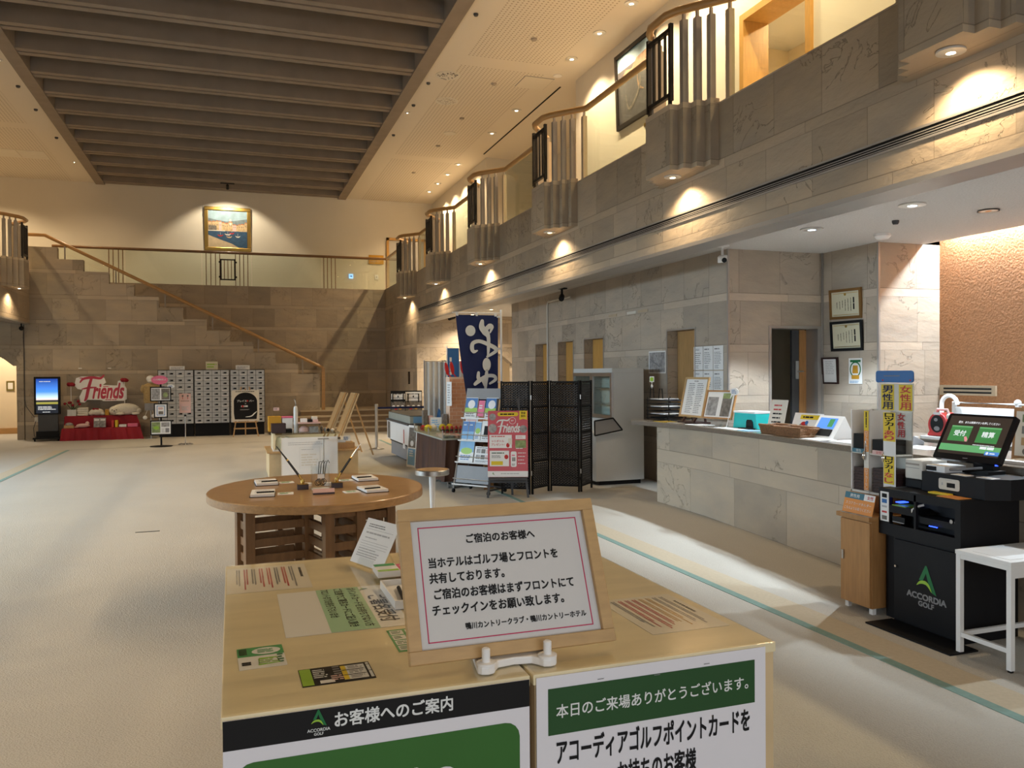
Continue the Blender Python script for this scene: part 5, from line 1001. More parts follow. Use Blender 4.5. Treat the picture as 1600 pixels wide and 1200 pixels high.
# refrigerated show case: low body, glass doors set back above it
t = thing('display_fridge', 'tall pale grey refrigerator with glass doors behind the folding screen', 'refrigerator', (5.2, 11.1, 0)); y0, y1 = 10.42, 11.80
m = MB(); m.box(4.86, y0, .06, 5.62, y1, .74, 'fridge_white'); m.prism([(4.86, .741), (5.13, .93), (5.13, .741)], -y1, -y0 - .001, 'fridge_white') if False else None; m.box(5.14, y0, .741, 5.62, y0 + .02, 1.60, 'fridge_white'); m.box(5.14, y1 - .02, .741, 5.62, y1, 1.60, 'fridge_white'); m.box(5.60, y0 + .021, .741, 5.62, y1 - .021, 1.60, 'fridge_white'); m.box(5.14, y0 + .021, .741, 5.60, y1 - .021, .93, 'fridge_white'); m.box(5.12, y0, 1.601, 5.62, y1, 1.665, 'fridge_white'); m.build('cabinet', t, world=True)
m = MB(); m.box(4.92, y0 + .03, 0, 5.58, y1 - .03, .06, 'black'); m.build('plinth', t, world=True)
for a, b in ((y0 + .002, 11.10), (11.105, y1 - .002)):
    m = MB()
    for q0, z0, q1, z1 in ((a, .94, a + .05, 1.60), (b - .05, .94, b, 1.60), (a + .051, .94, b - .051, .99), (a + .051, 1.55, b - .051, 1.60)): m.box(5.105, q0, z0, 5.139, q1, z1, 'steel')
    dd = m.build('glass_door', t, world=True); m = MB(); m.box(5.117, a + .05, .99, 5.123, b - .05, 1.55, 'glass'); m.build('pane', dd, world=True)
for z in (1.12, 1.36): m = MB(); m.box(5.16, y0 + .03, z, 5.59, y1 - .03, z + .012, 'steel'); m.build('wire_shelf', t, world=True)
m = MB(); fq = [(5.12, 10.40, .955), (5.23, 10.33, .79), (4.80, 10.33, .72), (4.83, 10.40, .92)]; [m.bar(fq[k], fq[(k + 1) % 4], .022, .018, 'black') for k in range(4)]; m.add(fq, [(0, 1, 2, 3)], 'mid_grey'); m.build('folded_flap', t, world=True)
m = MB().frame((4.859, 10.62, .16), (0, -1, 0), (0, 0, 1)); m.box(-.10, -.08, 0, .10, .08, .002, 'paper'); m.lines(0, 0, .14, .1, 4, 'ink_grey', .003); m.build('sticker', t, world=True)
# ================================================================== front desk
t = thing('reception_counter', 'long stone faced reception counter with a granite top', 'counter', (4.9, 6, 0))
fr_ = [(4.96, 8.86), (4.95, 7.8), (4.83, 6.5), (4.72, 5.4), (4.63, 4.3), (4.56, 3.0), (4.50, 1.5)]; bk = [(5.22, 1.5), (5.26, 3.0), (5.32, 4.3), (5.38, 5.4), (5.44, 6.5), (5.48, 7.8), (5.49, 8.86)]
m = MB(); m.prism(fr_ + bk, 0.0, .96, 'stone_counter'); m.build('stone_front', t, world=True)
m = MB(); m.prism([(4.64, 8.94), (4.79, 7.9), (4.735, 6.55), (4.62, 5.4), (4.53, 4.3), (4.47, 3.0), (4.42, 1.5), (5.26, 1.5), (5.30, 3.0), (5.36, 4.3), (5.42, 5.4), (5.47, 6.5), (5.51, 7.8), (5.55, 9.36)], .96, 1.01, 'granite'); m.build('granite_top', t, world=True, bevel=.006)
CT = 1.0105
def face(x, y, z, w=0, tilt=0.0, turn=0.0):
    """upright board on the desk facing the hall; x-board runs towards the camera"""
    u = (-math.sin(turn), -math.cos(turn), 0); n = Vector((-math.cos(turn), math.sin(turn), 0)); return MB().frame((x, y, z), u, Vector((0, 0, 1)) - n * tilt)
t = thing('letter_rack', 'black wire tray rack of papers at the far end of the counter', 'letter rack', (5.12, 8.88, CT))
m = MB()
for k in range(6):
    z = .02 + .045 * k
    m.tube([(-.17, -.32, z), (.17, -.32, z), (.17, .22, z), (-.17, .22, z)], .006, 'black', 6, True)
    for q in (-.2, -.1, -.0, .1): m.tube([(-.16, q, z), (.16, q, z)], .004, 'black', 6)
for y in (-.31, .21):
    for x in (-.16, .16): m.tube([(x, y, 0), (x, y, .28)], .006, 'black', 6)
for y in (-.12, .10): m.tube([(-.16, y - .05, .27), (-.16, y - .03, .39), (-.16, y + .03, .39), (-.16, y + .05, .27)], .006, 'black', 6)
m.build('wire_trays', t)
for k in (0, 1, 3, 5): m = MB(); m.box(-.15, -.2 + .03 * k, .03 + .045 * k, .13, .16, .038 + .045 * k, 'paper' if k % 2 else 'black'); m.build('paper_stack', t)
t = thing('clip_tag', 'green and white tag on a clip above the wire tray rack', 'tag', (4.96, 8.98, CT + .39)); m = MB(); m.tube([(0, 0, 0), (0, 0, .09)], .004, 'white'); m.ball((0, 0, .03), (.014, .014, .02), 'white'); m.build('clip', t); m = MB().frame((0, 0, .115), (0, -1, 0), (0, 0, 1)); m.box(-.055, -.035, -.002, .055, .035, .002, 'paper'); m.rrect(0, 0, .085, .05, .015, 'lime', .003); m.build('card', t)
t = thing('framed_notice', 'light wooden framed white notice on a dark stand on the counter', 'framed notice', (5.02, 8.16, CT))
m = face(5.06, 8.16, 1.31, tilt=.22); 
for a in ((-.25, -.235, .25, -.212), (-.25, .212, .25, .235), (-.25, -.212, -.228, .212), (.228, -.212, .25, .212)): m.box(a[0], a[1], -.01, a[2], a[3], .012, 'frame_wood')
m.build('wooden_frame', t, world=True); m = face(5.06, 8.16, 1.31, tilt=.22); m.box(-.228, -.212, -.008, .228, .212, 0, 'paper'); m.lines(0, .19, .12, .014, 1, 'ink', .001); m.lines(-.085, -.01, .15, .36, 17, 'ink_grey', .001, fill=.35); m.lines(.095, -.01, .15, .36, 17, 'ink_grey', .001, fill=.35); m.build('printed_sheet', t, world=True)
m = MB(); [m.bar((4.96, y, CT), (5.03, y, CT + .09), .03, .02, 'brown_box') for y in (8.05, 8.28)]; m.box(4.94, 7.98, CT, 5.16, 8.34, CT + .018, 'brown_box'); [m.bar((5.14, y, CT), (5.09, y, CT + .3), .02, .02, 'brown_box') for y in (8.05, 8.28)]; m.build('stand', t, world=True)
t = thing('framed_photos', 'brown framed pair of photos tilted on a clear stand on the counter', 'framed picture', (4.96, 7.56, CT))
m = face(5.0, 7.56, 1.245, tilt=.30, turn=-.25)
for a in ((-.21, -.16, .21, -.143), (-.21, .143, .21, .16), (-.21, -.143, -.193, .143), (.193, -.143, .21, .143)): m.box(a[0], a[1], -.01, a[2], a[3], .01, 'cabinet_wood')
m.build('frame', t, world=True); m = face(5.0, 7.56, 1.245, tilt=.30, turn=-.25); m.box(-.193, -.143, -.008, .193, .143, 0, 'paper'); m.rect(-.10, -.02, .15, .21, 'photo_grey'); m.rect(.10, .0, .14, .26, 'photo_dark'); m.rect(.10, .10, .14, .06, 'photo_green', .0014); m.build('photos', t, world=True)
m = MB(); m.box(4.90, 7.38, CT, 5.12, 7.74, CT + .01, 'acrylic'); [m.bar((4.93, y, CT), (4.99, y, CT + .1), .02, .012, 'acrylic') for y in (7.45, 7.68)]; [m.bar((5.1, y, CT), (5.03, y, CT + .22), .015, .012, 'acrylic') for y in (7.45, 7.68)]; m.build('stand', t, world=True)
t = thing('speech_bubble_sign', 'white speech bubble tag on the corner of the framed photos', 'tag', (4.93, 7.22, 1.31)); m = face(4.935, 7.19, 1.395); m.prism([(.075 * math.cos(R(a)), .038 * math.sin(R(a))) for a in range(0, 360, 15)], -.002, .002, 'paper'); m.prism([(-.05, -.015), (-.02, -.03), (-.075, -.075)], -.002, .0019, 'paper'); m.lines(0, 0, .09, .045, 3, 'blue', .0026); m.build('bubble', t, world=True)
m = MB(); m.tube([(4.935, 7.235, 1.28), (4.938, 7.20, 1.39)], .003, 'white'); m.tube([(4.935, 7.235, 1.28), (4.91, 7.30, CT)], .003, 'white'); m.build('stem', t, world=True)
t = thing('box_of_forms', 'turquoise box with a white lid and dark opening on the counter', 'box', (5.14, 7.16, CT)); m = MB(); m.prism([(-.21, 0), (.21, 0), (.18, .16), (-.18, .16)], -.10, .10, 'turquoise'); m.v = [Vector((p.z, -p.x, p.y)) for p in m.v]; m.build('body', t, bevel=.004)
m = MB(); m.box(-.11, -.185, .16, .11, .185, .178, 'paper'); m.build('lid', t); m = MB().frame((-.102, -.09, .055), (0, -1, 0), (0, 0, 1)); m.prism([(-.06, -.045), (.06, -.045), (.05, .02), (.03, .04), (-.04, .04), (-.055, .02)], 0, .006, 'black'); m.build('opening', t); m = MB(); m.box(-.17, -.19, 0, -.11, .02, .012, 'black'); m.build('front_tray', t)
t = thing('desk_sign', 'cream leaflet sign with red and black lines leaning beside the wicker baskets', 'sign', (5.08, 6.68, CT)); m = face(5.09, 6.69, 1.168, tilt=.28, turn=-.2); m.box(-.10, -.158, -.002, .10, .158, .002, 'paper_warm')
for k in range(6): m.lines(0, .10 - .042 * k, .12, .018, 1, 'ink_red' if k < 2 else 'ink', .003, fill=.8)
m.build('panel', t, world=True); m = MB(); m.bar((5.2, 6.71, CT), (5.12, 6.71, 1.2), .02, .008, 'acrylic'); m.box(5.03, 6.59, CT, 5.21, 6.81, CT + .006, 'black'); m.build('stand', t, world=True)
for i, (x, y, lab) in enumerate(((4.90, 6.44, 'small wicker basket on the counter, left one behind'), (4.84, 6.10, 'wicker basket on the counter, larger one in front'))):
    t = thing('wicker_basket', lab, 'basket', (x, y, CT), 0, 'wicker baskets'); w = (.13, .165)[i]
    m = MB()
    for k in range(5):
        a = 1 + .03 * k; z = .008 + .015 * k; m.tube([(-.085 * a, -w * a, z), (.085 * a, -w * a, z), (.085 * a, w * a, z), (-.085 * a, w * a, z)], .0085, 'wicker', 6, True)
    m.box(-.085, -w, 0, .085, w, .008, 'wicker'); m.build('body', t); m = MB(); m.tube([(-.097, -w * 1.13, .082), (.097, -w * 1.13, .082), (.097, w * 1.13, .082), (-.097, w * 1.13, .082)], .011, 'wicker', 8, True); m.build('rim', t)
t = thing('tent_card', 'white tent card with a yellow heading behind the wicker baskets', 'tent card', (5.12, 6.24, CT)); m = face(5.07, 6.24, CT + .10, tilt=.42, turn=-.15); m.box(-.17, -.105, -.003, .17, .105, 0, 'paper'); m.rect(.02, .065, .22, .045, 'yellow'); m.lines(.02, .065, .16, .02, 1, 'ink', .0016, fill=.8); m.ring(-.03, -.02, .05, .035, 'photo_grey', .0012, 16); m.ring(-.03, -.0, .035, .02, 'red', .0016, 12); m.ring(.0, .01, .02, .02, 'blue', .002, 12); m.build('front', t, world=True); m = MB(); m.add([(5.12, 6.41, 1.20), (5.12, 6.07, 1.20), (5.21, 6.07, CT), (5.21, 6.41, CT)], [(0, 1, 2, 3)], 'paper'); m.build('back', t, world=True)
t = thing('desk_calendar', 'white triangular desk stand with a blue and green map picture', 'desk calendar', (5.0, 5.85, CT)); m = MB(); pr = [(4.90, CT), (5.14, CT), (5.03, 1.205)]; m.add([(p[0], y, p[1]) for y in (5.69, 6.0) for p in pr], [(0, 1, 2), (5, 4, 3), (0, 3, 4, 1), (1, 4, 5, 2), (2, 5, 3, 0)], 'paper'); m.build('body', t, world=True)
m = MB().frame((4.963, 5.86, 1.105), (0, -1, 0), (.13, 0, .195)); m.rect(0, .04, .22, .11, 'screen_blue', .002); m.rect(.05, .045, .06, .08, 'green_paper', .003); m.rect(0, -.055, .22, .07, 'ink', .002); m.build('picture', t, world=True)
for i, (x, y, w, d, k, c) in enumerate(((4.90, 8.55, .09, .13, 'yellow', 'pale yellow sheet at the far end of the counter'), (4.93, 8.28, .10, .11, 'paper', 'white sheet on the counter before the framed notice'), (4.94, 7.86, .10, .15, 'paper', 'white sheet on the counter between the two frames'), (4.91, 7.20, .09, .20, 'paper', 'wide white sheet on the counter before the turquoise box'), (4.90, 6.88, .08, .10, 'sky_blue', 'pale blue sheet on the counter left of the cream sign'), (4.80, 5.75, .09, .12, 'paper', 'white sheet on the counter before the desk calendar'), (4.86, 5.40, .11, .17, 'paper', 'large white sheet at the near part of the counter'), (4.98, 4.85, .12, .2, 'paper', 'white sheet on the counter behind the locker card rack'))):
    m = MB(); m.box(x - w, y - d, CT, x + w, y + d, CT + .0025, k if k != 'yellow' else 'yellow'); m.frame((x, y, CT + .0026), (0, -1, 0), (1, 0, 0)); m.lines(0, 0, d * 1.5, w * 1.5, 5, 'ink_pale', fill=.3); single(m, 'paper_sheet', c, 'paper', (x, y, CT), 'papers on the counter')
t = thing('desk_phone', 'grey curved card terminal on the counter behind the yellow locker strips', 'terminal', (5.08, 5.05, CT)); m = MB(); m.prism([(-.10, 0), (.10, 0), (.10, .03), (-.06, .10), (-.10, .09)], -.07, .07, 'mid_grey'); m.v = [Vector((p.x, p.z, p.y)) for p in m.v]; m.build('body', t, bevel=.008); m = MB(); m.box(-.02, -.06, .062, .05, .06, .068, 'white'); m.build('top_panel', t)

# things on the stone walls behind the desk
def wall_x(X, y, z): return MB().frame((X - .004, y, z), (0, -1, 0), (0, 0, 1))
for r in range(2):
    for c in range(3):
        y = 9.42 - .235 * c; z = 1.785 - .325 * r; m = wall_x(DX, y, z); m.box(-.112, -.155, 0, .112, .155, .003, 'paper'); m.lines(-.01, .115, .15, .03, 1 + (c == 0), 'ink_grey', .0036); m.lines(-.01, -.0, .16, .16, 6 + c, 'ink_grey', .0036, fill=.35); m.lines(-.03, -.115, .1, .05, 3, 'ink_grey', .0036, fill=.4)
        single(m, 'wall_notice', '%s row, %s of the white notices on the stone wall' % (('upper', 'lower')[r], ('left', 'middle', 'right')[c]), 'notice', (DX, y, z - .155), 'white notices on the stone wall')
m = wall_x(DX, 10.53, 1.75); m.box(-.25, -.165, 0, .25, .165, .004, 'paper'); m.rect(0, 0, .46, .29, 'photo_grey', .0046)
m.stroke([(-.2, .05), (-.1, .0), (0, -.03), (.08, -.06), (.15, .04), (.2, .1)], .02, 'ink_grey', .0052); m.stroke([(.0, -.15), (.04, -.03), (-.05, .1)], .014, 'ink_pale', .0055); m.lines(.17, .11, .1, .06, 2, 'ink_grey', .0056); single(m, 'wall_map', 'printed map sheet on the stone wall right of the refrigerator', 'map', (DX, 10.53, 1.585))
for i, (y0, y1, k, lab) in enumerate(((12.14, 11.84, 'stair_tread', 'tape patch on the stone wall, left one'), (11.50, 11.16, 'paper_warm', 'white tape patch on the stone wall, middle one'), (11.12, 10.79, 'stair_tread', 'tape patch on the stone wall, right one'))):
    m = wall_x(DX, (y0 + y1) / 2, 2.535); m.box(-.15, -.02, 0, .15, .02, .005, k); single(m, 'tape_patch', lab, 'tape', (DX, (y0 + y1) / 2, 2.51), 'tape patches on the wall')
t = thing('conduit', 'thin pale pipe running up the wall from behind the woven screen to the black camera', 'pipe', (DX, 14.83, 0)); m = MB(); m.tube([(DX - .02, 14.85, .0), (DX - .02, 14.85, 2.92), (DX - .02, 14.80, 3.0), (DX - .02, 13.7, 3.0)], .018, 'offwhite'); m.build('pipe', t, world=True)
t = thing('security_camera', 'black camera hanging from the ceiling edge over the small door openings', 'camera', (5.68, 13.6, ZD)); m = MB(); m.lathe([(.10, -.005), (.10, -.02), (.03, -.03)], 'black', 16); m.tube([(0, 0, -.02), (0, 0, -.14)], .022, 'black'); m.build('mount', t); m = MB(); m.tube([(.02, .05, -.15), (-.06, -.12, -.21)], .05, 'black', 12); m.build('body', t)
t = thing('security_camera', 'white bullet camera hanging from the front desk ceiling', 'camera', (5.67, 8.5, ZD)); m = MB(); m.lathe([(.085, -.002), (.085, -.015), (.02, -.03)], 'white', 16); m.tube([(0, 0, -.02), (0, 0, -.13)], .016, 'white'); m.build('mount', t); m = MB(); m.box(-.05, -.13, -.205, .05, .12, -.13, 'white'); m.v = [Matrix.Rotation(R(-38), 4, 'Z') @ Matrix.Rotation(R(12), 4, 'X') @ p for p in m.v]; m.build('body', t, bevel=.008); m = MB(); m.tube([(-.05, -.12, -.20), (-.06, -.13, -.205)], .03, 'black', 12); m.build('lens', t)
t = thing('security_camera', 'small dark camera under the side hall ceiling left of the banner', 'camera', (5.4, 20.3, ZD)); m = MB(); m.lathe([(.07, 0), (.07, -.02)], 'white', 14); m.tube([(0, 0, -.01), (0, 0, -.08)], .014, 'white'); m.build('mount', t); m = MB(); m.tube([(.08, .08, -.07), (-.10, -.10, -.13)], .045, 'black', 10); m.build('body', t)
t = thing('security_camera', 'small black camera under the left gallery edge', 'camera', (-4.93, 23.0, 2.93)); m = MB(); m.tube([(0, 0, 0), (0, 0, -.08)], .015, 'black'); m.ball((0, 0, -.12), .055, 'black'); m.build('body', t)
def cert(name, label, y0, y1, z0, z1, fw, k, inner, draw, tilt=0.0):
    w = y0 - y1; h = z1 - z0; o = (7.35 - .012, (y0 + y1) / 2, (z0 + z1) / 2); t = thing(name, label, 'framed certificate', (7.34, (y0 + y1) / 2, z0))
    def f(): return MB().frame(o, (0, -1, tilt), (-.06, tilt, 1))
    m = f()
    for a in ((-w / 2, -h / 2, w / 2, -h / 2 + fw), (-w / 2, h / 2 - fw, w / 2, h / 2), (-w / 2, -h / 2 + fw, -w / 2 + fw, h / 2 - fw), (w / 2 - fw, -h / 2 + fw, w / 2, h / 2 - fw)): m.box(a[0], a[1], -.01, a[2], a[3], .016, k)
    m.build('frame', t, world=True); m = f(); m.box(-w / 2 + fw, -h / 2 + fw, -.008, w / 2 - fw, h / 2 - fw, .004, inner); draw(m, w - 2 * fw, h - 2 * fw); m.build('certificate', t, world=True)
def award(m, w, h):
    for a, b, c, d in ((0, h / 2 - .02, w * .9, .006), (0, -h / 2 + .02, w * .9, .006)): m.rect(a, b, c, d, 'gold', .0046)
    m.ring(0, h / 2 - .035, .022, .018, 'gold', .005, 12); m.lines(w * .30, 0, .03, h * .5, 1, 'ink', .005, vertical=True, fill=.8)
    for k in range(6): m.lines(w * (.2 - .1 * k), -.02, .012, h * (.6 - .06 * k), 1, 'ink', .005, vertical=True, fill=.7)
cert('award_certificate', 'upper award certificate in a golden brown frame on the stone wall', 8.57, 8.01, 2.26, 2.64, 0.035, 'gilt_brown', 'cert_paper', award, -.02); cert('award_certificate', 'lower award certificate in a black frame on the stone wall', 8.55, 7.99, 1.855, 2.235, .035, 'black', 'cert_paper', award)
cert('framed_notice', 'narrow dark framed letter below the certificates', 8.71, 8.42, 1.435, 1.78, .022, 'brown_box', 'paper', lambda m, w, h: m.lines(0, .04, w * .7, h * .6, 8, 'ink_pale', .0046, fill=.35))
m = wall_x(7.35, 8.125, 1.60); m.box(-.115, -.16, 0, .115, .16, .004, 'paper'); m.rect(0, .125, .18, .028, 'green_logo', .005)
m.ring(0, .02, .095, .10, 'green_logo', .0052, 24); m.ring(0, .02, .078, .082, 'paper', .0056, 24); m.prism([(-.05, -.03), (.05, -.03), (.04, .07), (-.04, .07)], .0058, .006, 'mustard'); m.rect(0, -.075, .13, .05, 'mustard', .0058); m.lines(0, -.135, .19, .03, 2, 'sky_blue', .0052); single(m, 'wall_poster', 'small white poster with a green ring and a golden basket', 'poster', (7.35, 8.125, 1.44))

# behind the desk at the right
t = thing('back_cabinet', 'low dark cabinet behind the front desk under the plaster wall', 'cabinet', (5.85, 5.4, 0)); m = MB(); m.box(5.62, 4.6, 0, 6.1, 6.1, .98, 'post_grey'); m.build('body', t, world=True); m = MB(); m.box(5.60, 4.58, .98, 6.12, 6.12, 1.015, 'granite'); m.build('top', t, world=True)
t = thing('red_device', 'red rounded device with a round dark face behind the desk', 'device', (5.74, 5.33, 1.04)); m = MB(); pr = [(.10 * math.cos(R(a)), .095 + .105 * math.sin(R(a))) for a in range(-30, 211, 12)] + [(-.115, 0), (.115, 0)]; m.frame((0, 0, 0), (0, -1, 0), (0, 0, 1)); m.prism(pr, -.10, .06, 'red'); m.reset(); m.build('case', t, bevel=.01)  # unidentified red device, shaped like a round fan heater
m = MB().frame((-.062, 0, .105), (0, -1, 0), (0, 0, 1)); m.ring(0, 0, .068, .075, 'black', .001, 24); m.ring(-.01, .035, .02, .015, 'mid_grey', .002, 12); m.ring(0, -.04, .03, .02, 'mid_grey', .002, 12); m.rect(0, .088, .07, .022, 'white_ink', .0012); m.build('round_face', t); m = MB(); m.tube([(0, -.07, .17), (0, -.05, .225), (0, .05, .225), (0, .07, .17)], .012, 'pale_pink'); m.build('carry_handle', t)
box_at('name_plate', 'white plate with blue print under the red device', 'plate', 5.64, 5.17, 1.0155, 5.84, 5.47, 1.038, 'white')
t = thing('white_partition', 'white framed low partition with a curved white pipe behind the desk', 'partition', (6.62, 5.2, 0))
for k in range(3): m = MB(); y1 = 6.0 - .68 * k; m.box(6.6, y1 - .66, .4, 6.62, y1, 1.25, 'white'); m.build('panel', t, world=True); m = MB(); m.tube([(6.61, y1 - .67, .0), (6.61, y1 - .67, 1.29), (6.61, y1, 1.29), (6.61, y1, 0)], .022, 'white'); m.ball((6.61, y1 - .67, 1.305), .03, 'white'); m.build('tube_frame', t, world=True)
m = MB(); m.tube([(6.56, 6.10, .9), (6.56, 6.10, 1.25)] + [(6.56, 6.01 + .09 * math.cos(R(a)), 1.27 + .085 * math.sin(R(a))) for a in range(0, 181, 20)], .02, 'white', 10); m.build('curved_pipe', t, world=True)
t = thing('wall_slots', 'pale wall fitting with dark slots at the foot of the plaster wall', 'vent', (8.29, 7.2, 1.2)); m = MB(); m.box(8.27, 6.95, 1.30, 8.298, 7.72, 1.42, 'stair_tread'); m.build('frame', t, world=True); m = MB(); [m.box(8.265, 7.0, z, 8.27, 7.66, z + .02, 'black') for z in (1.325, 1.37)]; m.build('slot', t, world=True)
t = thing('paper_roll', 'white paper tube lying above the kiosk screen behind it', 'roll', (4.9, 4.3, CT)); m = MB(); m.tube([(4.9, 4.50, 1.265), (4.9, 4.12, 1.265)], .02, 'white', 14); m.build('tube', t, world=True); m = MB(); m.box(4.88, 4.14, CT, 4.92, 4.48, 1.246, 'dark_grey'); m.build('holder', t, world=True)
t = thing('framed_board', 'brown framed board of small pictures at the right edge behind the kiosk', 'framed board', (4.86, 3.72, CT)); m = face(4.86, 3.70, 1.185, tilt=.08); m.box(-.25, -.17, -.01, .25, .17, .006, 'cabinet_wood'); m.build('frame', t, world=True); m = face(4.855, 3.70, 1.185, tilt=.08); m.box(-.225, -.145, 0, .225, .145, .008, 'paper_warm')
for k in range(3): m.rect(-.12, .10 - .075 * k, .12, .05, ('photo_green', 'ink_grey', 'beech')[k], .009); m.ring(-.15 + .08 * k, -.115, .02, .02, 'photo_dark', .009, 12); m.rect(.09, .09 - .075 * k, .18, .04, 'photo_grey', .009)
m.build('sheet', t, world=True)
box_at('paper_sheet', 'white sheets beside the framed board at the right edge', 'paper', 4.6, 3.55, CT, 4.8, 3.85, CT + .02, 'paper')

# ================================================================== payment kiosk
t = thing('payment_kiosk', 'black self service payment kiosk with a tilted touch screen', 'kiosk', (4.25, 3.85, 0))
def kf(y, z, x=3.979): return MB().frame((x, y, z), (0, -1, 0), (0, 0, 1))
m = MB(); m.box(4.0, 3.575, .0, 4.44, 4.09, .545, 'kiosk_black'); m.build('lower_cabinet', t, world=True, bevel=.004)
m = MB(); m.box(4.03, 4.092, .0, 4.44, 4.185, .544, 'kiosk_black'); m.build('side_panel', t, world=True)
m = MB(); m.box(3.985, 3.585, .02, 4.0, 4.075, .53, 'kiosk_black'); dd = m.build('door', t, world=True, bevel=.002)
m = kf(3.82, .327, 3.9845); logo(m, 0, .0, .147, words=False); m.text('ACCORDIA', .0, -.114, 'mid_grey', w=.295, h=.036, bold=.03); m.text('GOLF', .0, -.158, 'mid_grey', w=.115, h=.030, bold=.03); m.build('emblem', dd, world=True)
m = MB(); m.tube([(3.985, 4.05, .36), (3.97, 4.05, .36)], .008, 'chrome', 10); m.build('lock', dd, world=True)
m = MB(); X0 = 3.98
m.frame((X0, 4.195, .545), (0, -1, 0), (0, 0, 1))
def fp(a, b, c, d): m.box(a, b, -.02, c, d, 0, 'kiosk_black')
fp(0, 0, .625, .075); fp(0, .075, .09, .285); fp(.09, .15, .285, .195); fp(.285, .075, .30, .285); fp(.30, .075, .345, .155) if False else None
fp(.585, .075, .625, .285); fp(.09, .245, .585, .285); m.reset()
m.box(4.0, 3.57, .545, 4.44, 3.59, .83, 'kiosk_black'); m.box(4.0, 4.175, .545, 4.075, 4.195, .83, 'kiosk_black'); m.box(3.98, 3.57, .83, 4.44, 4.16, .842, 'kiosk_black'); m.box(3.98, 4.16, .83, 4.075, 4.195, .842, 'kiosk_black'); m.box(4.13, 3.591, .561, 4.44, 4.16, .829, 'kiosk_black'); m.box(4.0, 3.591, .545, 4.44, 4.16, .56, 'kiosk_black'); m.build('upper_body', t, world=True)
m = MB(); m.box(3.995, 3.93, .70, 4.13, 4.10, .735, 'black_gloss'); m.box(3.985, 3.98, .735, 4.10, 4.09, .745, 'lime'); m.tube([(3.99, 3.93, .70), (3.985, 3.925, .735), (4.0, 3.90, .76), (4.03, 3.88, .77)], .008, 'white'); m.box(4.0, 3.62, .66, 4.13, 3.89, .70, 'black'); m.build('cash_unit', t, world=True)
m = MB(); m.box(3.985, 4.02, .762, 4.05, 4.06, .768, 'led_blue'); m.box(3.984, 3.74, .655, 3.99, 3.80, .660, 'led_blue'); m.box(4.1, 3.66, .755, 4.11, 3.70, .76, 'led_blue'); m.build('blue_light', t, world=True)
m = MB(); m.tube([(3.995, 3.64, .71), (3.985, 3.64, .71)], .012, 'steel', 12); m.tube([(3.995, 3.61, .71), (3.985, 3.61, .71)], .007, 'steel', 10); m.build('lock', t, world=True)
m = kf(4.145, .725); m.box(-.035, -.095, -.001, .035, .095, .002, 'paper')
for y, k in ((.07, 'ink'), (.035, 'blue'), (.0, 'ink_pale'), (-.035, 'ink_red'), (-.072, 'photo_dark')): m.rect(0, y, .042, .026 if k in ('blue', 'ink', 'photo_dark') else .012, k, .0026)
m.build('card_sticker', t, world=True)
m = kf(4.03, .655); m.box(-.05, -.02, 0, .05, .02, .001, 'black'); m.box(-.045, -.018, .001, .045, -.012, .004, 'mid_grey'); m.build('coin_slot', t, world=True)
m = MB(); m.prism([(4.12, 3.985), (4.12, 3.53), (4.24, 3.46), (4.44, 3.46), (4.44, 3.985)], .842, .965, 'kiosk_black'); m.build('top_box', t, world=True, bevel=.003)
m = kf(3.775, .905, 4.119); m.rrect(0, 0, .15, .068, .012, 'offwhite', .004, 0); m.rect(.015, -.004, .06, .028, 'ink', .0045); m.lines(0, .026, .05, .006, 1, 'ink_pale', .0045); m.rect(-.048, .0, .012, .016, 'ink_pale', .0045); m.build('card_reader', t, world=True)
m = MB(); m.box(4.15, 4.01, .842, 4.36, 4.15, .90, 'kiosk_black'); m.box(4.15, 4.01, .901, 4.36, 4.15, 1.025, 'offwhite'); pr_ = m.build('receipt_printer', t, world=True, bevel=.008)
m = kf(4.085, .985, 4.149); m.rect(0, .012, .11, .012, 'post_grey', .0015); m.rect(0, -.012, .11, .003, 'ink_grey', .0015); m.build('paper_slot', pr_, world=True)
m = MB(); m.box(4.16, 3.845, .965, 4.33, 3.985, 1.005, 'white'); m.box(4.155, 3.91, .972, 4.16, 3.985, .998, 'black'); m.tube([(4.2, 3.85, .985), (4.22, 3.80, .99), (4.26, 3.74, 1.0), (4.30, 3.70, 1.005)], .008, 'mid_grey'); m.build('scanner', t, world=True)
sm = Vector((4.30, 3.765, 1.185)); su = (0, -1, .0); sv = (.14, 0, .26)
m = MB().frame(sm, su, sv); m.rrect(0, 0, .475, .315, .016, 'black_gloss', 0, -.03); mon = m.build('touch_monitor', t, world=True)
m = MB().frame(sm, su, sv); m.rect(0, .012, .43, .26, 'screen_dark', .001); m.rect(0, -.075, .43, .045, 'screen_green2', .0015); m.text('受付、または精算ボタンを押してください', 0, .10, 'screen_white', w=.29, h=.016, z=.002, bold=.01)
for x, s in ((-.105, '受付'), (.095, '精算')): m.rect(x, .022, .15, .105, 'screen_green', .0015); m.rect(x, .070, .15, .010, 'screen_green2', .0018); m.text(s, x, .025, 'screen_white', w=.085, h=.038, z=.002, bold=.012)
m.poly([(-.065, .0), (-.05, .005), (-.035, -.015), (-.035, -.03), (-.05, -.03)], 'screen_pink', .0022); m.lines(.10, -.047, .17, .008, 1, 'screen_white', .0022); m.rect(.095, -.063, .045, .017, 'screen_white', .0022); m.rect(.145, -.063, .045, .017, 'screen_white', .0022); m.rect(.165, -.095, .095, .025, 'screen_blue', .0022); m.ring(.135, -.095, .009, .009, 'screen_white', .0026, 10); m.lines(.175, -.095, .045, .014, 1, 'screen_white', .0026)
m.build('display', mon, world=True); m = MB().frame(sm, su, sv); m.rect(0, -.140, .035, .004, 'mid_grey', .001); m.build('badge', mon, world=True)
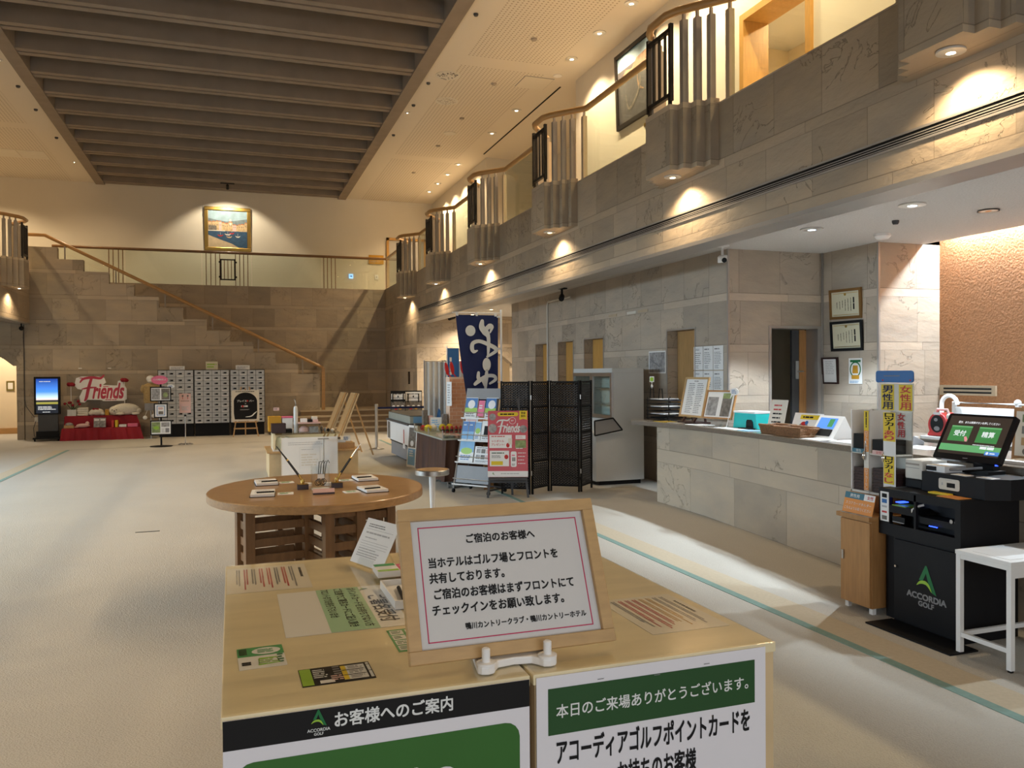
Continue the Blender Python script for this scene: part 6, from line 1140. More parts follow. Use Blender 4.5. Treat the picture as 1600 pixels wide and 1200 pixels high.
m = MB(); m.box(4.30, 3.66, .965, 4.44, 3.88, .985, 'black'); m.bar((4.42, 3.77, .98), (4.36, 3.77, 1.16), .14, .05, 'black'); m.box(4.24, 3.56, .967, 4.33, 3.60, 1.03, 'black') if False else None; m.build('monitor_stand', t, world=True)
m = MB(); m.box(4.235, 3.548, 1.035, 4.245, 3.562, 1.05, 'led_blue'); m.build('power_light', t, world=True)
box_at('floor_mat', 'black mat on the carpet in front of the payment kiosk', 'mat', 3.78, 3.46, .0008, 3.99, 4.10, .010, 'black', None, 0)
for i, (x, y, k, lab) in enumerate(((4.16, 3.72, 'paper', 'white slip on the kiosk top box'), (4.18, 3.56, 'paper', 'second white slip at the right corner of the kiosk top box'))): box_at('paper_slip', lab, 'paper', x - .03, y - .055, .9655, x + .03, y + .055, .969, k, 'slips on the kiosk', 0)
box_at('paper_slip', 'orange leaflet on the ledge of the kiosk', 'paper', 4.0, 3.60, .8425, 4.10, 3.76, .847, 'orange'); box_at('paper_slip', 'folded yellow leaflet behind the orange one on the kiosk', 'paper', 4.06, 3.74, .8425, 4.112, 3.88, .853, 'yellow')
# white side table before the kiosk
t = thing('side_table', 'small white square framed side table in front of the kiosk', 'side table', (4.13, 3.32, 0))
m = MB(); m.box(3.855, 3.145, .565, 4.42, 3.495, .588, 'white'); m.build('top', t, world=True, bevel=.002)
for x in (3.858, 4.39):
    for y in (3.148, 3.463): m = MB(); m.box(x, y, .012, x + .028, y + .028, .565, 'white'); lg = m.build('leg', t, world=True); m = MB(); m.box(x + .004, y + .004, 0, x + .024, y + .024, .012, 'black'); m.build('foot', lg, world=True)
m = MB(); m.box(3.86, 3.176, .54, 3.885, 3.463, .565, 'white'); m.box(3.886, 3.15, .50, 4.39, 3.172, .565, 'white'); m.box(3.886, 3.466, .53, 4.39, 3.488, .565, 'white'); m.build('apron', t, world=True)
for y0, y1, x0, x1 in ((3.176, 3.463, 3.862, 3.884), (3.176, 3.463, 4.394, 4.414)): m = MB(); m.box(x0, y0, .10, x1, y1, .125, 'white'); m.build('stretcher', t, world=True)
m = MB(); m.box(3.886, 3.466, .10, 4.39, 3.486, .125, 'white'); m.build('stretcher', t, world=True)
box_at('paper_sheet', 'clear white sheet lying on the small white side table', 'paper', 3.90, 3.19, .5885, 4.2, 3.42, .590, 'paper', None, 0)

# ================================================================== locker card rack on its wooden cabinet
t = thing('card_cabinet', 'narrow wooden cabinet on white feet left of the kiosk', 'cabinet', (4.05, 4.33, 0))
m = MB(); m.box(3.925, 4.20, .045, 4.25, 4.475, .615, 'cabinet_wood'); m.build('body', t, world=True, bevel=.002); m = MB(); m.box(3.90, 4.198, .615, 4.27, 4.50, .645, 'cabinet_wood'); m.build('top', t, world=True, bevel=.003)
m = MB(); m.box(3.912, 4.205, .05, 3.925, 4.47, .605, 'cabinet_wood'); dd = m.build('door', t, world=True, bevel=.002); m = MB(); m.box(3.902, 4.435, .33, 3.912, 4.452, .39, 'steel'); m.build('handle', dd, world=True)
for x in (3.95, 4.2):
    for y in (4.22, 4.44): m = MB(); m.box(x, y, 0, x + .03, y + .03, .045, 'white'); m.build('foot', t, world=True)
RKD = Vector((.115, .125, 0))
t = thing('locker_card_rack', 'white shelf rack of locker cards with yellow and orange strips', 'card rack', (4.08, 4.28, .645))
m = MB(); m.box(3.99, 4.452, .76, 4.18, 4.46, 1.33, 'white'); m.box(3.99, 4.10, .76, 4.18, 4.104, 1.33, 'acrylic'); m.box(3.99, 4.286, .76, 4.17, 4.292, 1.33, 'white'); m.box(4.172, 4.10, .76, 4.18, 4.46, 1.33, 'offwhite'); m.box(3.98, 4.10, .6455, 4.18, 4.46, .759, 'cabinet_wood'); m.box(3.99, 4.10, .7595, 4.17, 4.46, .775, 'offwhite'); m.box(3.99, 4.10, 1.03, 4.17, 4.46, 1.04, 'offwhite'); m.build('shelves', t, world=True)
def rf(y, z, x): return MB().frame((x, y, z), (0, -1, 0), (0, 0, 1))
m = rf(4.225, 1.42, 4.16); m.box(-.148, -.095, -.004, .148, .095, 0, 'offwhite')
for x, s, k in ((-.075, '男性用', 'blue_deep'), (.082, '女性用', 'ink_red')): m.rect(x, -.002, .115, .176, 'yellow'); m.text(s, x, -.002, k, w=.105, h=.17, vertical=True, z=.0018, bold=.015)
m.build('upper_sign', t, world=True)
m = rf(4.235, 1.56, 4.155); m.rrect(0, 0, .33, .082, .02, 'blue', .004, -.004); m.lines(0, .005, .18, .012, 1, 'ink_grey', .005); m.ring(-.10, -.025, .008, .006, 'red', .005, 10); m.ring(.14, -.025, .008, .006, 'red', .005, 10); m.build('blue_header', t, world=True)
m = rf(4.31, 1.05, 3.985); m.box(-.022, -.27, -.003, .022, .28, 0, 'offwhite'); m.rect(0, .21, .044, .135, 'yellow'); m.lines(0, .21, .018, .12, 1, 'ink', .0018, vertical=True); m.rect(0, .07, .044, .145, 'orange'); m.text('ロッカーあり', 0, .07, 'white_ink', w=.026, h=.135, vertical=True, z=.0018); m.rect(0, -.19, .044, .15, 'orange'); m.text('ロッカーなし', 0, -.19, 'white_ink', w=.026, h=.14, vertical=True, z=.0018); m.build('centre_strip', t, world=True)
m = rf(4.095, 1.08, 3.975); m.box(-.052, -.30, -.003, .052, .245, 0, 'paper'); m.rect(0, .15, .104, .19, 'yellow'); m.text('ロッカー', 0, .185, 'ink', w=.085, h=.115, vertical=True, z=.0018, bold=.02); m.text('あり', 0, .095, 'ink_red', w=.09, h=.07, vertical=True, z=.0018, bold=.02); m.rect(-.003, -.135, .09, .185, 'yellow'); m.text('ロッカー', -.003, -.098, 'ink', w=.075, h=.11, vertical=True, z=.0018, bold=.02); m.text('なし', -.003, -.185, 'ink_red', w=.08, h=.07, vertical=True, z=.0018, bold=.02); m.build('right_strip', t, world=True)
m = rf(4.19, 1.23, 4.168); m.text('女性用', .0, 0, 'ink_red', w=.07, h=.17, vertical=True, z=.001, bold=.02); m.text('男性用', .19 - .36, 0, 'ink', w=.07, h=.17, vertical=True, z=.001, bold=.02); m.build('inner_lettering', t, world=True)
for i, (y, k, s) in enumerate(((4.385, 'teal_label', '男性'), (4.20, 'pale_pink', '女性'))): m = rf(y, 1.05, 3.987); m.box(-.06, -.014, -.003, .06, .014, 0, k); m.text(s, 0, 0, 'white_ink' if i == 0 else 'ink_red', w=.05, h=.02, z=.001); m.build('shelf_label', t, world=True)
for i, y in enumerate((4.375, 4.20)):
    m = MB(); m.box(4.0, y - .07, 1.0405, 4.15, y + .07, 1.165 - .03 * i, 'black'); o_ = single(m, 'card_stack', 'black stack of card cases on the upper rack shelf, %s side' % ('left', 'right')[i], 'card cases', (4.07, y, 1.0405), 'stacks of card cases')
    m = MB()
    for k in range(16 + i): m.box(4.0 + .003 * (k % 2), y - .07, .7755 + .0098 * k, 4.15, y + .07 - .002 * (k % 3), .7755 + .0098 * k + .0085, 'brown_box')
    o2_ = single(m, 'folder_stack', 'brown stack of scorecard folders at the bottom of the rack, %s side' % ('left', 'right')[i], 'folders', (4.07, y, .7755), 'stacks of scorecard folders')
    for q in (o_, o2_): q.location = Vector(q.location) + RKD
    m = MB(); m.tube([(3.985, y - .055, 1.12), (3.975, y - .055, 1.03), (3.98, y - .05, 1.0)], .004, 'chrome'); m.lathe([(.004, 0), (.014, .02), (.012, .04), (.004, .06)], 'chrome', 10, (3.978, y - .05, .99)); m.build('key_chain', t, world=True)
t.location = Vector(t.location) + RKD
t = thing('slanted_sign', 'slanted orange sign with a blue and white heading on the wooden cabinet', 'sign', (3.97, 4.32, .6455)); m = MB().frame((3.945, 4.338, .715), (0, -1, 0), (.03, 0, .12)); m.box(-.135, -.068, -.004, .135, .068, 0, 'orange'); m.rect(-.048, .047, .174, .042, 'teal_label'); m.rect(.087, .047, .096, .042, 'paper'); m.text('男性用', -.045, .047, 'white_ink', w=.085, h=.024, z=.0018, bold=.01); m.text('女性', .095, .047, 'ink_red', w=.055, h=.024, z=.0018, bold=.01); m.text('スコアカードホルダー', .0, -.003, 'white_ink', w=.23, h=.02, z=.0018); m.text('こちらよりお取りください', .0, -.038, 'white_ink', w=.24, h=.02, z=.0018); m.build('panel', t, world=True)
m = MB(); m.box(3.905, 4.20, .6455, 3.93, 4.46, .648, 'photo_grey'); m.build('card_pocket', t, world=True)
# ================================================================== left rear: screen, club display, lockers
t = thing('digital_signage', 'upright black digital signage screen showing a sunset sky', 'signage', (-4.35, 22.9, 0))
m = MB(); m.box(-4.65, 22.86, .66, -4.07, 22.94, 1.60, 'black'); m.build('casing', t, world=True, bevel=.01)
m = MB(); m.box(-4.60, 22.852, .69, -4.12, 22.859, 1.55, 'sunset_screen'); m.frame((-4.36, 22.851, 1.12), (1, 0, 0), (0, 0, 1)); m.lines(0, .36, .34, .03, 1, 'screen_white'); m.lines(0, -.30, .40, .10, 3, 'screen_white'); m.lines(0, -.40, .2, .03, 1, 'screen_white'); m.build('display', t, world=True)
m = MB(); m.box(-4.57, 22.88, .08, -4.13, 22.96, .66, 'dark_grey'); m.build('pillar', t, world=True)
m = MB(); m.prism([(-4.66, 22.72), (-4.06, 22.72), (-4.12, 23.1), (-4.60, 23.1)], .05, .09, 'black'); m.box(-4.60, 22.80, .09, -4.10, 22.86, .24, 'black'); m.build('base', t, world=True)
for x in (-4.62, -4.10): m = MB(); m.tube([(x - .015, 22.75, .028), (x + .015, 22.75, .028)], .028, 'black', 12); m.build('caster', t, world=True)
t = thing('power_cord', 'dark cord from a wall socket down to the floor left of the signage', 'cord', (-4.8, 23.4, 0)); m = MB(); m.tube([(-4.93, 23.26, 2.9), (-4.93, 23.26, 1.0), (-4.9, 23.25, .85), (-4.75, 23.25, .62), (-4.68, 23.25, .52), (-4.74, 23.22, .3), (-4.72, 23.2, .1), (-4.55, 23.1, .03)], .008, 'dark_grey', 6); m.build('cable', t, world=True); m = MB(); m.box(-4.72, 23.24, .46, -4.62, 23.279, .58, 'paper_warm'); m.build('wall_socket', t, world=True)
# red cloth display of two steps
t = thing('display_table', 'two-step display table covered with dark red cloth', 'display table', (-3.15, 22.95, 0))
cl = MB(); secs = [((-4.05, 22.60), (-2.14, 22.60), 0.0), ((-4.02, 22.68), (-2.22, 22.68), .285), ((-4.01, 22.70), (-2.23, 22.70), .30), ((-4.01, 22.93), (-2.24, 22.93), .305), ((-4.0, 22.95), (-2.33, 22.95), .585), ((-3.99, 22.97), (-2.34, 22.97), .60), ((-3.97, 23.22), (-2.36, 23.22), .60)]
vs = []; n = 36
for (a, b, z) in secs:
    for k in range(n + 1):
        f_ = k / n; vs.append((a[0] + (b[0] - a[0]) * f_, a[1] + (.02 * math.sin(k * 1.9) + .012 * math.sin(k * .8)) * (1 if z < .29 else .25), z))
cl.add(vs, [(j * (n + 1) + i, j * (n + 1) + i + 1, (j + 1) * (n + 1) + i + 1, (j + 1) * (n + 1) + i) for j in range(len(secs) - 1) for i in range(n)], 'red_cloth', True)
for e in (0, n):
    cl.add([vs[j * (n + 1) + e] for j in range(len(secs))] + [(vs[6 * (n + 1) + e][0] + (-.03 if e == 0 else .05), 23.22, 0)], [list(range(len(secs) + 1))], 'red_cloth')
cl.build('cloth', t, world=True); m = MB(); m.box(-3.95, 22.75, 0, -2.4, 23.2, .27, 'black'); m.build('inner_table', t, world=True)
t = thing('club_sign', 'cut-out white club sign with red script lettering above the red table', 'wall sign', (-3.22, 23.25, .92))
m = MB().frame((-3.22, 23.252, 1.26), (1, 0, 0), (0, 0, 1))
sil = [(-.58, .18), (-.55, .30), (-.42, .34), (-.05, .34), (.10, .30), (.14, .18), (.06, .12), (.40, .10), (.42, .22), (.52, .24), (.56, .12), (.62, .02), (.62, -.26), (.55, -.30), (.06, -.30), (.04, -.27), (-.30, -.26), (-.36, -.33), (-.46, -.32), (-.48, -.18), (-.40, .0), (-.52, .02), (-.58, .10)]
m.prism(sil, -.02, .012, 'white'); m.build('board', t, world=True); m = MB().frame((-3.22, 23.252, 1.26), (1, 0, 0), (0, 0, 1)); script_friends(m, .03, -.055, 1.02, 'red_logo', .0135); m.lines(-.30, .30, .34, .03, 1, 'red_logo', .0138, fill=.7); m.lines(.16, .075, .18, .04, 1, 'red_logo', .0138); m.lines(.30, -.265, .36, .028, 1, 'red_logo', .0138, fill=.8); m.build('lettering', t, world=True)
for i, x in enumerate((-3.88, -2.64)):
    t = thing('paper_flower', ['dark red flower on a thin stem left of the club sign', 'dark red flower on a thin stem right of the club sign'][i], 'flower', (x, 23.165, .601), 0, 'dark red flowers on stems'); m = MB(); m.tube([(0, 0, 0), (0, .01, .75 + .1 * i)], .008, 'white'); m.build('stem', t); m = MB()
    for k in range(5): a = k * 1.256; m.ball((.05 * math.cos(a), -.0 + .018 * math.sin(a), .79 + .1 * i + .02 * (k % 2)), (.055, .05, .045), 'red_cloth', 10, 6)
    m.build('bloom', t)
t = thing('flower_arrangement', 'small vase of dark red roses at the left end of the red table', 'flowers', (-3.84, 23.05, .601)); m = MB(); m.box(-.10, -.06, 0, .10, .06, .16, 'white_cloth'); m.build('vase', t); m = MB(); rn = random.Random(2)
for k in range(7): m.tube([(0, 0, .14), (rn.uniform(-.16, .16), rn.uniform(-.05, .05), .22 + rn.random() * .14)], .008, 'green_dark', 6)
m.build('stem', t); m = MB(); [m.ball((rn.uniform(-.17, .17), rn.uniform(-.05, .05), .27 + rn.random() * .13), .035, 'red_cloth', 10, 6) for k in range(7)]; m.build('bloom', t)
for k in range(4): box_at('folded_towel', 'folded white towel in the pile on the red table, %s from the bottom' % ORD[k], 'towel', -3.72 + .01 * (k % 2), 22.99, .6015 + .052 * k, -3.47, 23.17, .6015 + .052 * k + .050, 'plush', 'pile of folded white towels', .012)
t = thing('plush_toy', 'round white plush toy with a red ribbon on the red table', 'plush toy', (-3.28, 23.06, .601)); m = MB(); m.ball((0, 0, .09), (.17, .11, .09), 'plush'); m.ball((-.12, -.02, .06), (.07, .07, .06), 'plush'); m.ball((.13, -.02, .05), (.06, .06, .05), 'plush'); m.build('body', t); m = MB(); m.ball((.02, -.06, .16), (.045, .02, .028), 'red_cloth', 10, 6); m.ball((-.05, -.06, .165), (.045, .02, .028), 'red_cloth', 10, 6); m.build('ribbon', t)
t = thing('gift_box', 'low golden brown box between the two plush toys', 'box', (-3.04, 23.10, .601)); m = MB(); m.box(-.045, -.07, 0, .05, .07, .14, 'mustard'); m.build('body', t, bevel=.01); m = MB(); m.box(-.048, -.075, .1405, .053, .075, .155, 'beech'); m.build('lid', t)
t = thing('plush_seal', 'large cream plush seal lying along the red table', 'plush toy', (-2.60, 23.02, .601)); m = MB(); m.ball((.0, .02, .15), (.33, .14, .15), 'plush', 20, 12); m.ball((-.24, -.02, .12), (.15, .13, .12), 'plush', 16, 10); m.ball((.28, .02, .11), (.10, .08, .07), 'plush'); m.build('body', t)
for x, y, z in ((-.12, -.13, .04), (.24, -.08, .035)): m = MB(); m.ball((x, y, z), (.10, .05, .035), 'plush'); m.build('flipper', t)
m = MB(); [m.ball((x, -.145, .14), .012, 'black', 8, 6) for x in (-.30, -.20)]; m.ball((-.25, -.155, .115), (.018, .01, .012), 'black', 8, 6); m.build('face', t)
def low(name, label, x0, x1, z1, k, group=None): return box_at(name, label, 'box', x0, 22.74, .3065, x1, 22.90, z1, k, group, .004)
t = thing('basket', 'small tan basket of goods at the left of the lower red step', 'basket', (-3.87, 22.81, .3065)); m = MB(); m.prism([(-.11, -.06), (.11, -.06), (.11, .06), (-.11, .06)], 0, .07, 'beech'); m.build('basket_body', t); m = MB(); m.ball((0, 0, .09), (.09, .05, .05), 'photo_grey'); m.build('contents', t)
t = thing('sun_hat', 'pinkish folded cap on the lower red step', 'cap', (-3.56, 22.81, .3065)); m = MB(); m.ball((0, 0, .055), (.16, .07, .055), 'pale_pink'); m.ball((.1, 0, .10), (.05, .04, .06), 'pale_pink'); m.build('crown', t); m = MB(); m.ball((-.14, -.02, .02), (.07, .05, .014), 'pale_pink'); m.build('brim', t)
for i in range(2): m = MB().frame((-3.25 + .14 * i, 22.82, .43), (1, 0, 0), (0, .2, 1)); m.box(-.068, -.12, -.01, .068, .12, .004, 'photo_grey'); m.rect(0, .07, .11, .05, 'paper', .005); m.lines(0, -.03, .1, .1, 4, 'ink_grey', .0056); single(m, 'magazine', ['grey magazine standing on the lower red step, left copy', 'grey magazine standing on the lower red step, right copy'][i], 'magazine', (-3.25 + .14 * i, 22.82, .3065), 'grey magazines')
low('slim_box', 'slim reddish box upright on the lower red step', -2.90, -2.85, .48, 'ink_red'); low('slim_box', 'slim yellow box upright on the lower red step', -2.82, -2.76, .48, 'yellow'); low('flat_box', 'white and black flat box on the lower red step', -2.73, -2.56, .37, 'paper'); low('flat_box', 'pink flat box at the right of the lower red step', -2.53, -2.30, .39, 'pink')
for i in range(2): m = MB(); m.box(-.04, -.01, 0, .04, .01, .02, 'white'); o = single(m, 'wall_clip', ['small white clip on the stone wall above the club sign, left one', 'small white clip on the stone wall above the club sign, right one'][i], 'clip', (0, 0, 0), 'white wall clips'); o.location = (-3.68 + .68 * i, 23.269, 1.80)
t = thing('dress_form', 'torso dress form in a beige shirt and white cap on a thin stand', 'mannequin', (-1.97, 22.62, 0)); m = MB(); m.tube([(0, 0, .02), (0, 0, .8)], .014, 'steel'); m.lathe([(.15, 0), (.15, .012), (.03, .02)], 'steel', 20); m.build('stand', t); m = MB(); m.lathe([(.14, .90), (.17, .95), (.165, 1.1), (.17, 1.25), (.19, 1.33), (.14, 1.39), (.06, 1.42)], 'beige_shirt', 20, (0, 0, 0), 1, .65); m.ball((-.18, 0, 1.27), (.055, .06, .11), 'beige_shirt'); m.ball((.18, 0, 1.27), (.055, .06, .11), 'beige_shirt'); m.build('shirt', t); m = MB(); m.lathe([(.14, .72), (.15, .75), (.145, .905)], 'grey_cloth', 18, (0, 0, 0), 1, .65); m.build('skirt', t); m = MB(); m.ball((0, 0, 1.48), (.07, .08, .07), 'offwhite'); m.build('head_block', t)
m = MB(); m.ball((0, .0, 1.53), (.10, .11, .085), 'white'); m.ball((.0, -.11, 1.47), (.07, .07, .02), 'white'); m.build('cap', t)
for i, (x, z) in enumerate(((-2.13, .54), (-1.93, .58))): m = MB(); m.ball((0, 0, 0), (.055, .03, .05), 'white'); m.tube([(0, 0, .05), (.06 if i == 0 else -.04, 0, .2)], .005, 'white'); o = single(m, 'hanging_tag', ['white ball tag hanging below the dress form, left one', 'white ball tag hanging below the dress form, right one'][i], 'tag', (0, 0, 0), 'white tags under the dress form'); o.location = (x + .03, 22.545, z)
# information stand with boards
t = thing('info_stand', 'black pole stand carrying three black framed boards', 'info stand', (-1.53, 19.95, 0)); m = MB(); m.tube([(0, .03, .01), (0, .03, 1.45)], .02, 'black', 10); m.lathe([(.24, 0), (.24, .012), (.03, .03)], 'black', 26); m.build('pole', t)
for z, w, h, d in ((1.19, .44, .33, 0), (.815, .29, .33, 1), (.425, .45, .335, 2)):
    m = MB().frame((0, .0, z), (1, 0, 0), (0, 0, 1)); m.box(-w / 2, -h / 2, -.015, w / 2, h / 2, .004, 'black'); m.rect(0, 0, w - .05, h - .05, 'paper', .005)
    if d == 0: m.rect(-.10, 0, .17, .25, 'photo_grey', .0056); m.rect(.10, 0, .17, .25, 'photo_dark', .0056); m.ring(.1, -.02, .05, .06, 'photo_green', .006, 14)
    if d == 1: m.rect(0, 0, .17, .22, 'blue', .0056); m.rect(0, 0, .145, .195, 'paper', .006); m.rect(0, -.05, .10, .07, 'photo_dark', .0064); m.lines(0, .05, .1, .05, 3, 'ink_red', .0064)
    if d == 2: m.rect(-.105, .01, .18, .24, 'photo_green', .0056); m.rect(.09, .07, .17, .10, 'photo_grey', .0056); m.rect(.13, -.06, .08, .1, 'ink_grey', .0056); m.lines(.05, -.06, .08, .1, 4, 'ink_pale', .0056); m.ring(-.10, -.0, .06, .04, 'lime', .006, 14)
    m.build('framed_board', t)
m = MB().frame((-.02, -.0, 1.51), (1, 0, 0), (0, 0, 1)); m.prism([(.175 * math.cos(R(a)), .10 * math.sin(R(a))) for a in range(0, 360, 12)], -.004, .004, 'pink'); m.text('インスタ始めました', 0, .01, 'white_ink', w=.27, h=.045, z=.005, bold=.01); m.build('red_oval_sign', t)
m = MB().frame((.215, -.0, 1.365), (1, 0, 0), (0, 0, 1)); m.prism([(.08 * math.cos(R(a)), .045 * math.sin(R(a))) for a in range(0, 360, 15)], -.003, .003, 'paper'); m.lines(0, 0, .1, .04, 2, 'blue', .004); m.build('bubble', t)
t = thing('sign_stand', 'thin chrome sign stand with a beige poster in front of the lockers', 'sign stand', (-1.03, 20.2, 0)); m = MB(); m.tube([(0, 0, .02), (0, 0, .98)], .013, 'chrome'); m.build('pole', t)
for x in (-.09, .09): m = MB(); m.lathe([(.08, 0), (.08, .02), (.02, .04)], 'chrome', 18, (x, 0, 0)); m.tube([(0, 0, .03), (x, 0, .02)], .012, 'chrome'); m.build('foot', t)
m = MB().frame((0, -.02, .965), (1, 0, 0), (0, 0, 1)); m.box(-.125, -.225, -.004, .125, .225, 0, 'pale_pink'); m.rect(0, .05, .19, .01, 'photo_dark'); m.lines(0, -.12, .15, .1, 4, 'ink_pale')
for x in (-.05, .06): m.rect(x, .14, .012, .09, 'ink_red'); m.ring(x, .17, .02, .025, 'photo_dark', .0014, 10)
m.build('poster', t); m = MB(); m.box(-.025, -.03, .66, .025, .0, .70, 'black'); m.build('clamp', t)

# locker banks: every door is a part with its lock
LB = ((-1.82, -.95, 4, 8, 'left one with larger doors'), (-.94, -.06, 4, 10, 'middle one'), (-.05, .84, 4, 10, 'right one'))
rn = random.Random(21); dcache = {}
for x0, x1, nc, nr, lab in LB:
    t = thing('locker_bank', 'grey locker bank with small numbered doors against the stair wall, ' + lab, 'lockers', ((x0 + x1) / 2, 22.9, 0), 0, 'grey locker banks')
    m = MB(); m.box(x0, 22.87, .33, x1, 23.24, 1.755, 'locker_frame'); m.build('carcass', t, world=True); m = MB(); m.box(x0 + .02, 22.95, 0, x1 - .02, 23.22, .33, 'black'); m.build('plinth', t, world=True)
    cw = (x1 - x0 - .02) / nc; rh = (1.755 - .335 - .02) / nr
    key = (nc, nr)
    if key not in dcache:
        m = MB(); m.box(-cw / 2 + .004, -.014, -rh / 2 + .004, cw / 2 - .004, 0, rh / 2 - .004, 'locker_grey'); a = m.build('door', t)
        m = MB(); m.box(-.045, -.022, -.022, .045, -.014, .018, 'black'); m.box(.052, -.017, -.015, .062, -.014, .0, 'white') ; m.box(-.04, -.024, -.004, -.02, -.022, .008, 'steel'); b = m.build('lock', a)
        m = MB(); m.box(-cw / 2 + .03, -.018, -rh / 2 + .006, cw / 2 - .03, -.014, -rh / 2 + .032, 'paper'); c = m.build('sticker', a)
        dcache[key] = (a, b, c); first = True
    a, b, c = dcache[key]; first = a.parent == t
    spots = [(i, j) for j in range(nr) for i in range(nc)]; c_spots = set(rn.sample(spots, 9)) | {(0, 0)}
    for i, j in spots:
        loc = (x0 + .01 + cw * (i + .5) - (x0 + x1) / 2, 22.87 - 22.9 - .0005, .335 + .01 + rh * (j + .5))
        if first: d_ = a; first = False
        else:
            d_ = a.copy(); COL.objects.link(d_); d_.parent = t; bb = b.copy(); COL.objects.link(bb); bb.parent = d_
            if (i, j) in c_spots: cc = c.copy(); COL.objects.link(cc); cc.parent = d_
        d_.location = loc
for i, (x0, x1, z1, k, lab) in enumerate(((-1.54, -1.17, 1.855, 'paper', 'white paper sign on top of the left locker bank'), (-.65, -.35, 1.975, 'yellow', 'yellowish paper sign on top of the middle locker bank'), (.10, .46, 1.875, 'paper', 'white paper sign on top of the right locker bank'))):
    m = MB().frame(((x0 + x1) / 2, 22.95, (1.756 + z1) / 2), (1, 0, 0), (0, 0, 1)); m.box(-(x1 - x0) / 2, -(z1 - 1.756) / 2, -.003, (x1 - x0) / 2, (z1 - 1.756) / 2, 0, 'paper' if k == 'paper' else 'cert_paper'); m.lines(0, 0, (x1 - x0) * .8, (z1 - 1.756) * .6, 2, 'ink_pale' if k == 'paper' else 'lime'); single(m, 'paper_sign', lab, 'sign', ((x0 + x1) / 2, 22.95, 1.756))
# blackboard poster on a wooden easel
t = thing('easel', 'wooden easel with a dark arch-shaped board before the lockers', 'easel', (.33, 22.4, 0)); m = MB().frame((.33 - .33, -.20, .815), (1, 0, 0), (0, .12, 1)); m.box(-.34, -.40, -.01, .34, .40, 0, 'paper_warm'); pts = [(-.27, -.36), (.27, -.36), (.29, -.2), (.29, .12)] + [(.29 * math.cos(R(a)), .10 + .24 * math.sin(R(a))) for a in range(10, 171, 10)] + [(-.29, .12), (-.29, -.2)]; m.poly(pts, 'ink', .002); m.lines(0, .365, .5, .03, 1, 'ink', .003); m.text('プレイス   バー', .0, .12, 'white_ink', w=.42, h=.055, z=.003, bold=.01); m.ring(.05, .12, .02, .022, 'red', .0034, 12); m.text('の', 0, .045, 'white_ink', w=.035, h=.03, z=.003); m.lines(0, -.02, .22, .05, 1, 'white_ink', .003, fill=.8); m.ring(-.07, -.02, .03, .026, 'red', .0034, 12); m.lines(0, -.11, .27, .03, 2, 'white_ink', .003, fill=.25); m.stroke([(.0, -.30), (.14, -.28), (.22, -.21), (.28, -.16)], [.012, .03, .03, .012], 'white_ink', .0034); m.build('board', t)
for s in (-1, 1): m = MB(); m.bar((s * .31, -.22, 0), (s * .10, .02, 1.3), .04, .03, 'beech'); m.build('leg', t)
m = MB(); m.bar((.0, .30, 0), (0, .04, 1.25), .04, .03, 'beech'); m.build('rear_leg', t); m = MB(); m.box(-.30, -.225, .20, .30, -.195, .235, 'beech'); m.box(-.30, -.30, .375, .30, -.20, .40, 'beech'); m.build('crossbar', t)

# ================================================================== paintings and small wall fittings
t = thing('painting', 'square harbour painting in a gold frame on the back wall', 'painting', (-.07, 27.1, 5.53)); W_, H_ = 1.38, 1.37
m = MB().frame((-.07, 27.13, 6.215), (1, 0, 0), (0, -.03, 1))
for a in ((-W_ / 2, -H_ / 2, W_ / 2, -H_ / 2 + .11), (-W_ / 2, H_ / 2 - .11, W_ / 2, H_ / 2), (-W_ / 2, -H_ / 2 + .11, -W_ / 2 + .11, H_ / 2 - .11), (W_ / 2 - .11, -H_ / 2 + .11, W_ / 2, H_ / 2 - .11)): m.box(a[0], a[1], 0, a[2], a[3], .06, 'gold')
m.build('frame', t, world=True, bevel=.015); m = MB().frame((-.07, 27.13, 6.215), (1, 0, 0), (0, -.03, 1)); w = W_ - .22; h = H_ - .22; m.rect(0, 0, w, h, 'paint_sky', .02); hw = w / 2
m.poly([(-hw, .10), (-hw, .33), (-.3, .27), (-.05, .24), (.2, .27), (hw, .34), (hw, .10)], 'paint_hill', .022)
rn = random.Random(5); x = -hw
while x < hw - .02:
    ww = min(rn.uniform(.05, .13), hw - x); t_ = rn.uniform(.12, .24); m.rect(x + ww / 2, (t_ - .06) / 2, ww, t_ + .06, rn.choice(('paint_house', 'paint_house', 'offwhite', 'pale_pink')), .024); m.poly([(x, t_), (x + ww, t_), (x + ww * .8, t_ + .035), (x + ww * .2, t_ + .035)], 'paint_roof', .0245)
    for k in range(2): m.rect(x + ww * (.3 + .4 * k), t_ * .55, ww * .16, .035, 'photo_dark', .0248)
    x += ww
m.rect(.08, .22, .05, .2, 'offwhite', .0243); m.poly([(-hw, -.06), (hw, -.06), (hw, -h / 2), (-hw, -h / 2)], 'sea', .026); m.poly([(-hw, -.20), (-.2, -.34), (.12, -.45), (.34, -h / 2), (-hw, -h / 2)], 'paint_quay', .028); m.rect(-.33, -.055, .5, .025, 'offwhite', .0275); m.rect(-.45, .02, .24, .16, 'photo_dark', .0265)
for x, y, s, k in ((-.22, -.20, .16, 'red'), (.0, -.16, .18, 'offwhite'), (.04, -.24, .16, 'paint_house'), (.30, -.22, .14, 'offwhite'), (.12, -.12, .14, 'red')): m.stroke([(x - s / 2, y + .015), (x - s * .2, y - .012), (x + s * .2, y - .012), (x + s / 2, y + .02)], [.01, .035, .035, .01], k, .0285); m.rect(x, y + .05, .006, .08, 'offwhite', .0284)
m.build('canvas', t, world=True)
t = thing('painting', 'large dark framed painting of boats on the right gallery wall', 'painting', (6.5, 12.35, 5.85))
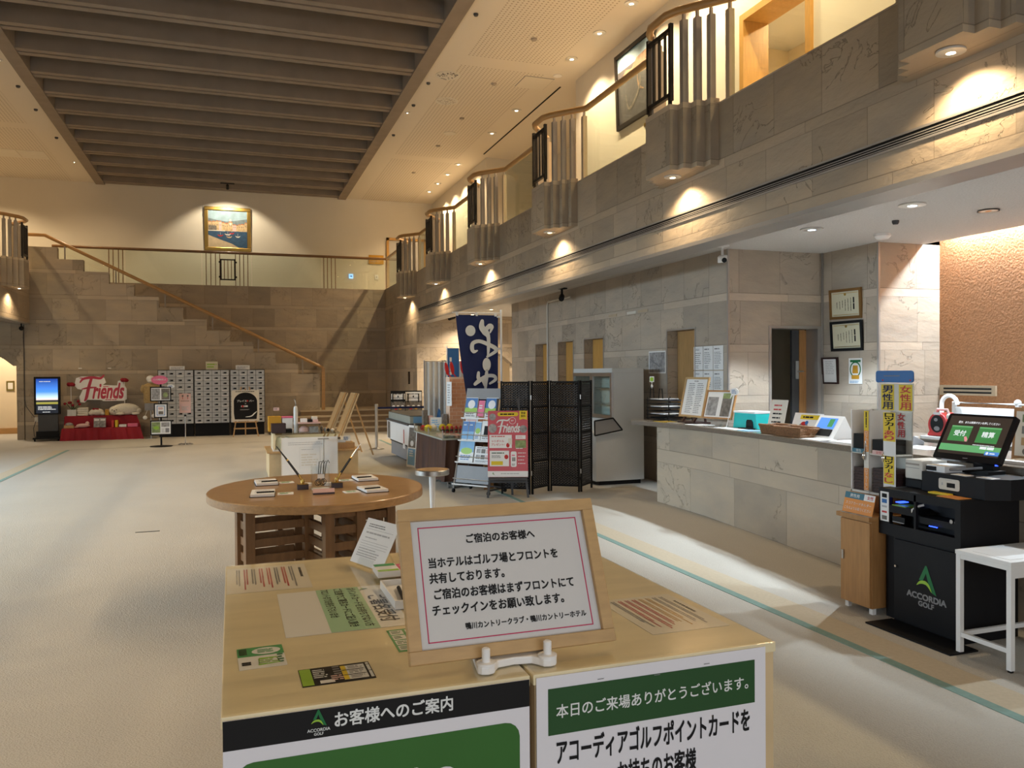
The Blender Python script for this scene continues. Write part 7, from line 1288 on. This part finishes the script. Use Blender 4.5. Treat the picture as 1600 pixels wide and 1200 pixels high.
def gp(): return MB().frame((6.53, 12.33, 6.53), (0, -1, 0), (-.03, 0, 1))
m = gp(); W_, H_ = 1.36, 1.30
for a in ((-W_ / 2, -H_ / 2, W_ / 2, -H_ / 2 + .07), (-W_ / 2, H_ / 2 - .07, W_ / 2, H_ / 2), (-W_ / 2, -H_ / 2 + .07, -W_ / 2 + .07, H_ / 2 - .07), (W_ / 2 - .07, -H_ / 2 + .07, W_ / 2, H_ / 2 - .07)): m.box(a[0], a[1], 0, a[2], a[3], .05, 'iron')
m.build('frame', t, world=True); m = gp(); w = W_ - .14; h = H_ - .14; m.rect(0, 0, w, h, 'paint_water', .02); m.rect(0, h / 2 - .12, w, .24, 'paint_sky', .021); m.poly([(-w / 2, .14), (-.3, .30), (-.1, .26), (.1, .38), (w / 2, .42), (w / 2, .06), (.1, .10)], 'paint_warm', .022); m.stroke([(-.33, -.12), (-.28, -.32), (-.16, -.38), (.05, -.25), (.18, -.1), (.2, .05)], [.015, .04, .06, .06, .05, .02], 'photo_dark', .023); m.stroke([(.1, .12), (.14, -.1), (.3, -.2)], [.01, .05, .02], 'paint_warm', .0235); m.build('canvas', t, world=True)
m = MB().frame((6.546, 12.0, 5.72), (0, -1, 0), (0, 0, 1)); m.box(-.07, -.03, 0, .07, .03, .006, 'gold'); single(m, 'title_plate', 'small title plate under the right of the large dark painting', 'plate', (6.546, 12.0, 5.69))
m = MB().frame((4.61, 27.13, 5.44), (1, 0, 0), (0, 0, 1)); m.box(-.25, -.15, 0, .25, .15, .02, 'mustard'); m.lines(0, 0, .4, .2, 3, 'beech', .021); single(m, 'wooden_plaque', 'wooden plaque on the back wall left of the corner door', 'plaque', (4.61, 27.13, 5.29))
m = MB().frame((4.62, 27.14, 4.86), (1, 0, 0), (0, 0, 1)); m.box(-.06, -.08, 0, .06, .08, .01, 'white'); m.rect(0, 0, .03, .05, 'ink_pale', .011); single(m, 'wall_switch', 'white switch plate on the back gallery wall near the corner', 'switch', (4.62, 27.14, 4.78))
m = MB().frame((3.77, 27.14, 4.86), (1, 0, 0), (0, 0, 1)); m.box(-.065, -.07, 0, .065, .07, .03, 'exit_glow'); m.poly([(-.045, .012), (.0, .012), (.0, .035), (.045, 0), (.0, -.035), (.0, -.012), (-.045, -.012)], 'blue', .032); single(m, 'exit_light', 'small glowing blue arrow light on the back gallery wall', 'exit light', (3.77, 27.14, 4.76))
m = MB().frame((4.597, 21.9, 1.5), (0, -1, 0), (0, 0, 1)); m.box(-.11, -.17, -.002, .11, .17, .006, 'black'); m.box(-.06, -.13, .006, .06, .13, .008, 'brown_box'); single(m, 'wall_panel', 'small dark slot panel on the stone pier beside the stairs', 'panel', (4.597, 21.9, 1.33))
m = MB().frame((-5.9, 26.19, 1.35), (1, 0, 0), (0, 0, 1)); m.box(-.10, -.14, 0, .10, .14, .02, 'gold'); m.rect(0, 0, .12, .18, 'paper_warm', .021); single(m, 'wall_plate', 'small gold plate on the cream wall beyond the left arch', 'plate', (-5.9, 26.19, 1.21))
